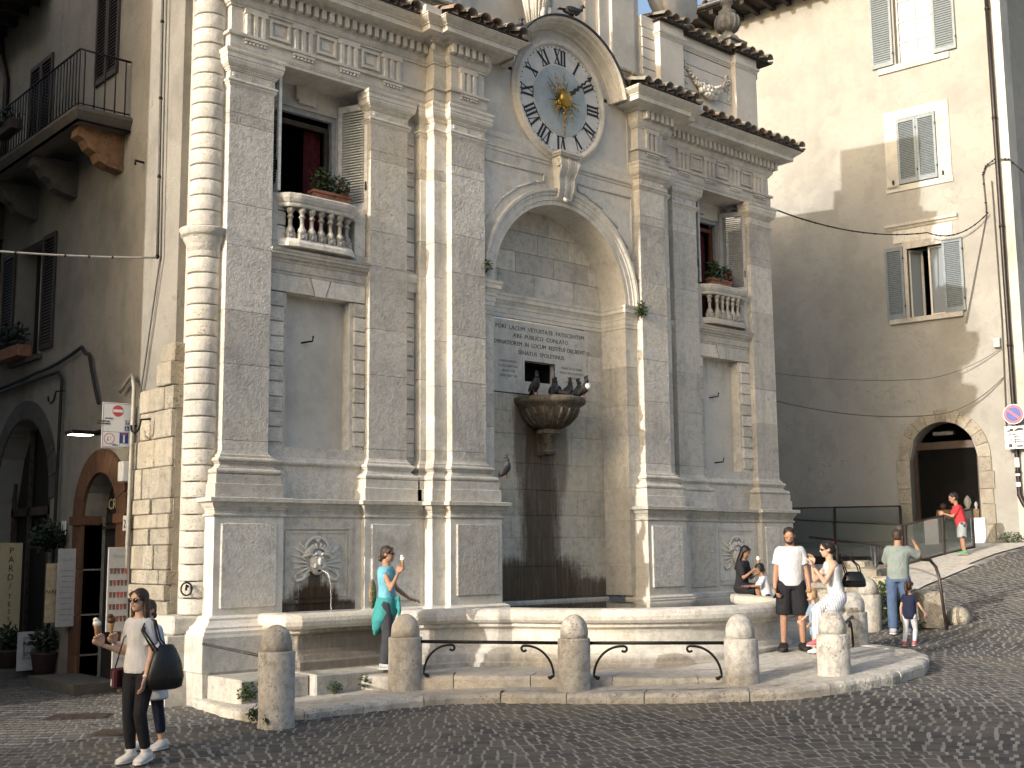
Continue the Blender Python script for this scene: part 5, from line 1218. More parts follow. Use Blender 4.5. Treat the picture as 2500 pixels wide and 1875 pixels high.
# house number
hn = thing('house_number', 'white house number plate reading 2 beside the doorway', 'sign', (7.5, 16.95, 2.4)); MB().bbox(7.47, 7.49, 16.87, 17.03, 2.30, 2.52, .003).build('plate', 'sign_white', hn); letter('2', .17, (7.468, 16.955, 2.345), (0, -1, 0), (0, 0, 1), 'sign_black', hn, 'digit')
hn = thing('house_number', 'white house number plate reading 1 between the arches', 'sign', (7.5, 19.5, 2.4)); MB().bbox(7.54, 7.56, 19.4, 19.56, 2.28, 2.5, .003).build('plate', 'sign_white', hn); letter('1', .17, (7.538, 19.49, 2.325), (0, -1, 0), (0, 0, 1), 'sign_black', hn, 'digit')
# ---- road sign on a bracket (faces the square)
RS = thing('road_sign', 'white no-entry traffic sign with smaller symbols on the left wall', 'sign', (7.2, 16.95, 3.8))
sx0, sx1, sz0, sz1, sy = 6.93, 7.40, 3.50, 4.17, 16.93; rs0 = len(bpy.data.objects)
MB().bbox(sx0, sx1, sy, sy + .02, sz0, sz1, .006).build('plate', 'sign_white', RS)
fb = MB(); e_ = .012
for (a, b, c, d) in ((sx0 + e_, sx1 - e_, sz0 + e_, sz0 + e_ + .005), (sx0 + e_, sx1 - e_, sz1 - e_ - .005, sz1 - e_), (sx0 + e_, sx0 + e_ + .005, sz0 + e_, sz1 - e_), (sx1 - e_ - .005, sx1 - e_, sz0 + e_, sz1 - e_), (sx0 + e_, sx1 - e_, 3.735, 3.74)): fb.box(a, b, sy - .002, sy, c, d)
fb.build('border', 'sign_black', RS)
def sdisc(cx, cz, r, mat, y, name, par=None, n=32): return MB().prism([(cx + r * math.cos(2 * PI * i / n), cz + r * math.sin(2 * PI * i / n)) for i in range(n)], y - .002, y + .001, axis='y').build(name, mat, par or RS)
sdisc(7.165, 4.05, .085, 'sign_red', sy - .001, 'no_entry_disc'); MB().box(7.09, 7.24, sy - .005, sy, 4.03, 4.07).build('no_entry_bar', 'sign_white', RS)
R3, U3 = (1, 0, 0), (0, 0, 1)
letter('eccetto:', .04, (7.165, sy - .003, 3.925), R3, U3, 'sign_black', RS); letter('- residenti per', .037, (6.965, sy - .003, 3.88), R3, U3, 'sign_black', RS, align='LEFT', bold=.001); letter('carico/scarico', .037, (6.98, sy - .003, 3.845), R3, U3, 'sign_black', RS, align='LEFT', bold=.001)
fb = MB()
for (a, b, c, d) in ((7.28, 7.345, 3.85, 3.853), (7.28, 7.345, 3.912, 3.915), (7.28, 7.283, 3.85, 3.915), (7.342, 7.345, 3.85, 3.915)): fb.box(a, b, sy - .004, sy, c, d)
fb.box(7.295, 7.302, sy - .004, sy, 3.86, 3.90).box(7.302, 7.312, sy - .004, sy, 3.86, 3.872).box(7.322, 7.335, sy - .004, sy, 3.86, 3.88); fb.build('loading_symbol', 'sign_black', RS)
MB().box(7.275, 7.345, sy - .003, sy, 3.76, 3.83).build('disabled_badge', 'sign_blue', RS); MB().tube([(7.302, sy - .004, 3.82), (7.302, sy - .004, 3.79), (7.325, sy - .004, 3.79), (7.33, sy - .004, 3.77)], .004, 5).build('wheelchair_mark', 'sign_white', RS)
MB().tube([(7.31 + .018 * math.cos(a), sy - .004, 3.782 + .016 * math.sin(a)) for a in [2 * PI * i / 12 for i in range(13)]], .003, 5).build('wheelchair_mark', 'sign_white', RS)
sdisc(7.045, 3.635, .085, 'sign_pink', sy - .001, 'priority_ring'); sdisc(7.045, 3.635, .067, 'sign_white', sy - .003, 'priority_disc')
ar_ = MB()
for (x, s, mt) in ((7.022, -1, 'sign_black'), (7.066, 1, 'sign_pink')):
    a_ = MB().box(x - .004, x + .004, sy - .006, sy - .003, 3.605, 3.665); zt_ = 3.635 + s * .035; a_.prism([(x - .014, zt_ - s * .018), (x + .014, zt_ - s * .018), (x, zt_)], sy - .006, sy - .003, axis='y'); a_.build('arrow', mt, RS)
MB().box(7.20, 7.335, sy - .003, sy, 3.575, 3.73).build('dead_end_panel', 'sign_blue', RS); MB().box(7.255, 7.28, sy - .005, sy - .002, 3.585, 3.70).build('dead_end_stem', 'sign_white', RS); MB().box(7.23, 7.305, sy - .005, sy - .002, 3.69, 3.715).build('dead_end_bar', 'sign_red', RS)
MB().box(7.20, 7.335, sy - .003, sy, 3.525, 3.57).build('distance_plate', 'sign_grey', RS); MB().box(7.203, 7.332, sy - .005, sy - .002, 3.528, 3.567).build('distance_face', 'sign_white', RS); letter('200 m', .035, (7.267, sy - .006, 3.536), R3, U3, 'sign_black', RS)
MB().tube([(7.4, sy + .03, 3.85), (7.6, sy + .03, 3.85)], .018, 6).build('bracket', 'iron', RS)
# ---- street lamp under the sign
LP_ = thing('wall_lamp', 'flat black lit lamp on the wall left of the road sign', 'lamp', (7.5, 18.1, 3.7))
MB().tube([(7.6, 17.85, 3.86), (7.2, 17.75, 3.84), (7.05, 17.7, 3.80)], .025, 6).build('arm', 'iron', LP_)
MB().bbox(6.60, 7.08, 17.52, 17.78, 3.74, 3.80, .02).build('lamp_head', 'iron', LP_); MB().box(6.64, 6.95, 17.55, 17.75, 3.732, 3.738).build('lamp_panel', 'lamp_glow', LP_)
# ---- boards, planters by the doors
def board(name, label, x0, x1, y, z0, z1, mat, lines, tiltM=None, t=.03, cat='sign'):
    b_ = thing(name, label, cat, ((x0 + x1) / 2, y, z0)); MB().bbox(x0, x1, y, y + t, z0, z1, .004).build('panel', mat, b_)
    for (txt, x, z, s, m) in lines: letter(txt, s, (x, y - .002, z), R3, U3, m, b_, 'lettering', .0015)
    return b_
board('tall_banner', 'tall cream banner reading PARDI TESSITU by the shop arch', 7.08, 7.45, 21.0, .30, 2.16, 'sign_cream', [(c_, 7.265, 1.98 - .15 * i, .15, 'sign_black') for i, c_ in enumerate('PARD/')] + [(c_, 7.265, 1.22 - .125 * i, .115, 'sign_black') for i, c_ in enumerate('TESSITU')])
b_ = board('shop_board', 'white sandwich board reading ACQUA SPELLO on the ground', 7.10, 7.62, 20.05, .10, .72, 'board_white_shaded', [('ACQUA', 7.36, .50, .10, 'sign_black'), ('SPELLO', 7.36, .33, .10, 'sign_black'), ('ristorante', 7.36, .19, .04, 'sign_grey')])
fb = MB()
for q in (0, .02):
    for (a, b, c, d) in ((7.19 + q, 7.53 - q, .28 + q, .286 + q), (7.19 + q, 7.53 - q, .624 - q, .63 - q), (7.19 + q, 7.196 + q, .28 + q, .63 - q), (7.524 - q, 7.53 - q, .28 + q, .63 - q)): fb.box(a, b, 20.046, 20.05, c, d)
fb.build('printed_frame', 'sign_black', b_)
board('menu_board', 'tall white menu board with grey lines left of the sandstone door', 7.26, 7.56, 18.9, .84, 2.05, 'board_white_shaded', [('MENU', 7.41, 1.86, .07, 'sign_grey')] + [('antipasti primi', 7.41, 1.70 - .085 * i, .034, 'sign_grey') for i in range(10)])
board('menu_board', 'tan board reading PARDI behind the tall white menu board', 7.16, 7.42, 19.1, .9, 1.82, 'sign_tan', [('PARDI', 7.27, 1.35, .085, 'sign_black')])
b_ = board('gelato_board', 'white board with rows of ice cream pictures right of the sandstone door', 7.20, 7.52, 16.86, .86, 2.06, 'board_white_shaded', [('GELATO', 7.36, 1.92, .05, 'sign_grey')])
plain('pic_brown', (.16, .08, .06), .6); plain('pic_red', (.38, .08, .07), .6); rgp = random.Random(3)
for r_ in range(5):
    for c_ in range(5):
        x = 7.225 + c_ * .056; z = 1.68 - r_ * .17
        MB().prism([(x + .008, z), (x + .038, z), (x + .046, z + .08), (x, z + .08)], 16.856, 16.86, axis='y').build('picture', rgp.choice(['pic_brown', 'pic_red', 'pic_brown']), b_)
board('price_board', 'low white price board below the ice cream board', 7.30, 7.52, 16.84, .10, .72, 'board_white_shaded', [('coni', 7.41, .57, .05, 'sign_grey'), ('coppe', 7.41, .47, .05, 'sign_grey')])
for (x, y, lab) in ((7.42, 19.75, 'dark potted shrub beside the white sandwich board'), (7.2, 20.75, 'dark potted plant at the foot of the cream banner')):
    pt = thing('potted_plant', lab, 'plant', (x, y, 0), 'pots by the shops'); MB().lathe([(.14, 0), (.2, .38), (.22, .40), (.2, .42), (0, .42)], (x, y, -.02), 14).build('pot', 'pot_dark', pt); lf = MB(); leaves(lf, (x, y, .58), (.24, .24, .22), 260, .09, rgp); lf.build('foliage', 'foliage_dark', pt)
pt = thing('hanging_plant', 'dark hanging foliage above the menu boards', 'plant', (7.3, 19.75, 2.5)); lf = MB(); leaves(lf, (7.35, 19.6, 2.25), (.28, .3, .25), 500, .1, rgp); lf.build('foliage', 'foliage_dark', pt); MB().lathe([(.05, 0), (.12, .12), (.12, .14)], (7.4, 19.6, 2.05), 10).build('basket', 'pot_dark', pt)
tag(MB().box(6.9, 7.62, 17.2, 19.0, -.1, .12).build('door_step', 'dark_arch_stone'), 'low grey stone step in front of the sandstone doorway', 'step'); tag(MB().box(6.7, 7.62, 20.2, 23.5, -.1, .10).build('shop_step', 'dark_arch_stone'), 'dark stone step in front of the shop arch', 'step')

for o_, d_ in ((RS, .13), (LP_, .24)): o_.location.x += d_
# ================================================================== right building
KR = 1.045; MR = Matrix(((.16 * KR, .987 * KR, 0, 27.2 * KR), (-.987 * KR, .16 * KR, 0, 14.5 * KR), (0, 0, KR, 2 - 2 * KR), (0, 0, 0, 1)))     # local x = right along the wall, y = into the wall
RBD = thing('right_building', 'sunlit cream plaster house on the right with grey-blue shutters', 'building', (27.2, 14.5, 1.8))
holes = [(-.88, .09, 14.28, 16.6, 16.6), (-.95, .04, 11.06, 12.78, 12.78), (-.87, .02, 7.62, 9.38, 9.38), (-1.08, .58, 1.5, 4.05, 4.95)]
wall_open(-14., 1.77, -.5, 17.0, 0, .5, holes, MR).build('wall', 'plaster_right', RBD)
MB().box(1.43, 1.775, -.02, .6, 1.2, 17.0, MR).build('corner_pilaster', 'plaster_frame', RBD)
MB().box(1.68, 1.762, .45, 16.0, -.5, 16.95, MR).build('side_wall', 'plaster_right', RBD)
def rs(x0, x1, y0, y1, z0, z1, nm, mat, par=None): return MB().box(x0, x1, y0, y1, z0, z1, MR).build(nm, mat, par or RBD)
# eaves
ev = rs(-14., 2.4, -1.0, .5, 16.9, 17.02, 'eaves', 'roof_under')
for k in range(34): rs(-13.9 + k * .48, -13.78 + k * .48, -.95, .1, 16.76, 16.9, 'rafter', 'roof_under')
MB().tube([MR @ Vector((-14, -1.06, 17.0)), MR @ Vector((2.4, -1.06, 17.0))], .075, 8).build('gutter', 'iron_grey', RBD)
for k in range(40):
    o = obj('roof_tile', TILE, 'roof_tile', RBD); o.matrix_basis = MR @ Matrix.Translation((-13.8 + k * .4, -1.05, 17.08)) @ Matrix.Rotation(.3, 4, 'X')
rs(-14., 2.4, -.9, 6., 17.02, 17.1, 'roof', 'roof_under')
def leafR(x0, x1, z0, z1, ang, hinge, mat='shutter_blue', n=34):
    w_ = x1 - x0; T = MR @ Matrix.Translation((x0 if hinge == 'l' else x1, -.02, 0)) @ Matrix.Rotation(ang, 4, 'Z'); a, b = (0, w_) if hinge == 'l' else (-w_, 0); mb = MB()
    for (c0, c1, d0, d1) in ((a, a + .06, z0, z1), (b - .06, b, z0, z1), (a + .06, b - .06, z0, z0 + .12), (a + .06, b - .06, z1 - .09, z1)): mb.box(c0, c1, -.045, 0, d0, d1, T)
    so_ = mb.build('shutter', mat, RBD); lv = MB(); st = (z1 - z0 - .23) / n
    for i in range(n):
        z = z0 + .13 + st * (i + .5); lv.add([(a + .06, -.040, z - st * .5), (b - .06, -.040, z - st * .5), (b - .06, -.012, z + st * .38), (a + .06, -.012, z + st * .38)], [(0, 1, 2, 3)], False, T)
    tag(lv.build('louvres', mat, so_), kind='stuff'); MB().box(a + .06, b - .06, -.011, -.006, z0 + .12, z1 - .09, T).build('shutter_back', 'shutter_dark', so_)
    for zz in (z0 + .3, z1 - .3): MB().box((b if hinge == 'l' else a) - .012, (b if hinge == 'l' else a) + .012, -.06, -.03, zz - .03, zz + .03, T).build('hinge', 'iron', so_)
    return so_
def casement(x0, x1, z0, z1, mat, panes, y=.16, gl='window_glass_skytint', par=None):
    fr = MB(); t = .05
    for (a, b, c, d) in ((x0, x0 + t, z0, z1), (x1 - t, x1, z0, z1), (x0 + t, x1 - t, z0, z0 + t), (x0 + t, x1 - t, z1 - t, z1)): fr.box(a, b, y, y + .06, c, d, MR)
    w_ = fr.build('window', mat, par or RBD); nx, nz = panes
    for i in range(nx):
        for j in range(nz):
            a = x0 + t + (x1 - x0 - 2 * t) * i / nx; b = x0 + t + (x1 - x0 - 2 * t) * (i + 1) / nx; c = z0 + t + (z1 - z0 - 2 * t) * j / nz; d = z0 + t + (z1 - z0 - 2 * t) * (j + 1) / nz
            MB().box(a + .012, b - .012, y + .025, y + .03, c + .012, d - .012, MR).build('pane', gl, w_)
            if i: MB().box(a - .03, a + .03, y - .004, y + .05, c, d, MR).build('mullion', mat, w_)
            if j: MB().box(a + (.03 if i else 0), b - (.03 if i < nx - 1 else 0), y + .004, y + .045, c - .013, c + .013, MR).build('glazing_bar', mat, w_)
    return w_
# top window
casement(-.88, .09, 14.28, 16.6, 'cream_paint', (2, 4)); leafR(-1.50, -.93, 14.27, 16.6, 0., 'l'); leafR(.12, .68, 14.27, 16.6, 0., 'l'); rs(-1.35, .48, -.05, .2, 14.08, 14.24, 'sill', 'plaster_frame')
rs(-1.0, .2, .4, .45, 14.2, 16.7, 'curtain', 'plaster_frame')
# middle window with plaster frame, shutters closed
fr = MB()
for (a, b, c, d) in ((-1.28, -.96, 10.98, 13.03), (.05, .38, 10.98, 13.03), (-.96, .05, 12.79, 13.03), (-1.31, .40, 10.90, 11.05)): fr.box(a, b, -.03, .2, c, d, MR)
fr.build('window_surround', 'plaster_frame', RBD); leafR(-.95, -.455, 11.07, 12.77, 0., 'l'); leafR(-.45, .04, 11.07, 12.77, 0., 'l')
for x in (-1.1, .17): rs(x - .02, x + .02, -.08, -.03, 11.1, 11.2, 'shutter_catch', 'iron')
# lower window: hood cornice, open shutters, one casement ajar
MB().sweep([(-1.37, 0), (.45, 0)], [(0, 9.9), (.03, 9.92), (.05, 9.96), (.10, 9.98), (.12, 10.04), (0, 10.06)], back=-.05, M=MR).build('window_hood', 'travertine', RBD); rs(-1.2, .3, -.025, .1, 9.56, 9.88, 'window_frieze', 'travertine')
fr = MB()
for (a, b, c, d) in ((-.98, -.87, 7.6, 9.56), (.02, .13, 7.6, 9.56), (-.87, .02, 9.38, 9.56)): fr.box(a, b, -.02, .3, c, d, MR)
fr.build('window_surround', 'travertine', RBD); rs(-1.37, .45, -.08, .2, 7.49, 7.61, 'sill', 'travertine')
leafR(-1.43, -.96, 7.62, 9.45, 0., 'l'); leafR(.03, .52, 7.62, 9.45, 0., 'l'); casement(-.38, .02, 7.62, 9.38, 'cream_paint', (1, 1), .12)
T0 = MR; MR_keep = MR; MR = MR @ Matrix.Translation((-.87, .12, 0)) @ Matrix.Rotation(math.radians(55), 4, 'Z') @ Matrix.Translation((.87, -.12, 0)); casement(-.87, -.45, 7.62, 9.38, 'cream_paint', (1, 1), .12); MR = MR_keep
def dark_room(x0, x1, z0, z1, y0=.5, y1=2.2): MB().box(x0, x1, y1, y1 + .05, z0, z1, MR).box(x0, x0 + .05, y0, y1, z0, z1, MR).box(x1 - .05, x1, y0, y1, z0, z1, MR).box(x0, x1, y0, y1, z0, z0 + .05, MR).box(x0, x1, y0, y1, z1 - .05, z1, MR).build('room', 'room_dark', RBD)
dark_room(-1.1, .3, 7.4, 9.6); dark_room(-1.3, .8, 1.3, 5.2); dark_room(-1.1, .3, 14.0, 16.8); rs(-.36, 0, .2, .22, 7.64, 9.36, 'curtain', 'white_paint'); rs(-.98, .06, .3, .33, 11.0, 12.8, 'room', 'room_dark')
# stone doorway of the jewellery shop
ring_stones(-1.08, .58, 4.05, 4.95, .30, -.04, .3, 11, 'old_limestone', RBD, MR)
rg = random.Random(5)
for (a, b) in ((-1.38, -1.08), (.58, .88)):
    z = 1.4
    while z < 4.03:
        h = min(rg.uniform(.35, .6), 4.05 - z)
        if 4.05 - z - h < .15: h = 4.05 - z
        MB().bbox(a - (rg.uniform(0, .06) if a < 0 else 0), b + (rg.uniform(0, .06) if a > 0 else 0), -.04, .3, z + .003, z + h - .003, .01, MR).build('jamb_stone', 'old_limestone', RBD); z += h
sf = MB()
for (a, b, c, d) in ((-1.06, -.96, 1.5, 4.4), (.48, .56, 1.5, 4.4), (-.96, .48, 4.30, 4.48)): sf.box(a, b, .2, .28, c, d, MR)
shp = sf.build('shop_front', 'steel_brown', RBD); MB().box(-.96, .48, .235, .24, 1.6, 4.3, MR).build('shop_glass', 'door_glass', shp)
MB().bbox(-.5, .0, .05, .2, 4.62, 4.72, .01, MR).build('shop_spotlight', 'iron_grey', shp)
# display table with small things inside
tb = thing('display_table', 'light wooden table with jewellery displays inside the shop doorway', 'table', tuple(MR @ Vector((-.1, .9, 1.75)))); MB().box(-.62, .42, .32, .8, 2.72, 2.82, MR).build('table_top', 'wood_light', tb)
for x in (-.58, .38):
    for y in (.36, .76): MB().box(x - .03, x + .03, y - .03, y + .03, 1.7, 2.72, MR).build('leg', 'wood_light', tb)
MB().box(-.62, .42, .30, .32, 2.60, 2.72, MR).build('apron', 'wood_light', tb)
for (x, h, w_, mt, lab) in ((.1, .32, .1, 'white_paint', 'white necklace bust on the shop table'), (-.28, .2, .07, 'iron', 'dark ring stand on the shop table'), (-.5, .16, .1, 'pic_brown', 'small framed picture on the shop table'), (.3, .18, .05, 'white_paint', 'small white bust at the end of the shop table')):
    tag(MB().lathe([(w_, 0), (w_ * .4, .03), (w_ * .9, h * .5), (w_ * .8, h * .75), (w_ * .25, h), (0, h * 1.05)], (0, 0, 0), 12, MR @ Matrix.Translation((x, .5, 2.825))).build('display_bust', mt), lab, 'display')
for (x, lab) in ((-.62, 'white sandwich board on the left inside the shop door'), (.50, 'white sandwich board on the right of the shop door')):
    tag(MB().bbox(x - .17, x + .17, -.08, -.05, 1.85, 2.6, .01, MR).build('shop_sandwich_board', 'sign_white'), lab, 'sign', 'boards at the shop door')
# drainpipe
dp = thing('drainpipe', 'dark brown drainpipe down the corner of the right house', 'pipe', tuple(MR @ Vector((1.5, -.1, 3))))
MB().tube([MR @ Vector(p) for p in ((1.5, -.1, 16.9), (1.5, -.1, 12), (1.5, -.1, 3.4), (1.5, -.1, 3.1), (1.58, -.1, 2.9), (1.66, -.1, 2.75), (1.66, -.1, 1.7))], .06, 10).build('pipe', 'pipe_brown', dp)
for z in (15., 12.2, 9.5, 6.6, 3.6): MB().lathe([(.07, 0), (.07, .06)], (0, 0, 0), 10, MR @ Matrix.Translation((1.5, -.1, z))).build('collar', 'pipe_brown', dp)
for (z, h) in ((3.55, .1), (3.75, .22), (3.3, .1)): MB().lathe([(.063, 0), (.063, h)], (0, 0, 0), 10, MR @ Matrix.Translation((1.5, -.1, z)), True, a0=PI, a1=1.8 * PI).build('sticker', 'sign_white', dp)
# no-parking sign
NP = thing('no_parking_sign', 'round blue and red no-parking sign with white panels by the drainpipe', 'sign', tuple(MR @ Vector((1.5, -.25, 4.9))))
def mdisc(x, z, r, y, mat, nm, n=32): MB().prism([(x + r * math.cos(2 * PI * i / n), z + r * math.sin(2 * PI * i / n)) for i in range(n)], y, y + .008, MR, 'y').build(nm, mat, NP)
mdisc(1.53, 4.98, .235, -.26, 'sign_white', 'rim'); mdisc(1.53, 4.98, .22, -.263, 'sign_red', 'ring'); mdisc(1.53, 4.98, .165, -.267, 'sign_blue', 'face')
MB().box(-.2, .2, -.272, -.268, -.025, .025, MR @ Matrix.Translation((1.53, 0, 4.98)) @ Matrix.Rotation(math.radians(40), 4, 'Y')).build('slash', 'sign_red', NP)
for (z0, z1) in ((4.52, 4.70), (4.34, 4.50), (4.17, 4.32)): MB().bbox(1.30, 1.78, -.26, -.25, z0, z1, .003, MR).build('panel', 'sign_white', NP)
MB().box(1.36, 1.42, -.264, -.261, 4.57, 4.61, MR).box(1.42, 1.5, -.264, -.261, 4.58, 4.65, MR).build('tow_symbol', 'sign_black', NP); MB().prism([(1.54, 4.58), (1.74, 4.60), (1.74, 4.63), (1.66, 4.66), (1.6, 4.655), (1.54, 4.61)], -.264, -.261, MR, 'y').build('tow_symbol', 'sign_black', NP)
rx = tuple((MR.to_3x3() @ Vector((1, 0, 0))))
for (t_, z) in (('in tutta', 4.435), ('la piazza', 4.365)): letter(t_, .07, tuple(MR @ Vector((1.54, -.262, z))), rx, (0, 0, 1), 'sign_black', NP, bold=.002)
MB().box(1.38, 1.46, -.264, -.261, 4.21, 4.29, MR).box(1.56, 1.70, -.264, -.261, 4.21, 4.25, MR).build('time_symbol', 'sign_black', NP)
MB().tube([MR @ Vector((1.53, -.24, 4.1)), MR @ Vector((1.53, -.24, 5.25))], .025, 6).build('post', 'iron_grey', NP)
MB().box(1.50, 1.56, -.24, -.0, 4.6, 4.64, MR).build('bracket', 'iron_grey', NP)
# cables on this wall
def mr(x, y, z): return tuple(MR @ Vector((x, y, z)))
cable('street_cable', [(XC + 6.45, 15.2, 9.35), mr(-.2, -.35, 9.62), mr(1.2, -.12, 9.9)], .016, 'cable_dark', 'thin dark cable sagging from the facade to the right house', .28, 14, 'cables over the lane', 22)
cable('street_cable', [(XC + 6.5, 15.6, 5.75), mr(-.4, -.3, 6.0), mr(1.3, -.05, 6.6)], .009, 'cable', 'faint upper wire across the lane at mid height', .12, 12, 'cables over the lane')
cable('street_cable', [(XC + 6.5, 15.6, 5.2), mr(-.3, -.3, 5.1), mr(1.3, -.05, 5.9)], .012, 'cable', 'lower sagging wire across the lane above the shop door', .2, 12, 'cables over the lane')
cable('wall_cable', [mr(1.15, -.04, 9.95), mr(1.12, -.04, 10.9), mr(1.2, -.04, 11.1), mr(1.45, -.12, 11.2), mr(1.75, -.06, 11.15), mr(1.95, .5, 10.9)], .018, 'cable', 'grey cable arching round the drainpipe', 0, 4, 'cables on the right house', 16)
cable('wall_cable', [mr(1.15, -.04, 9.9), mr(.5, -.06, 7.3)], .012, 'cable', 'slack wire slanting down past the open shutter', .0, 3, 'cables on the right house')
cable('wall_cable', [mr(1.32, -.05, 10.7), mr(1.34, -.05, 7.2), mr(1.3, -.05, 5.2), mr(1.28, -.05, 4.6), mr(1.4, -.06, 4.5)], .014, 'cable', 'thin cable running down beside the drainpipe', 0, 4, 'cables on the right house')
tag(MB().bbox(1.12, 1.28, -.1, 0, 6.62, 6.85, .01, MR).build('junction_box', 'sign_grey'), 'small grey junction box below the open window', 'box')
# ================================================================== glass-walled ramp in front of the right house
def glass_run(name, pts, zb, zt, label, lower=True):
    t_ = thing(name, label, 'railing', (pts[0][0], pts[0][1], zb[0]), 'glass railings of the ramp')
    for i in range(len(pts)):
        p = pts[i]; MB().box(p[0] - .025, p[0] + .025, p[1] - .025, p[1] + .025, zb[i] - .1, zt[i]).build('post', 'steel_brown', t_)
    for i in range(len(pts) - 1):
        a, b = pts[i], pts[i + 1]; A0, A1, B0, B1 = Vector((*a, zb[i] + .06)), Vector((*a, zt[i])), Vector((*b, zb[i + 1] + .06)), Vector((*b, zt[i + 1]))
        d = (B0 - A0); d.z = 0; d.normalize(); n = Vector((-d.y, d.x, 0)) * .006
        q = [A0 + d * .03, B0 - d * .03, B1 - d * .03 + Vector((0, 0, -.02)), A1 + d * .03 + Vector((0, 0, -.02))]
        MB().add([v + n for v in q] + [v - n for v in q], [(0, 1, 2, 3), (7, 6, 5, 4), (0, 4, 5, 1), (1, 5, 6, 2), (2, 6, 7, 3), (3, 7, 4, 0)]).build('glass_panel', 'rail_glass', t_)
        MB().tube([A1, B1], .022, 6).build('top_rail', 'steel_brown', t_); MB().tube([A0, B0], .025, 6).build('bottom_rail', 'steel_brown', t_)
glass_run('glass_railing', [(25.3, 20.6), (25.28, 18.4), (25.2, 16.6), (25.15, 14.78)], [1.75, 1.68, 1.6, 1.50], [2.76, 2.68, 2.55, 2.44], 'front glass railing with brown steel posts along the ramp')
glass_run('glass_railing', [(25.15, 14.70), (26.35, 14.42), (27.35, 14.2)], [1.50, 1.70, 1.86], [2.44, 2.66, 2.82], 'sloping glass railing the boy in red leans on')
glass_run('glass_railing', [(27.2, 21.4), (27.35, 19.7), (27.5, 18.1), (27.7, 16.3)], [2.0, 2.0, 2.0, 2.0], [3.02, 3.0, 2.98, 2.96], 'rear glass railing close to the cream wall')
tag(MB().box(25.2, 28.2, 14.9, 22, .5, 1.3).build('ramp_floor', 'paving_stone'), kind='structure')
MB().box(25.17, 25.22, 14.8, 21, 1.2, 1.72).build('ramp_kerb', 'steel_brown'); tag(bpy.data.objects['ramp_kerb'], 'dark steel kerb plate below the front glass railing', 'kerb')
# pale pavement along the ramp
pv = [(22.7, 13.05), (25.2, 13.25), (28.2, 13.15), (28.2, 14.35), (25.1, 14.72), (25.1, 21), (22.2, 21), (22.0, 15.3)]
vs = []; n = 16
E1 = [(22.7 + 5.5 * i / n, 13.05 + .25 * math.sin(PI * i / n)) for i in range(n + 1)]; vs = [(x, y, g(x) + .03) for x, y in E1] + [(x, max(14.75, 14.75), g(x) + .03) for x, y in E1]
tag(MB().add(vs, [(i, i + 1, n + 2 + i, n + 1 + i) for i in range(n)], True).build('pavement', 'paving_stone'), kind='structure')
vs = [(x, y, g(x) + .034) for x in (21.4, 22.4, 23.4, 24.4, 25.25) for y in (13.1, 21.5)]; tag(MB().add(vs, [(2 * i, 2 * i + 2, 2 * i + 3, 2 * i + 1) for i in range(4)], True).build('pavement', 'paving_stone'), kind='structure')
# ---- stone blocks and the old handrail on the right
BK = [(21.9, 13.75, .80, .5, .75, .62, .62, .1, 'largest pale limestone block behind the far bollard'), (20.95, 12.6, .75, .42, .7, .52, .62, .3, 'upright limestone block behind the man in the grey-green shirt'), (19.5, 11.05, .5, .42, .52, .5, .62, -.55, 'chipped limestone block at the foot of the handrail'), (23.2, 14.7, .95, .55, .6, .5, .5, .0, 'low limestone block half hidden behind the white handbag'), (21.0, 14.3, .7, .5, .5, .45, .45, .5, 'small rough limestone block near the seated woman'), (20.2, 13.7, .6, .5, .5, .45, .5, .2, 'rough limestone lump beyond the seated woman')]
rg = random.Random(44)
for (x, y, zb, lx, ly, h0, h1, rz, lab) in BK:
    bm = bmesh.new(); bmesh.ops.create_cube(bm, size=1); bmesh.ops.subdivide_edges(bm, edges=bm.edges[:], cuts=5, use_grid_fill=True)
    for v in bm.verts:
        c = v.co.copy(); k = max(abs(c.x), abs(c.y), abs(c.z)) * 2; r_ = c.normalized() * .62; c = c.lerp(r_, .22)
        c += Vector((rg.uniform(-1, 1), rg.uniform(-1, 1), rg.uniform(-1, 1))) * .018
        v.co = Vector((c.x * lx, c.y * ly, (c.z + .35) * h1))
    me = bpy.data.meshes.new('limestone_block'); bm.to_mesh(me); bm.free(); o = obj('limestone_block', me, 'old_limestone', None, (x, y, g(x) + .08), rz); tag(o, lab, 'stone', 'limestone blocks by the steps')
tag(MB().ball((19.95, 10.72, g(19.95) + .1), (.2, .2, .2), 16, 10).build('ball_stone', 'old_limestone'), 'rounded stone at the base of the handrail post', 'stone')
HR = thing('handrail', 'brown iron handrail curving down to a post beside the girl', 'railing', (19.25, 10.6, .5))
zb = g(19.25)
path_ = [Vector((25.0, 17.2, 2.19)), Vector((22.7, 14.0, 2.0)), Vector((19.75, 11.25, 1.72)), Vector((19.5, 10.95, 1.72)), Vector((19.38, 10.78, 1.60)), Vector((19.33, 10.7, 1.42)), Vector((19.26, 10.58, zb))]
MB().tube(path_, .028, 8).build('rail', 'steel_brown', HR)
cp = Vector((22.7, 14.0, 2.0)); MB().tube([cp, Vector((22.7, 14.0, 1.0))], .03, 8).build('post', 'iron_grey', HR)
dr2 = (Vector((19.75, 11.25, 0)) - Vector((22.7, 14.0, 0))).normalized()
for s in (-1, 1):
    pts = [cp + dr2 * s * (.42 * math.sin(a)) + Vector((0, 0, -.46 + .42 * (1 - math.cos(a)) * 1.05)) for a in [PI / 2 * k / 10 for k in range(11)]]; e = pts[-1]
    pts += [e + dr2 * s * .035 * math.sin(.7 * k) + Vector((0, 0, -.04 + .04 * math.cos(.7 * k))) for k in range(1, 7)]
    MB().tube(pts, .014, 6).build('scroll', 'iron_grey', HR)
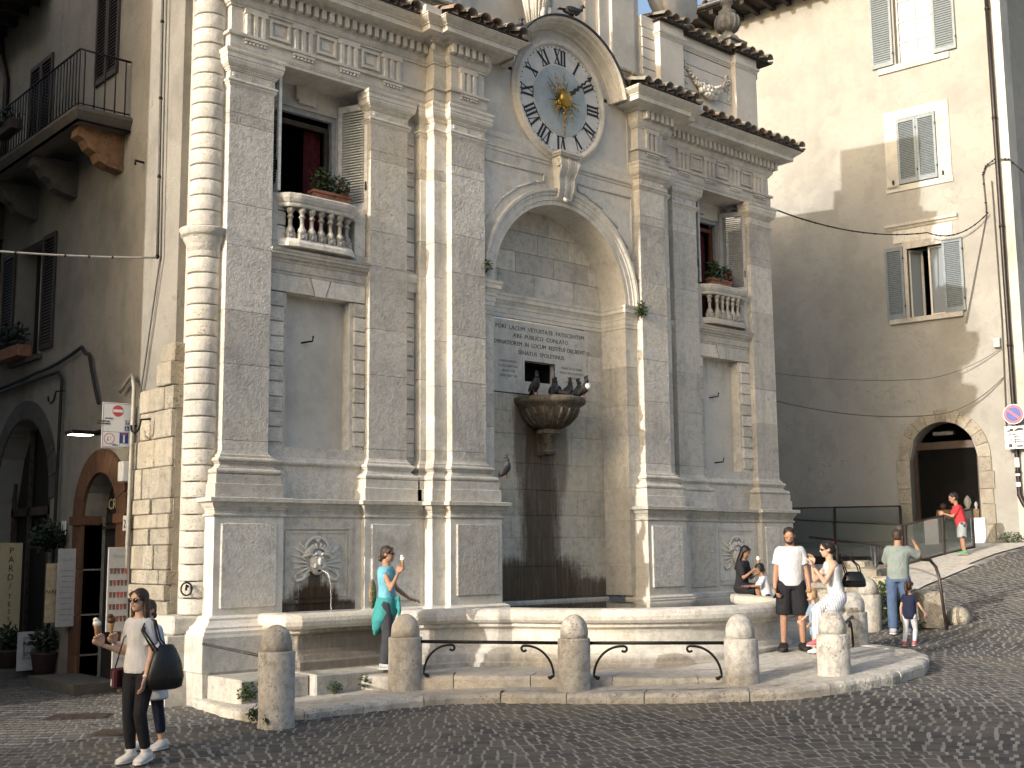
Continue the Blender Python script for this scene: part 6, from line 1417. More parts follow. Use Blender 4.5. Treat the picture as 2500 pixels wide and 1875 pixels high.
sg = thing('green_bush', 'dense ivy-like bush between the far bollard and the blocks', 'bush', (20.2, 12.2, .6)); lf = MB(); rg = random.Random(6); leaves(lf, (20.2, 12.15, g(20.2) + .28), (.5, .45, .42), 1500, .085, rg); lf.build('foliage', 'foliage', sg)
MB().tube([(20.2, 12.15, g(20.2) - .05), (20.22, 12.15, g(20.2) + .4)], .03, 6).build('stem', 'wood_dark', sg)
for (x, y, n, lab) in ((19.15, 11.25, 260, 'small green tuft in front of the chipped block'), (20.9, 13.6, 300, 'green tuft behind the seated woman'), (28.35, 13.75, 160, 'weeds at the foot of the right house')):
    lf = MB(); leaves(lf, (x, y, g(x) + .12), (.35, .28, .17), n, .07, rg); tag(lf.build('weed_tuft', 'foliage'), lab, 'plant', 'weed tufts on the right')
# ================================================================== houses outside the picture that shade the square
def far_house(name, label, x0, x1, y0, y1, h):
    t_ = thing(name, label, 'building', ((x0 + x1) / 2, (y0 + y1) / 2, 0)); MB().box(x0, x1, y0, y1, -1, h).build('walls', 'plaster_far', t_)
    MB().prism([(x0 - .4, h), (x1 + .4, h), (x1 + .4, h + .12), ((x0 + x1) / 2, h + 1.0), (x0 - .4, h + .12)], y0 - .3, y1 + .3, axis='y').build('roof', 'roof_tile', t_)
far_house('square_house', 'house across the square behind the camera, out of view, shading the paving', -34, -20, -40, 11.9, 9.9)
far_house('street_house', 'house across the side street left of the picture, out of view', -14, 1.2, 16.7, 40, 15.5)
# ================================================================== people
REM = []
def remesh_later(mb, voxel, name, mat, parent, smooth=4, extra=None): REM.append((mb, voxel, name, mat, parent, smooth, extra))
def flush_remesh():
    tmp = []
    for (mb, voxel, name, mat, parent, smooth, extra) in REM:
        me = mb.mesh('tmp'); o = bpy.data.objects.new('tmp', me); COL.objects.link(o)
        r = o.modifiers.new('r', 'REMESH'); r.mode = 'VOXEL'; r.voxel_size = voxel; r.use_smooth_shade = True
        if smooth: s = o.modifiers.new('s', 'SMOOTH'); s.factor = .5; s.iterations = smooth
        tmp.append(o)
    dg = bpy.context.evaluated_depsgraph_get(); dg.update()
    for o, (mb, voxel, name, mat, parent, smooth, extra) in zip(tmp, REM):
        me = bpy.data.meshes.new_from_object(o.evaluated_get(dg)); me.name = name; me.materials.clear(); bpy.data.objects.remove(o)
        if extra and extra.v:
            bm = bmesh.new(); bm.from_mesh(me); e = extra.mesh('tmp2'); bm.from_mesh(e); bm.to_mesh(me); bm.free()
        me.polygons.foreach_set('use_smooth', [True] * len(me.polygons))
        x = bpy.data.objects.new(name, me); COL.objects.link(x); me.materials.append(MATS[mat]); x.parent = parent
def skin_mat(name, c):
    m, nt, bs = newmat(name); bs.inputs['Roughness'].default_value = .55; bs.inputs['Specular IOR Level'].default_value = .3; p = pos(nt)
    nt.links.new(ramp(nt, noise(nt, p, 14., 2), [(.3, shade(c, .85)), (.7, shade(c, 1.1))]), bs.inputs['Base Color'])
skin_mat('skin_light', (.52, .33, .24)); skin_mat('skin_tan', (.36, .20, .13)); skin_mat('skin_brown', (.27, .145, .09))
def cloth(name, c, rough=.85, stripes=None, dots=False):
    m, nt, bs = newmat(name); p = pos(nt); bs.inputs['Roughness'].default_value = rough; bs.inputs['Specular IOR Level'].default_value = .2
    col = ramp(nt, noise(nt, p, 9., 3), [(.3, shade(c, .86)), (.7, shade(c, 1.08))])
    if stripes:
        d = N(nt, 'ShaderNodeVectorMath', operation='DOT_PRODUCT'); nt.links.new(p, d.inputs[0]); d.inputs[1].default_value = (.748 * stripes[1], -.664 * stripes[1], .0)
        s = mth(nt, 'FRACT', d.outputs['Value']); col = mixc(nt, mth(nt, 'LESS_THAN', s, .22), col, stripes[0])
    if dots:
        v = N(nt, 'ShaderNodeTexVoronoi'); v.inputs['Scale'].default_value = 9.; nt.links.new(p, v.inputs['Vector']); col = mixc(nt, maprange(nt, v.outputs['Distance'], .3, .45, 1., 0.), col, (.05, .06, .07))
    nt.links.new(col, bs.inputs['Base Color'])
    mp = N(nt, 'ShaderNodeMapping'); mp.inputs['Scale'].default_value = (1, 1, .55); nt.links.new(p, mp.inputs[0])
    bump(nt, bs, noise(nt, mp.outputs[0], 11., 3, .55, 1.2), .55, .035)
cloth('cloth_white', (.56, .56, .57)); cloth('cloth_black', (.018, .018, .022)); cloth('cloth_darkgrey', (.045, .047, .055)); cloth('cloth_denim', (.075, .115, .20)); cloth('cloth_denim_light', (.22, .30, .40)); cloth('cloth_turquoise', (.16, .42, .52)); cloth('cloth_teal', (.05, .27, .27)); cloth('cloth_tank', (.50, .52, .54)); cloth('cloth_stripe', (.68, .68, .70), .85, ((.16, .17, .22), 26.)); cloth('cloth_sage', (.21, .25, .235)); cloth('cloth_navy', (.018, .022, .05)); cloth('cloth_red', (.50, .045, .055)); cloth('cloth_shorts', (.30, .33, .33), .85, None, True); cloth('cloth_paleblue', (.42, .48, .60))
plain('hair_dark', (.018, .012, .009), .5, var=.4, scale=30., bmp=.6); plain('hair_brown', (.045, .025, .016), .5, var=.4, scale=30., bmp=.6); plain('hair_black', (.008, .007, .007), .4, var=.3, scale=30., bmp=.6); plain('hair_blond', (.32, .20, .10), .5, var=.3, scale=30., bmp=.6)
plain('leather_black', (.012, .012, .013), .3, var=.2, scale=20., bmp=.4); plain('patent_black', (.008, .008, .009), .08, var=.1); plain('leather_wine', (.06, .012, .015), .35); plain('shoe_white', (.66, .65, .62), .6); plain('shoe_grey', (.34, .36, .40), .6); plain('shoe_pink', (.45, .12, .14), .6); plain('shoe_green', (.14, .30, .16), .6); plain('shoe_black', (.012, .012, .012), .5)
plain('ice_cream', (.72, .68, .60), .5); plain('ice_cream_dark', (.07, .03, .018), .5); plain('cone', (.42, .25, .11), .7, bmp=.4, scale=60.); plain('watch_face', (.6, .6, .58), .3); plain('phone', (.02, .02, .022), .2); plain('sandal', (.015, .014, .014), .6); plain('lips', (.36, .12, .10), .5); plain('eye_dark', (.015, .012, .01), .3)
def V(*a): return Vector(a)
def loft(mb, rings, seg=16):
    vs = []
    for (c, rx, ry, ax, ay) in rings:
        for k in range(seg): t = 2 * PI * k / seg; vs.append(tuple(c + ax * (rx * math.cos(t)) + ay * (ry * math.sin(t))))
    n = len(rings); fs = [(i * seg + k, i * seg + (k + 1) % seg, (i + 1) * seg + (k + 1) % seg, (i + 1) * seg + k) for i in range(n - 1) for k in range(seg)]
    fs += [tuple(range(seg))[::-1], tuple(range((n - 1) * seg, n * seg))]
    mb.add(vs, fs, True)
def limb(mb, pts, rs, n=5, flat=False):
    P_ = []; R_ = []
    for (a, b), (ra, rb) in zip(zip(pts, pts[1:]), zip(rs, rs[1:])):
        for i in range(n): t = i / n; P_.append(a.lerp(b, t)); R_.append(ra + (rb - ra) * t)
    P_.append(pts[-1]); R_.append(rs[-1]); mb.tube(P_, R_, 12)
    for p, r in list(zip(pts, rs))[:(-1 if flat else None)]: mb.ball(tuple(p), r * .98, 10, 6)
def hand_mesh(mb, wrist, d, palm_n, s, curl=.5, side=1):
    # palm, four unequal fingers and a thumb leaving the side of the palm
    d = d.normalized(); n = (palm_n - d * palm_n.dot(d)).normalized(); w_ = d.cross(n) * side
    for i, t in enumerate((.0, .3, .62, .95)): pass
    loft(mb, [(wrist + d * (s * .1 * k), s * (.20 + .05 * min(k, 3)), s * (.13 - .012 * k), w_, n) for k in range(0, 6)], 10)
    for k, (off, L_) in enumerate(((-.20, .40), (-.07, .47), (.07, .44), (.19, .34))):
        p0 = wrist + d * (s * .48) + w_ * (s * off); a = curl * .6; d1 = (d * math.cos(a) + n * math.sin(a)); p1 = p0 + d1 * (s * L_ * .45); a2 = a + curl * 1.0; d2 = d * math.cos(a2) + n * math.sin(a2); p2 = p1 + d2 * (s * L_ * .32); a3 = a2 + curl * .6; d3 = d * math.cos(a3) + n * math.sin(a3); p3 = p2 + d3 * (s * L_ * .25)
        mb.tube([p0 - d * s * .06, p0, p1, p2, p3], [s * .052, s * .055, s * .05, s * .045, s * .03], 7)
    t0 = wrist + d * (s * .14) - w_ * (s * .20); td = (d * .72 - w_ * .55 + n * .35).normalized(); t1 = t0 + td * s * .22; t2 = t1 + (td * .7 + d * .4 + n * .25).normalized() * s * .2
    mb.tube([t0, t1, t2], [s * .075, s * .06, s * .035], 7)
def person(label, at, fwd, H, sex, skin, pose, group=None, name='person'):
    """pose: lean (vec of spine), arms ((upper, fore),(upper, fore)) as right, left; legs the same; head (fwd vec); all local: x right, y forward, z up"""
    t = thing(name, label, 'person', at, group); t.rotation_euler = (0, 0, math.atan2(fwd[1], fwd[0]) - PI / 2)
    J = {}; f_ = .92 if sex == 'f' else 1.0; kid = sex == 'k'
    hs = H / 7.5 if not kid else H / (5.2 if H < .98 else 6.0)
    legL = .485 * H if not kid else (.40 if H < .98 else .43) * H; thL, shL, ft = legL * .5, legL * .5 - .0, .04 * H
    torso = H - legL - ft - hs * 1.18
    legs = pose.get('legs', ((V(0, 0, -1), V(0, 0, -1)), (V(0, 0, -1), V(0, 0, -1)))); hw = .055 * H
    pel = V(0, 0, legL + ft) if 'pelvis' not in pose else pose['pelvis']
    ks = []
    for i, s in enumerate((1, -1)):
        hip = pel + V(s * hw, 0, 0); kn = hip + legs[i][0].normalized() * thL; an = kn + legs[i][1].normalized() * shL; ks.append((hip, kn, an))
    if 'pelvis' not in pose:
        low = min(k[2].z for k in ks) - ft; pel = pel - V(0, 0, low); ks = [tuple(p - V(0, 0, low) for p in k) for k in ks]
    sp = pose.get('lean', V(0, 0, 1)).normalized(); tw = pose.get('twist', 0.); ax = V(math.cos(tw), math.sin(tw), 0); ax = (ax - sp * ax.dot(sp)).normalized(); ay = sp.cross(ax)
    ax0, ay0 = V(1, 0, 0), V(0, 1, 0)
    sw = (.108 if sex == 'm' else .094 if sex == 'f' else .100) * H
    neck = pel + sp * torso; shz = pel + sp * (torso - .045 * H)
    hd = pose.get('head', V(0, 1, 0)).normalized(); hup = (sp * .75 + V(0, 0, .6)).normalized(); hup = (hup - hd * hup.dot(hd)).normalized(); hx = hd.cross(hup); hc = neck + (sp * .5 + V(0, 0, .5)) * hs * .40 + hd * hs * .10 + hup * hs * .28
    arms = pose['arms']; uL, fL = .172 * H, .148 * H; A = []
    for i, s in enumerate((1, -1)):
        sh = shz + ax * (s * (sw - .03 * H)); el = sh + arms[i][0].normalized() * uL; wr = el + arms[i][1].normalized() * fL; A.append((sh, el, wr))
    b = H / 1.72
    def torso_rings(k=0., lo=-.09, hi=1., belly=0.):
        o = []; prof = [(-.10, .120, .090), (0., .150, .105), (.12, .153, .108), (.30, .135, .098), (.45, .122, .092), (.62, .138, .104), (.78, .152, .108), (.90, .150, .092), (.97, .105, .070), (1.02, .06, .06)]
        if sex == 'm': prof = [(-.10, .125, .095), (0., .148, .108), (.15, .150, .112), (.35, .150, .112), (.5, .152, .112), (.68, .168, .118), (.82, .178, .115), (.92, .165, .095), (.99, .10, .07), (1.03, .062, .062)]
        if sex == 'k': prof = [(-.10, .12, .1), (0., .145, .115), (.3, .145, .125), (.6, .145, .112), (.85, .145, .1), (.95, .1, .075), (1.02, .062, .06)]
        for (u, rx, ry) in prof:
            if u < lo - .001 or u > hi + .001: continue
            m = max(0, min(1, u)); a_ = ax0.lerp(ax, m).normalized(); y_ = ay0.lerp(ay, m).normalized(); o.append((pel + sp * (torso * u), (rx + k) * b if not kid else (rx * .95) * b + k, (ry + k) * b if not kid else (ry * 1.0) * b + k, a_, y_))
        return o
    body = MB(); loft(body, torso_rings(0.), 16)
    limb(body, [neck - sp * .03 * H, neck + (hc - neck) * .55], [.058 * b * f_, .052 * b * f_])
    for i, s in enumerate((1, -1)):
        h, k, a = ks[i]; limb(body, [h, h.lerp(k, .5), k, k.lerp(a, .35), a], [.085 * b, .074 * b, .054 * b, .052 * b, .036 * b])
        h, k, a = A[i]; m_ = 1.0 if sex == 'm' else .84; limb(body, [h, h.lerp(k, .45), k, k.lerp(a, .3), a], [.058 * b * m_, .050 * b * m_, .040 * b * m_, .041 * b * m_, .027 * b * m_])
    # head: skull, jaw, nose, brow, ears
    def hp(x, y, z): return hc + hx * (x * hs) + hd * (y * hs) + hup * (z * hs)
    HM = Matrix(((hx.x, hd.x, hup.x, hc.x), (hx.y, hd.y, hup.y, hc.y), (hx.z, hd.z, hup.z, hc.z), (0, 0, 0, 1)))
    head = MB(); head.ball((0, -.02 * hs, .10 * hs), (.335 * hs, .41 * hs, .40 * hs), 18, 12, HM).ball((0, .10 * hs, -.14 * hs), (.265 * hs, .29 * hs, .35 * hs), 16, 10, HM).ball((0, .24 * hs, -.36 * hs), (.13 * hs, .12 * hs, .10 * hs), 10, 8, HM)
    head.tube([hp(0, .36, .06), hp(0, .44, -.08), hp(0, .36, -.13)], [.035 * hs, .055 * hs, .05 * hs], 8)
    for s in (-1, 1): head.ball((s * .34 * hs, -.03 * hs, -.04 * hs), (.04 * hs, .09 * hs, .12 * hs), 8, 6, HM); head.ball((s * .13 * hs, .34 * hs, .09 * hs), (.11 * hs, .05 * hs, .035 * hs), 8, 6, HM)
    head.tube([neck, hp(0, -.08, -.25)], .058 * b * f_ if not kid else .05 * H * .6, 10)
    hands = MB(); hd_s = .105 * H
    hp_ = pose.get('hands', ((None, None, .5), (None, None, .5)))
    for i, s in enumerate((1, -1)):
        dd = (A[i][2] - A[i][1]).normalized(); hdv = hp_[i][0] or dd; nn = hp_[i][1] or V(-s * .8, .4, 0); hand_mesh(hands, A[i][2], hdv, nn, hd_s, hp_[i][2], s)
    remesh_later(body, .017 * b, 'body', skin, t, 3, hands); remesh_later(head, .0085 * max(b, .8), 'head', skin, t, 2)
    for s in (-1, 1): MB().ball(tuple(hp(s * .13, .345, .03)), .035 * hs, 8, 6).build('eye', 'eye_dark', None).parent = t
    MB().ball((0, 0, 0), 1, 8, 6, HM @ Matrix.Translation((0, .365 * hs, -.23 * hs)) @ Matrix.Diagonal((.11 * hs, .03 * hs, .025 * hs, 1))).build('mouth', 'lips', None).parent = t
    J.update(root=t, pel=pel, sp=sp, ax=ax, ay=ay, neck=neck, A=A, L=ks, hc=hc, hp=hp, HM=HM, hs=hs, H=H, b=b, torso=torso, rings=torso_rings, ft=ft, hd=hd, hup=hup, hx=hx, sex=sex, shz=shz, sw=sw, handtip=[A[i][2] + (hp_[i][0] or (A[i][2] - A[i][1]).normalized()).normalized() * hd_s * .5 for i in (0, 1)])
    return J
def part(J, mb, name, mat): o = mb.build(name, mat, None); o.parent = J['root']; return o
def shirt(J, mat, sleeve=.62, lo=-.02, k=.016, name='shirt', neckcut=1.0, vox=.015, tank=False):
    mb = MB(); r = J['rings'](k, lo, neckcut); c0 = r[0]
    if tank: r = r[:-2] + [(q[0], q[1] * .74, q[2], q[3], q[4]) for q in r[-2:]]
    loft(mb, [(c0[0] - J['sp'] * .015, c0[1] * 1.03, c0[2] * 1.04, c0[3], c0[4])] + r, 18); b = J['b']
    for i in (0, 1):
        h, e, w_ = J['A'][i]; m_ = 1. if J['sex'] == 'm' else .86
        if sleeve > 0:
            if sleeve <= 1: limb(mb, [h, h.lerp(e, sleeve)], [(.060 + k) * b * m_, (.056 + k) * b * m_], flat=True)
            else: limb(mb, [h, e, e.lerp(w_, sleeve - 1)], [(.066 + k) * b * m_, (.05 + k) * b * m_, (.036 + k) * b * m_], flat=True)
        else: mb.ball(tuple(h - J['ax'] * (.035 * b * (1 if i == 0 else -1)) + V(0, 0, .01)), (.05 + k) * b * .8, 8, 6)
    remesh_later(mb, vox * b, name, mat, J['root'], 3)
def trousers(J, mat, to=1.95, k=.012, flare=0., name='trousers', hi=.14):
    mb = MB(); loft(mb, J['rings'](k, -.10, hi), 18); b = J['b']
    for (h, kn, a) in J['L']:
        if to <= 1: limb(mb, [h, h.lerp(kn, to)], [(.09 + k) * b, (.074 + k + flare) * b], flat=True)
        else: e = kn.lerp(a, to - 1); limb(mb, [h, h.lerp(kn, .5), kn, kn.lerp(e, .5), e], [(.088 + k) * b, (.077 + k) * b, (.058 + k + flare * .5) * b, (.055 + k + flare * .8) * b, (.045 + k + flare) * b], flat=True)
    remesh_later(mb, .015 * b, name, mat, J['root'], 3)
def shoes(J, mat, sole='shoe_white', fdir=None, k=1., high=False):
    for i, (h, kn, a) in enumerate(J['L']):
        f = (fdir[i] if fdir else V(0, 1, 0)).normalized(); u = V(0, 0, 1); u = (u - f * u.dot(f)).normalized(); x = f.cross(u); s = J['H'] * .150 * k; ft = J['ft']; base = a - u * ft
        mb = MB(); loft(mb, [(base + f * (s * y) + u * z, rx * s, rz, x, u) for (y, rx, rz, z) in ((-.30, .14, ft * .5, ft * .55), (-.22, .22, ft * .8, ft * .8), (0., .24, ft * .95, ft * .95), (.25, .27, ft * .65, ft * .65), (.5, .29, ft * .5, ft * .5), (.68, .24, ft * .4, ft * .4), (.76, .12, ft * .3, ft * .34))], 12)
        if high: limb(mb, [a, a + (kn - a).normalized() * .09 * J['b']], [.05 * J['b'], .048 * J['b']], 2)
        so_ = part(J, mb, 'shoe', mat); m2 = MB(); loft(m2, [(base + f * (s * y) + u * (ft * .12), rx * s, ft * .14, x, u) for (y, rx) in ((-.33, .12), (-.2, .25), (.1, .27), (.5, .31), (.72, .24), (.79, .1))], 12); o = m2.build('sole', sole, None); o.parent = so_
def hair(J, mat, kind):
    hs, hp, HM = J['hs'], J['hp'], J['HM']; mb = MB(); rg = random.Random(int(J['H'] * 1000))
    mb.ball((0, -.07 * hs, .15 * hs), (.365 * hs, .42 * hs, .40 * hs), 18, 12, HM)
    if kind == 'short':
        mb.ball((0, -.12 * hs, .0), (.345 * hs, .36 * hs, .36 * hs), 14, 10, HM)
        for k in range(26): a = rg.uniform(-1.2, 1.2); mb.ball((math.sin(a) * .25 * hs, (.18 * math.cos(a) - .05) * hs, (.42 + rg.uniform(-.04, .05)) * hs), (.1 * hs, .12 * hs, .07 * hs), 6, 4, HM)
    elif kind in ('long', 'pony', 'bun'):
        mb.ball((0, -.16 * hs, -.02 * hs), (.35 * hs, .33 * hs, .38 * hs), 14, 10, HM)
        for s in (-1, 1): mb.tube([hp(s * .10, .26, .40), hp(s * .27, .24, .28), hp(s * .35, .10, .05)], [.07 * hs, .09 * hs, .07 * hs], 8)
    if kind == 'long':
        L_ = J.get('hairlen', 1.1)
        for k in range(17):
            a = PI * (.02 + .96 * k / 16); x = -math.cos(a) * .36; y = -.30 * math.sin(a) - .02
            mb.tube([hp(x * .9, y, .15), hp(x * 1.05, y * 1.05, -.3), hp(x * 1.15 + rg.uniform(-.04, .04), y * 1.0, -.75), hp(x * 1.1 + rg.uniform(-.06, .06), y * .9 - .02, -.4 - L_)], [.10 * hs, .12 * hs, .11 * hs, .05 * hs], 8)
    if kind == 'pony':
        mb.ball((0, -.46 * hs, .28 * hs), .13 * hs, 8, 6, HM); mb.tube([hp(0, -.46, .28), hp(0, -.66, .1), hp(.03, -.64, -.4), hp(0, -.56, -.85 * J.get('hairlen', 1.))], [.09 * hs, .16 * hs, .15 * hs, .05 * hs], 10)
    if kind == 'bun': mb.ball((0, -.44 * hs, -.28 * hs), (.17 * hs, .17 * hs, .2 * hs), 10, 8, HM)
    if kind == 'bowl':
        for k in range(22): a = PI * (-.05 + 1.1 * k / 21); mb.tube([hp(-math.cos(a) * .33, .03 - .3 * math.sin(a), .2), hp(-math.cos(a) * .38, -.36 * math.sin(a), -.12), hp(-math.cos(a) * .36, -.33 * math.sin(a), -.3)], [.1 * hs, .1 * hs, .05 * hs], 7)
        for k in range(9): x = -.28 + .07 * k; mb.tube([hp(x * .8, .2, .45), hp(x, .36, .3), hp(x, .40, .16)], [.08 * hs, .06 * hs, .03 * hs], 6)
    remesh_later(mb, .010 * max(J['b'], .75), 'hair', mat, J['root'], 2)
def sunglasses(J, mat='lens_dark', big=1.):
    hs, hp = J['hs'], J['hp']; mb = MB()
    for s in (-1, 1): mb.ball((s * .145 * hs, .385 * hs, .03 * hs), (.125 * hs * big, .035 * hs, .095 * hs * big), 12, 8, J['HM'])
    g_ = part(J, mb, 'sunglasses', mat); m2 = MB(); m2.tube([hp(-.05, .41, .05), hp(.05, .41, .05)], .016 * hs, 6)
    for s in (-1, 1): m2.tube([hp(s * .24, .38, .06), hp(s * .34, .25, .06), hp(s * .36, -.02, .04)], .016 * hs, 6)
    o = m2.build('frame', mat, None); o.parent = g_
def ice_cream(label, p, s=1., scoop='ice_cream', up=V(0, 0, 1)):
    t = thing('ice_cream_cone', label, 'ice cream', tuple(p)); z = up.normalized(); M = Matrix.Translation(p) @ z.to_track_quat('Z', 'Y').to_matrix().to_4x4()
    MB().lathe([(.008 * s, -.07 * s), (.026 * s, .05 * s), (.028 * s, .055 * s), (.0, .055 * s)], (0, 0, 0), 12, M).build('cone', 'cone', None).parent = t
    mb = MB(); mb.ball((0, 0, .085 * s), (.042 * s, .042 * s, .035 * s), 12, 8, M).ball((.012 * s, 0, .12 * s), (.03 * s, .03 * s, .025 * s), 10, 6, M); mb.build('scoop', scoop, None).parent = t
    for c in t.children: c.matrix_parent_inverse = Matrix.Translation(t.location).inverted()
def W(J, p): r = J['root']; return Matrix.Translation(r.location) @ r.rotation_euler.to_matrix().to_4x4() @ Vector(p)
F2 = Vector((.664, .748)); R2 = Vector((.748, -.664))
def face(r, f): v = R2 * r + F2 * f; return (v.x, v.y)
# 1 --- woman walking with an ice cream
J = person('woman in white T-shirt and sunglasses walking in the left foreground, holding a cone', (5.21, 11.37, g(5.21) + .01), face(-.42, -.91), 1.67, 'f', 'skin_light', dict(lean=V(0, .02, 1), head=V(.06, 1, -.03), twist=0., arms=((V(.22, .10, -1), V(.42, .92, .38)), (V(-.20, .02, -1), V(-.02, .38, -1))), hands=((V(.1, .5, .9), V(-.7, .4, 0), .9), (None, None, .45)), legs=((V(.02, .05, -1), V(0, -.12, -1)), (V(-.02, .22, -1), V(.03, -.30, -1)))))
J['hairlen'] = .75; shirt(J, 'cloth_white', .72, -.02, .022); trousers(J, 'cloth_black', 1.86, .008); shoes(J, 'shoe_white', 'shoe_white', (V(.12, 1, 0), V(-.1, 1, -.12)), .86, True); hair(J, 'hair_brown', 'long'); sunglasses(J, big=1.1)
ice_cream('white ice cream cone held up by the walking woman in the foreground', W(J, J['handtip'][0] + V(0, .02, .05)), .95)
e, w_ = J['A'][1][1], J['A'][1][2]; part(J, MB().tube([e.lerp(w_, .88) - V(0, 0, 0), e.lerp(w_, .97)], [.032, .031], 10), 'watch_strap', 'watch_face')
tb = thing('tote_bag', 'large black leather tote bag on the shoulder of the walking woman', 'bag', tuple(J['root'].location)); tb.rotation_euler = J['root'].rotation_euler
c = J['shz'] + V(-.20, -.03, 0); mb = MB(); bz0 = .70
loft(mb, [(V(-.27, -.06, z), rx, ry, V(.35, 1, 0).normalized(), V(-1, .35, 0).normalized()) for z, rx, ry in ((bz0, .12, .04), (bz0 + .02, .18, .07), (bz0 + .12, .20, .085), (bz0 + .26, .165, .075), (bz0 + .38, .11, .05), (bz0 + .43, .07, .025))], 18); mb.build('bag_body', 'leather_black', None).parent = tb
for dy in (-.03, .03): MB().tube([V(-.26, dy - .08, bz0 + .38), V(-.215, dy * .6 - .02, 1.18), V(-.17, dy * .5, 1.36), V(-.10, dy * .5 + .02, 1.395), V(-.13, dy * .5 + .12, 1.27), V(-.26, dy + .08, bz0 + .38)], .010, 6).build('strap', 'leather_black', None).parent = tb
hb = thing('shoulder_bag', 'small dark red bag at the right hip of the walking woman', 'bag', tuple(J['root'].location)); hb.rotation_euler = J['root'].rotation_euler
MB().bbox(.17, .24, -.08, .14, .70, .90, .02).build('bag_body', 'leather_wine', None).parent = hb; MB().bbox(.235, .25, -.07, .13, .80, .90, .006).build('flap', 'leather_wine', None).parent = hb; MB().tube([V(.2, -.06, .9), V(.1, -.1, 1.3), V(-.1, .0, 1.41), V(.1, .12, 1.2), V(.2, .12, .9)], .007, 5).build('strap', 'leather_wine', None).parent = hb
# 2 --- companion just behind her
J = person('person in pale blue shirt half hidden behind the walking woman', (5.60, 12.02, g(5.7) + .01), face(-.35, -.94), 1.54, 'f', 'skin_light', dict(lean=V(0, .02, 1), head=V(.1, 1, 0), arms=((V(.3, .2, -.9), V(.3, .7, .55)), (V(-.3, .0, -1), V(-.05, .3, -1))), hands=((V(.0, .4, .9), V(-.7, .4, 0), .9), (None, None, .4)), legs=((V(.05, .18, -1), V(0, -.25, -1)), (V(-.05, -.12, -1), V(0, -.25, -1)))))
shirt(J, 'cloth_paleblue', 1.2, -.02, .02); trousers(J, 'cloth_navy', 1.7, .012); shoes(J, 'shoe_white'); hair(J, 'hair_brown', 'bun')
mb = MB(); loft(mb, [(J['pel'] + V(0, 0, z), rx, ry, V(1, 0, 0), V(0, 1, 0)) for z, rx, ry in ((.06, .17, .13), (-.1, .2, .16), (-.28, .24, .19))], 16); remesh_later(mb, .016, 'tied_jacket', 'cloth_white', J['root'], 3)
ice_cream('chocolate ice cream cone held behind the walking woman', W(J, J['handtip'][0] + V(0, .02, .06)), 1.1, 'ice_cream_dark')
# 3 --- woman in turquoise by the small basin
J = person('woman in turquoise top with teal cloth round her waist eating ice cream', (9.72, 13.52, .39), face(.95, -.18), 1.65, 'f', 'skin_tan', dict(lean=V(0, -.04, 1), head=V(.0, 1, -.02), arms=((V(.25, .42, -.9), V(-.18, .42, 1.)), (V(-.45, .25, -.85), V(-.3, .72, -.62))), hands=((V(-.3, .25, 1), V(-.8, .3, 0), .9), (V(0, 1, -.2), V(0, 0, -1), .25)), legs=((V(.03, .10, -1), V(0, -.10, -1)), (V(-.03, -.02, -1), V(0, -.05, -1)))))
shirt(J, 'cloth_turquoise', .0, -.05, .022); trousers(J, 'cloth_darkgrey', 1.98, .016, .022); shoes(J, 'shoe_grey'); hair(J, 'hair_brown', 'bun'); sunglasses(J)
mb = MB(); loft(mb, [(J['pel'] + V(0, dy, z), rx, ry, V(1, 0, 0), V(0, 1, 0)) for z, rx, ry, dy in ((.10, .165, .135, 0), (.02, .18, .155, -.01), (-.12, .2, .17, -.03), (-.22, .20, .15, -.06), (-.34, .14, .08, -.12), (-.42, .05, .03, -.16))], 18); mb.ball(tuple(J['pel'] + V(.03, .16, .07)), (.04, .04, .04), 8, 6); mb.tube([J['pel'] + V(.03, .17, .06), J['pel'] + V(.06, .19, -.08), J['pel'] + V(.05, .18, -.18)], [.02, .03, .015], 8); remesh_later(mb, .014, 'waist_cloth', 'cloth_teal', J['root'], 3)
ice_cream('ice cream cone at the mouth of the woman in turquoise', W(J, J['handtip'][0] + V(-.02, .03, .03)), .9)
bp_ = thing('patterned_bag', 'small patterned bag behind the back of the woman in turquoise', 'bag', tuple(J['root'].location)); bp_.rotation_euler = J['root'].rotation_euler; plain('pattern_bag', (.20, .15, .08), .8, var=.9, scale=40.)
MB().ball((.04, -.20, 1.0), (.09, .05, .20), 12, 10).build('bag_body', 'pattern_bag', None).parent = bp_
# 4 --- woman in black sitting on the rim
J = person('long-haired woman in black lace top sitting on the right basin rim', (17.68, 13.66, 1.14), face(.75, -.55), 1.62, 'f', 'skin_brown', dict(pelvis=V(0, 0, .10), lean=V(0, .10, 1), head=V(.1, 1, -.45), arms=((V(.22, .30, -.95), V(-.25, .75, .62)), (V(-.2, .25, -1), V(.1, .8, .5))), hands=((V(-.2, .6, .7), V(-.6, .2, -.3), .8), (V(.2, .8, .5), V(.6, 0, -.3), .7)), legs=((V(.1, 1, -.1), V(0, .1, -1)), (V(-.1, 1, -.1), V(0, .05, -1)))))
J['hairlen'] = 1.3; shirt(J, 'cloth_black', .85, -.1, .02); trousers(J, 'cloth_black', .9, .03); shoes(J, 'shoe_black', 'shoe_black'); hair(J, 'hair_black', 'long'); ice_cream('small white cone in the hands of the woman in black', W(J, J['handtip'][0] + V(0, .03, .05)), .9)
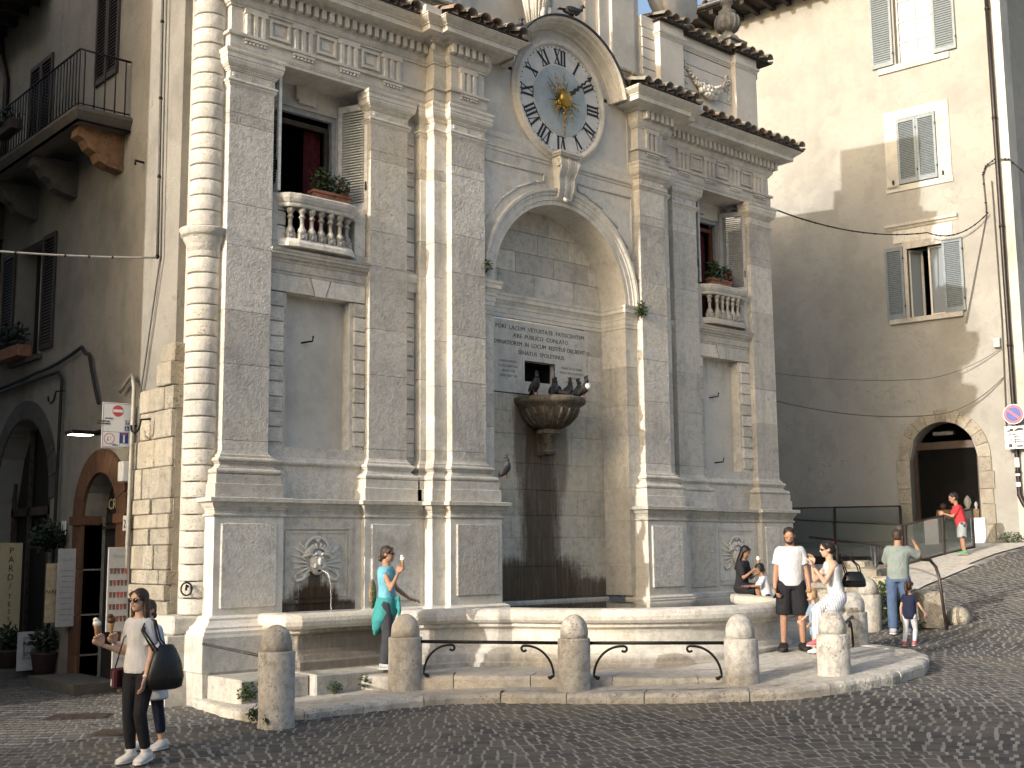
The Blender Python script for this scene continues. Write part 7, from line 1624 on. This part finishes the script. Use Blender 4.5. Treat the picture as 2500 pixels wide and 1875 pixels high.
# 5 --- small child leaning over the rim
J = person('dark-haired child in white shirt leaning over the basin rim', (17.52, 12.98, .60), face(-.95, .1), 1.10, 'k', 'skin_brown', dict(lean=V(0, .20, 1), head=V(0, 1, -.3), arms=((V(.4, .5, -.7), V(.0, .9, .0)), (V(-.5, .45, -.7), V(-.1, .9, .0))), hands=((V(0, 1, 0), V(0, 0, -1), .2), (V(0, 1, 0), V(0, 0, -1), .2))))
shirt(J, 'cloth_white', .95, -.05, .018); trousers(J, 'cloth_navy', 1.9, .012); shoes(J, 'shoe_white'); hair(J, 'hair_black', 'bowl')
# 6 --- man in white T-shirt
J = person('bearded man in white T-shirt and black shorts looking down at his phone', (15.12, 10.76, .455), face(-.12, -.99), 1.82, 'm', 'skin_tan', dict(lean=V(0, .02, 1), head=V(.12, 1, -.42), arms=((V(.26, -.02, -1), V(.10, .30, -1)), (V(-.30, .02, -1), V(-.10, .36, -1))), hands=((V(-.1, .6, -.6), V(-.9, .2, .2), .75), (V(0, .2, -1), V(.8, .2, 0), .4)), legs=((V(.06, .02, -1), V(.03, -.03, -1)), (V(-.07, .04, -1), V(-.03, -.06, -1)))))
shirt(J, 'cloth_white', .66, -.06, .024); trousers(J, 'cloth_black', .98, .024, .02, 'shorts'); shoes(J, 'sandal', 'sandal', (V(.25, 1, 0), V(-.25, 1, 0))); hair(J, 'hair_dark', 'short')
mb = MB(); hs = J['hs']; mb.ball((0, .14 * hs, -.30 * hs), (.27 * hs, .24 * hs, .16 * hs), 14, 10, J['HM']).ball((0, .27 * hs, -.38 * hs), (.16 * hs, .12 * hs, .12 * hs), 12, 8, J['HM'])
for s in (-1, 1): mb.tube([J['hp'](s * .30, .02, .0), J['hp'](s * .29, .1, -.22), J['hp'](s * .15, .26, -.36)], .05 * hs, 8)
remesh_later(mb, .009, 'beard', 'hair_dark', J['root'], 2)
ph = thing('mobile_phone', 'phone in the right hand of the man in the white T-shirt', 'phone', tuple(W(J, J['handtip'][0]))); MB().bbox(-.036, .036, -.005, .005, -.07, .07, .004, Matrix.Rotation(.7, 4, 'X')).build('case', 'phone', None).parent = ph
# 7 --- toddler
J = person('blond toddler in light denim standing beside the man', (15.02, 10.30, .455), face(-.95, -.3), .92, 'k', 'skin_light', dict(lean=V(0, .03, 1), head=V(0, 1, -.05), arms=((V(.3, .3, -.9), V(0, .7, -.5)), (V(-.3, .2, -.9), V(0, .6, -.6)))))
shirt(J, 'cloth_denim_light', .95, -.05, .016); trousers(J, 'cloth_denim_light', .85, .016, .012, 'shorts'); shoes(J, 'shoe_white'); hair(J, 'hair_blond', 'bowl')
# 8 --- woman seated on the rail behind the sunlit bollard
J = person('woman in grey tank top and striped trousers perched on the rail, hand at her sunglasses', (14.66, 9.74, .44), face(-.98, -.12), 1.68, 'f', 'skin_light', dict(pelvis=V(0, -.06, .82), lean=V(0, .16, 1), head=V(.02, 1, -.12), arms=((V(.22, .62, -.75), V(-.22, .18, 1)), (V(-.2, .55, -.8), V(.2, .5, .8))), hands=((V(-.15, .1, 1), V(-.4, .7, 0), .5), (V(.2, .3, 1), V(.4, .6, 0), .6)), legs=((V(-.42, .78, -.42), V(.02, -.06, -1)), (V(-.66, .60, -.50), V(0, .06, -1)))))
shirt(J, 'cloth_tank', .0, -.04, .010, 'tank_top', 1.0, tank=True); trousers(J, 'cloth_stripe', 1.93, .022, .028); shoes(J, 'shoe_pink', 'shoe_white'); J['hairlen'] = 1.1; hair(J, 'hair_dark', 'pony'); sunglasses(J)
part(J, MB().ball((0, -.5 * J['hs'], .30 * J['hs']), (.09 * J['hs'], .05 * J['hs'], .12 * J['hs']), 10, 6, J['HM']), 'scrunchie', 'cloth_red')
hb = thing('handbag', 'glossy black handbag hanging from the seated woman', 'bag', tuple(J['root'].location)); hb.rotation_euler = J['root'].rotation_euler; mb = MB(); c = V(.10, -.36, .96)
loft(mb, [(c + V(0, 0, z), rx, ry, V(.1, 1, 0).normalized(), V(1, -.1, 0).normalized()) for z, rx, ry in ((0, .15, .06), (.02, .175, .075), (.1, .17, .075), (.19, .13, .055), (.22, .09, .03))], 18); mb.build('bag_body', 'patent_black', None).parent = hb
for s in (-.04, .04): MB().tube([c + V(s, -.10, .17), c + V(s, -.07, .30), c + V(s * .5, .06, .43), c + V(s * .5, .20, .47), c + V(s, .10, .17)], .010, 6).build('handle', 'patent_black', None).parent = hb
# 9 --- man at the handrail
J = person('man in grey-green T-shirt and jeans leaning on the handrail, back turned', (18.68, 11.10, g(18.7) + .01), face(.35, .93), 1.77, 'm', 'skin_tan', dict(lean=V(.03, .10, 1), head=V(.35, 1, -.02), arms=((V(.75, .52, -.35), V(-.35, .55, .82)), (V(-.25, .45, -.75), V(.55, .75, .1))), hands=((V(-.3, .5, .8), V(-.6, .3, 0), .6), (None, None, .5)), legs=((V(.05, .06, -1), V(0, -.06, -1)), (V(-.05, .02, -1), V(.0, -.06, -1)))))
shirt(J, 'cloth_sage', .80, -.06, .03); trousers(J, 'cloth_denim', 1.95, .018, .016); shoes(J, 'shoe_grey'); hair(J, 'hair_brown', 'short'); sunglasses(J)
# 10 --- girl
J = person('little girl with ponytail in navy T-shirt and white leggings walking away', (17.56, 10.27, g(17.56) + .005), face(.55, .75), 1.04, 'k', 'skin_light', dict(lean=V(0, .05, 1), head=V(.15, 1, 0), arms=((V(.45, .35, -.85), V(.3, .45, -.75)), (V(-.3, -.2, -1), V(-.1, .2, -1))), legs=((V(.03, .30, -1), V(0, -.45, -1)), (V(-.03, -.10, -1), V(0, -.45, -1)))))
shirt(J, 'cloth_navy', .55, -.12, .02); trousers(J, 'cloth_white', 1.9, .006); shoes(J, 'shoe_pink', 'shoe_white'); hair(J, 'hair_brown', 'pony')
# 11 --- boy at the glass
J = person('boy in red T-shirt and grey shorts leaning on the glass railing', (26.35, 13.95, g(26.35) + .035), face(-.93, .2), 1.45, 'k', 'skin_tan', dict(lean=V(0, .20, 1), head=V(0, 1, -.35), arms=((V(.2, .45, -.85), V(-.2, .85, .3)), (V(-.2, .45, -.85), V(.2, .85, .3))), legs=((V(.05, .02, -1), V(0, -.10, -1)), (V(-.05, .06, -1), V(0, -.14, -1)))))
shirt(J, 'cloth_red', .75, -.12, .03); trousers(J, 'cloth_shorts', .95, .03, .02, 'shorts'); shoes(J, 'shoe_green', 'shoe_white', None, 1.1); hair(J, 'hair_dark', 'short')
# ================================================================== pigeons
def pigeon(label, p, ang, mat='pigeon_grey', s=1., pitch=.35, breast=None):
    t = thing('pigeon', label, 'pigeon', p, 'pigeons on the facade'); M = Matrix.Translation(p) @ Matrix.Rotation(ang, 4, 'Z') @ Matrix.Scale(s, 4); Mb = M @ Matrix.Translation((0, 0, .12)) @ Matrix.Rotation(pitch, 4, 'Y')
    def q(x, y, z): return (x, y, z)
    mb = MB(); vs = []
    loft(mb, [(V(x, 0, z), ry, rz, V(0, 1, 0), V(0, 0, 1)) for x, z, ry, rz in ((-.13, .0, .02, .012), (-.10, 0, .04, .03), (-.04, 0, .058, .055), (.03, .0, .06, .062), (.08, .015, .05, .055), (.115, .04, .034, .04), (.135, .075, .026, .03))], 12)
    loft(mb, [(V(x, 0, z), ry, rz, V(0, 1, 0), V(0, 0, 1)) for x, z, ry, rz in ((-.08, .012, .03, .012), (-.17, .0, .035, .008), (-.235, -.005, .045, .005))], 8)
    mb.ball((.150, 0, .115), (.032, .026, .028), 10, 8).tube([(.12, 0, .05), (.14, 0, .1)], [.036, .026], 8)
    mb.v = [tuple(Mb @ Vector(v)) for v in mb.v]
    bd = mb.build('body', mat, None); bd.parent = t; bd.matrix_parent_inverse = Matrix.Translation(p).inverted()
    def ch(m_, n_, mt): o = m_.build(n_, mt, None); o.parent = t; o.matrix_parent_inverse = Matrix.Translation(p).inverted()
    for sd in (-1, 1):
        wm = MB().ball((-.03, sd * .052, .012), (.11, .014, .04), 10, 6); wm.v = [tuple(Mb @ Vector(v)) for v in wm.v]; ch(wm, 'wing', 'pigeon_dark' if mat != 'pigeon_dark' else 'pigeon_grey')
        lm = MB().tube([(.01, sd * .025, -.04), (.015, sd * .025, -.12)], .006, 5).tube([(.04, sd * .025, -.12), (-.01, sd * .025, -.12)], .005, 5); lm.v = [tuple(M @ Matrix.Translation((0, 0, .12)) @ Vector(v)) for v in lm.v]; ch(lm, 'leg', 'pigeon_legs')
    bk = MB().tube([(.175, 0, .115), (.205, 0, .105)], [.010, .002], 6); bk.v = [tuple(Mb @ Vector(v)) for v in bk.v]; ch(bk, 'beak', 'pigeon_dark')
    if breast: bm_ = MB().ball((.085, 0, -.005), (.05, .056, .058), 10, 8); bm_.v = [tuple(Mb @ Vector(v)) for v in bm_.v]; ch(bm_, 'breast', breast)
def rim(deg): a = math.radians(deg); return (XC + .62 * math.cos(a), 15.2 + .62 * math.sin(a), 4.60)
pigeon('dark pigeon at the left end of the bowl rim', rim(205), math.radians(250), 'pigeon_dark', 1.25, -.6)
pigeon('pigeon second from the left on the bowl rim', (XC - .1, 14.95, 4.58), math.radians(30), 'pigeon_dark', 1.2, -.5); pigeon('pigeon with ruffled wings in front of the dark slot', (XC + .08, 15.1, 4.62), math.radians(60), 'pigeon_dark', 1.2, -.3)
pigeon('small pigeon low in the middle of the bowl', (XC - .02, 14.85, 4.52), math.radians(120), 'pigeon_grey', 1.1, -.2); pigeon('pigeon right of the middle leaning over the bowl', (XC + .2, 14.9, 4.58), math.radians(20), 'pigeon_dark', 1.2, -.6)
pigeon('white-breasted pigeon on the bowl rim', rim(318), math.radians(-70), 'pigeon_dark', 1.2, -.7, 'pigeon_white'); pigeon('lone dark pigeon at the right end of the bowl rim', rim(352), math.radians(-60), 'pigeon_dark', 1.2, -.8)
pigeon('grey pigeon standing on the cornice tiles left of the clock', (12.98, 14.45, 10.60), math.radians(-20), 'pigeon_grey', 1.35, -.35)
pigeon('pigeon sitting on top of the clock hood', (XC + .12, 14.55, 11.44), math.radians(-15), 'pigeon_grey', 1.3, .05)
pigeon('grey pigeon clinging to the ledge left of the niche', (XC - 1.62, 14.52, 3.12), math.radians(-30), 'pigeon_grey', 1.1, -.9)
# dry grass among the roof tiles
dg_ = MB(); rg = random.Random(77)
for (x, y, z, n) in ((11.3, 14.9, 10.6, 60), (12.0, 14.8, 10.6, 90), (13.3, 14.7, 10.75, 50), (16.0, 14.5, 10.5, 40), (18.6, 14.9, 10.6, 30)):
    for k in range(n):
        px, py = x + rg.uniform(-.35, .35), y + rg.uniform(-.15, .25); h = rg.uniform(.12, .34); dx, dy = rg.uniform(-.12, .12), rg.uniform(-.12, .08)
        dg_.add([(px - .004, py, z), (px + .004, py, z), (px + dx * .5 + .003, py + dy * .5, z + h * .6), (px + dx, py + dy, z + h)], [(0, 1, 2), (0, 2, 3)])
tag(dg_.build('dry_grass', 'dry_grass'), 'wisps of dry grass growing among the cornice tiles', 'grass', kind='stuff')
flush_remesh()
flush_letters()
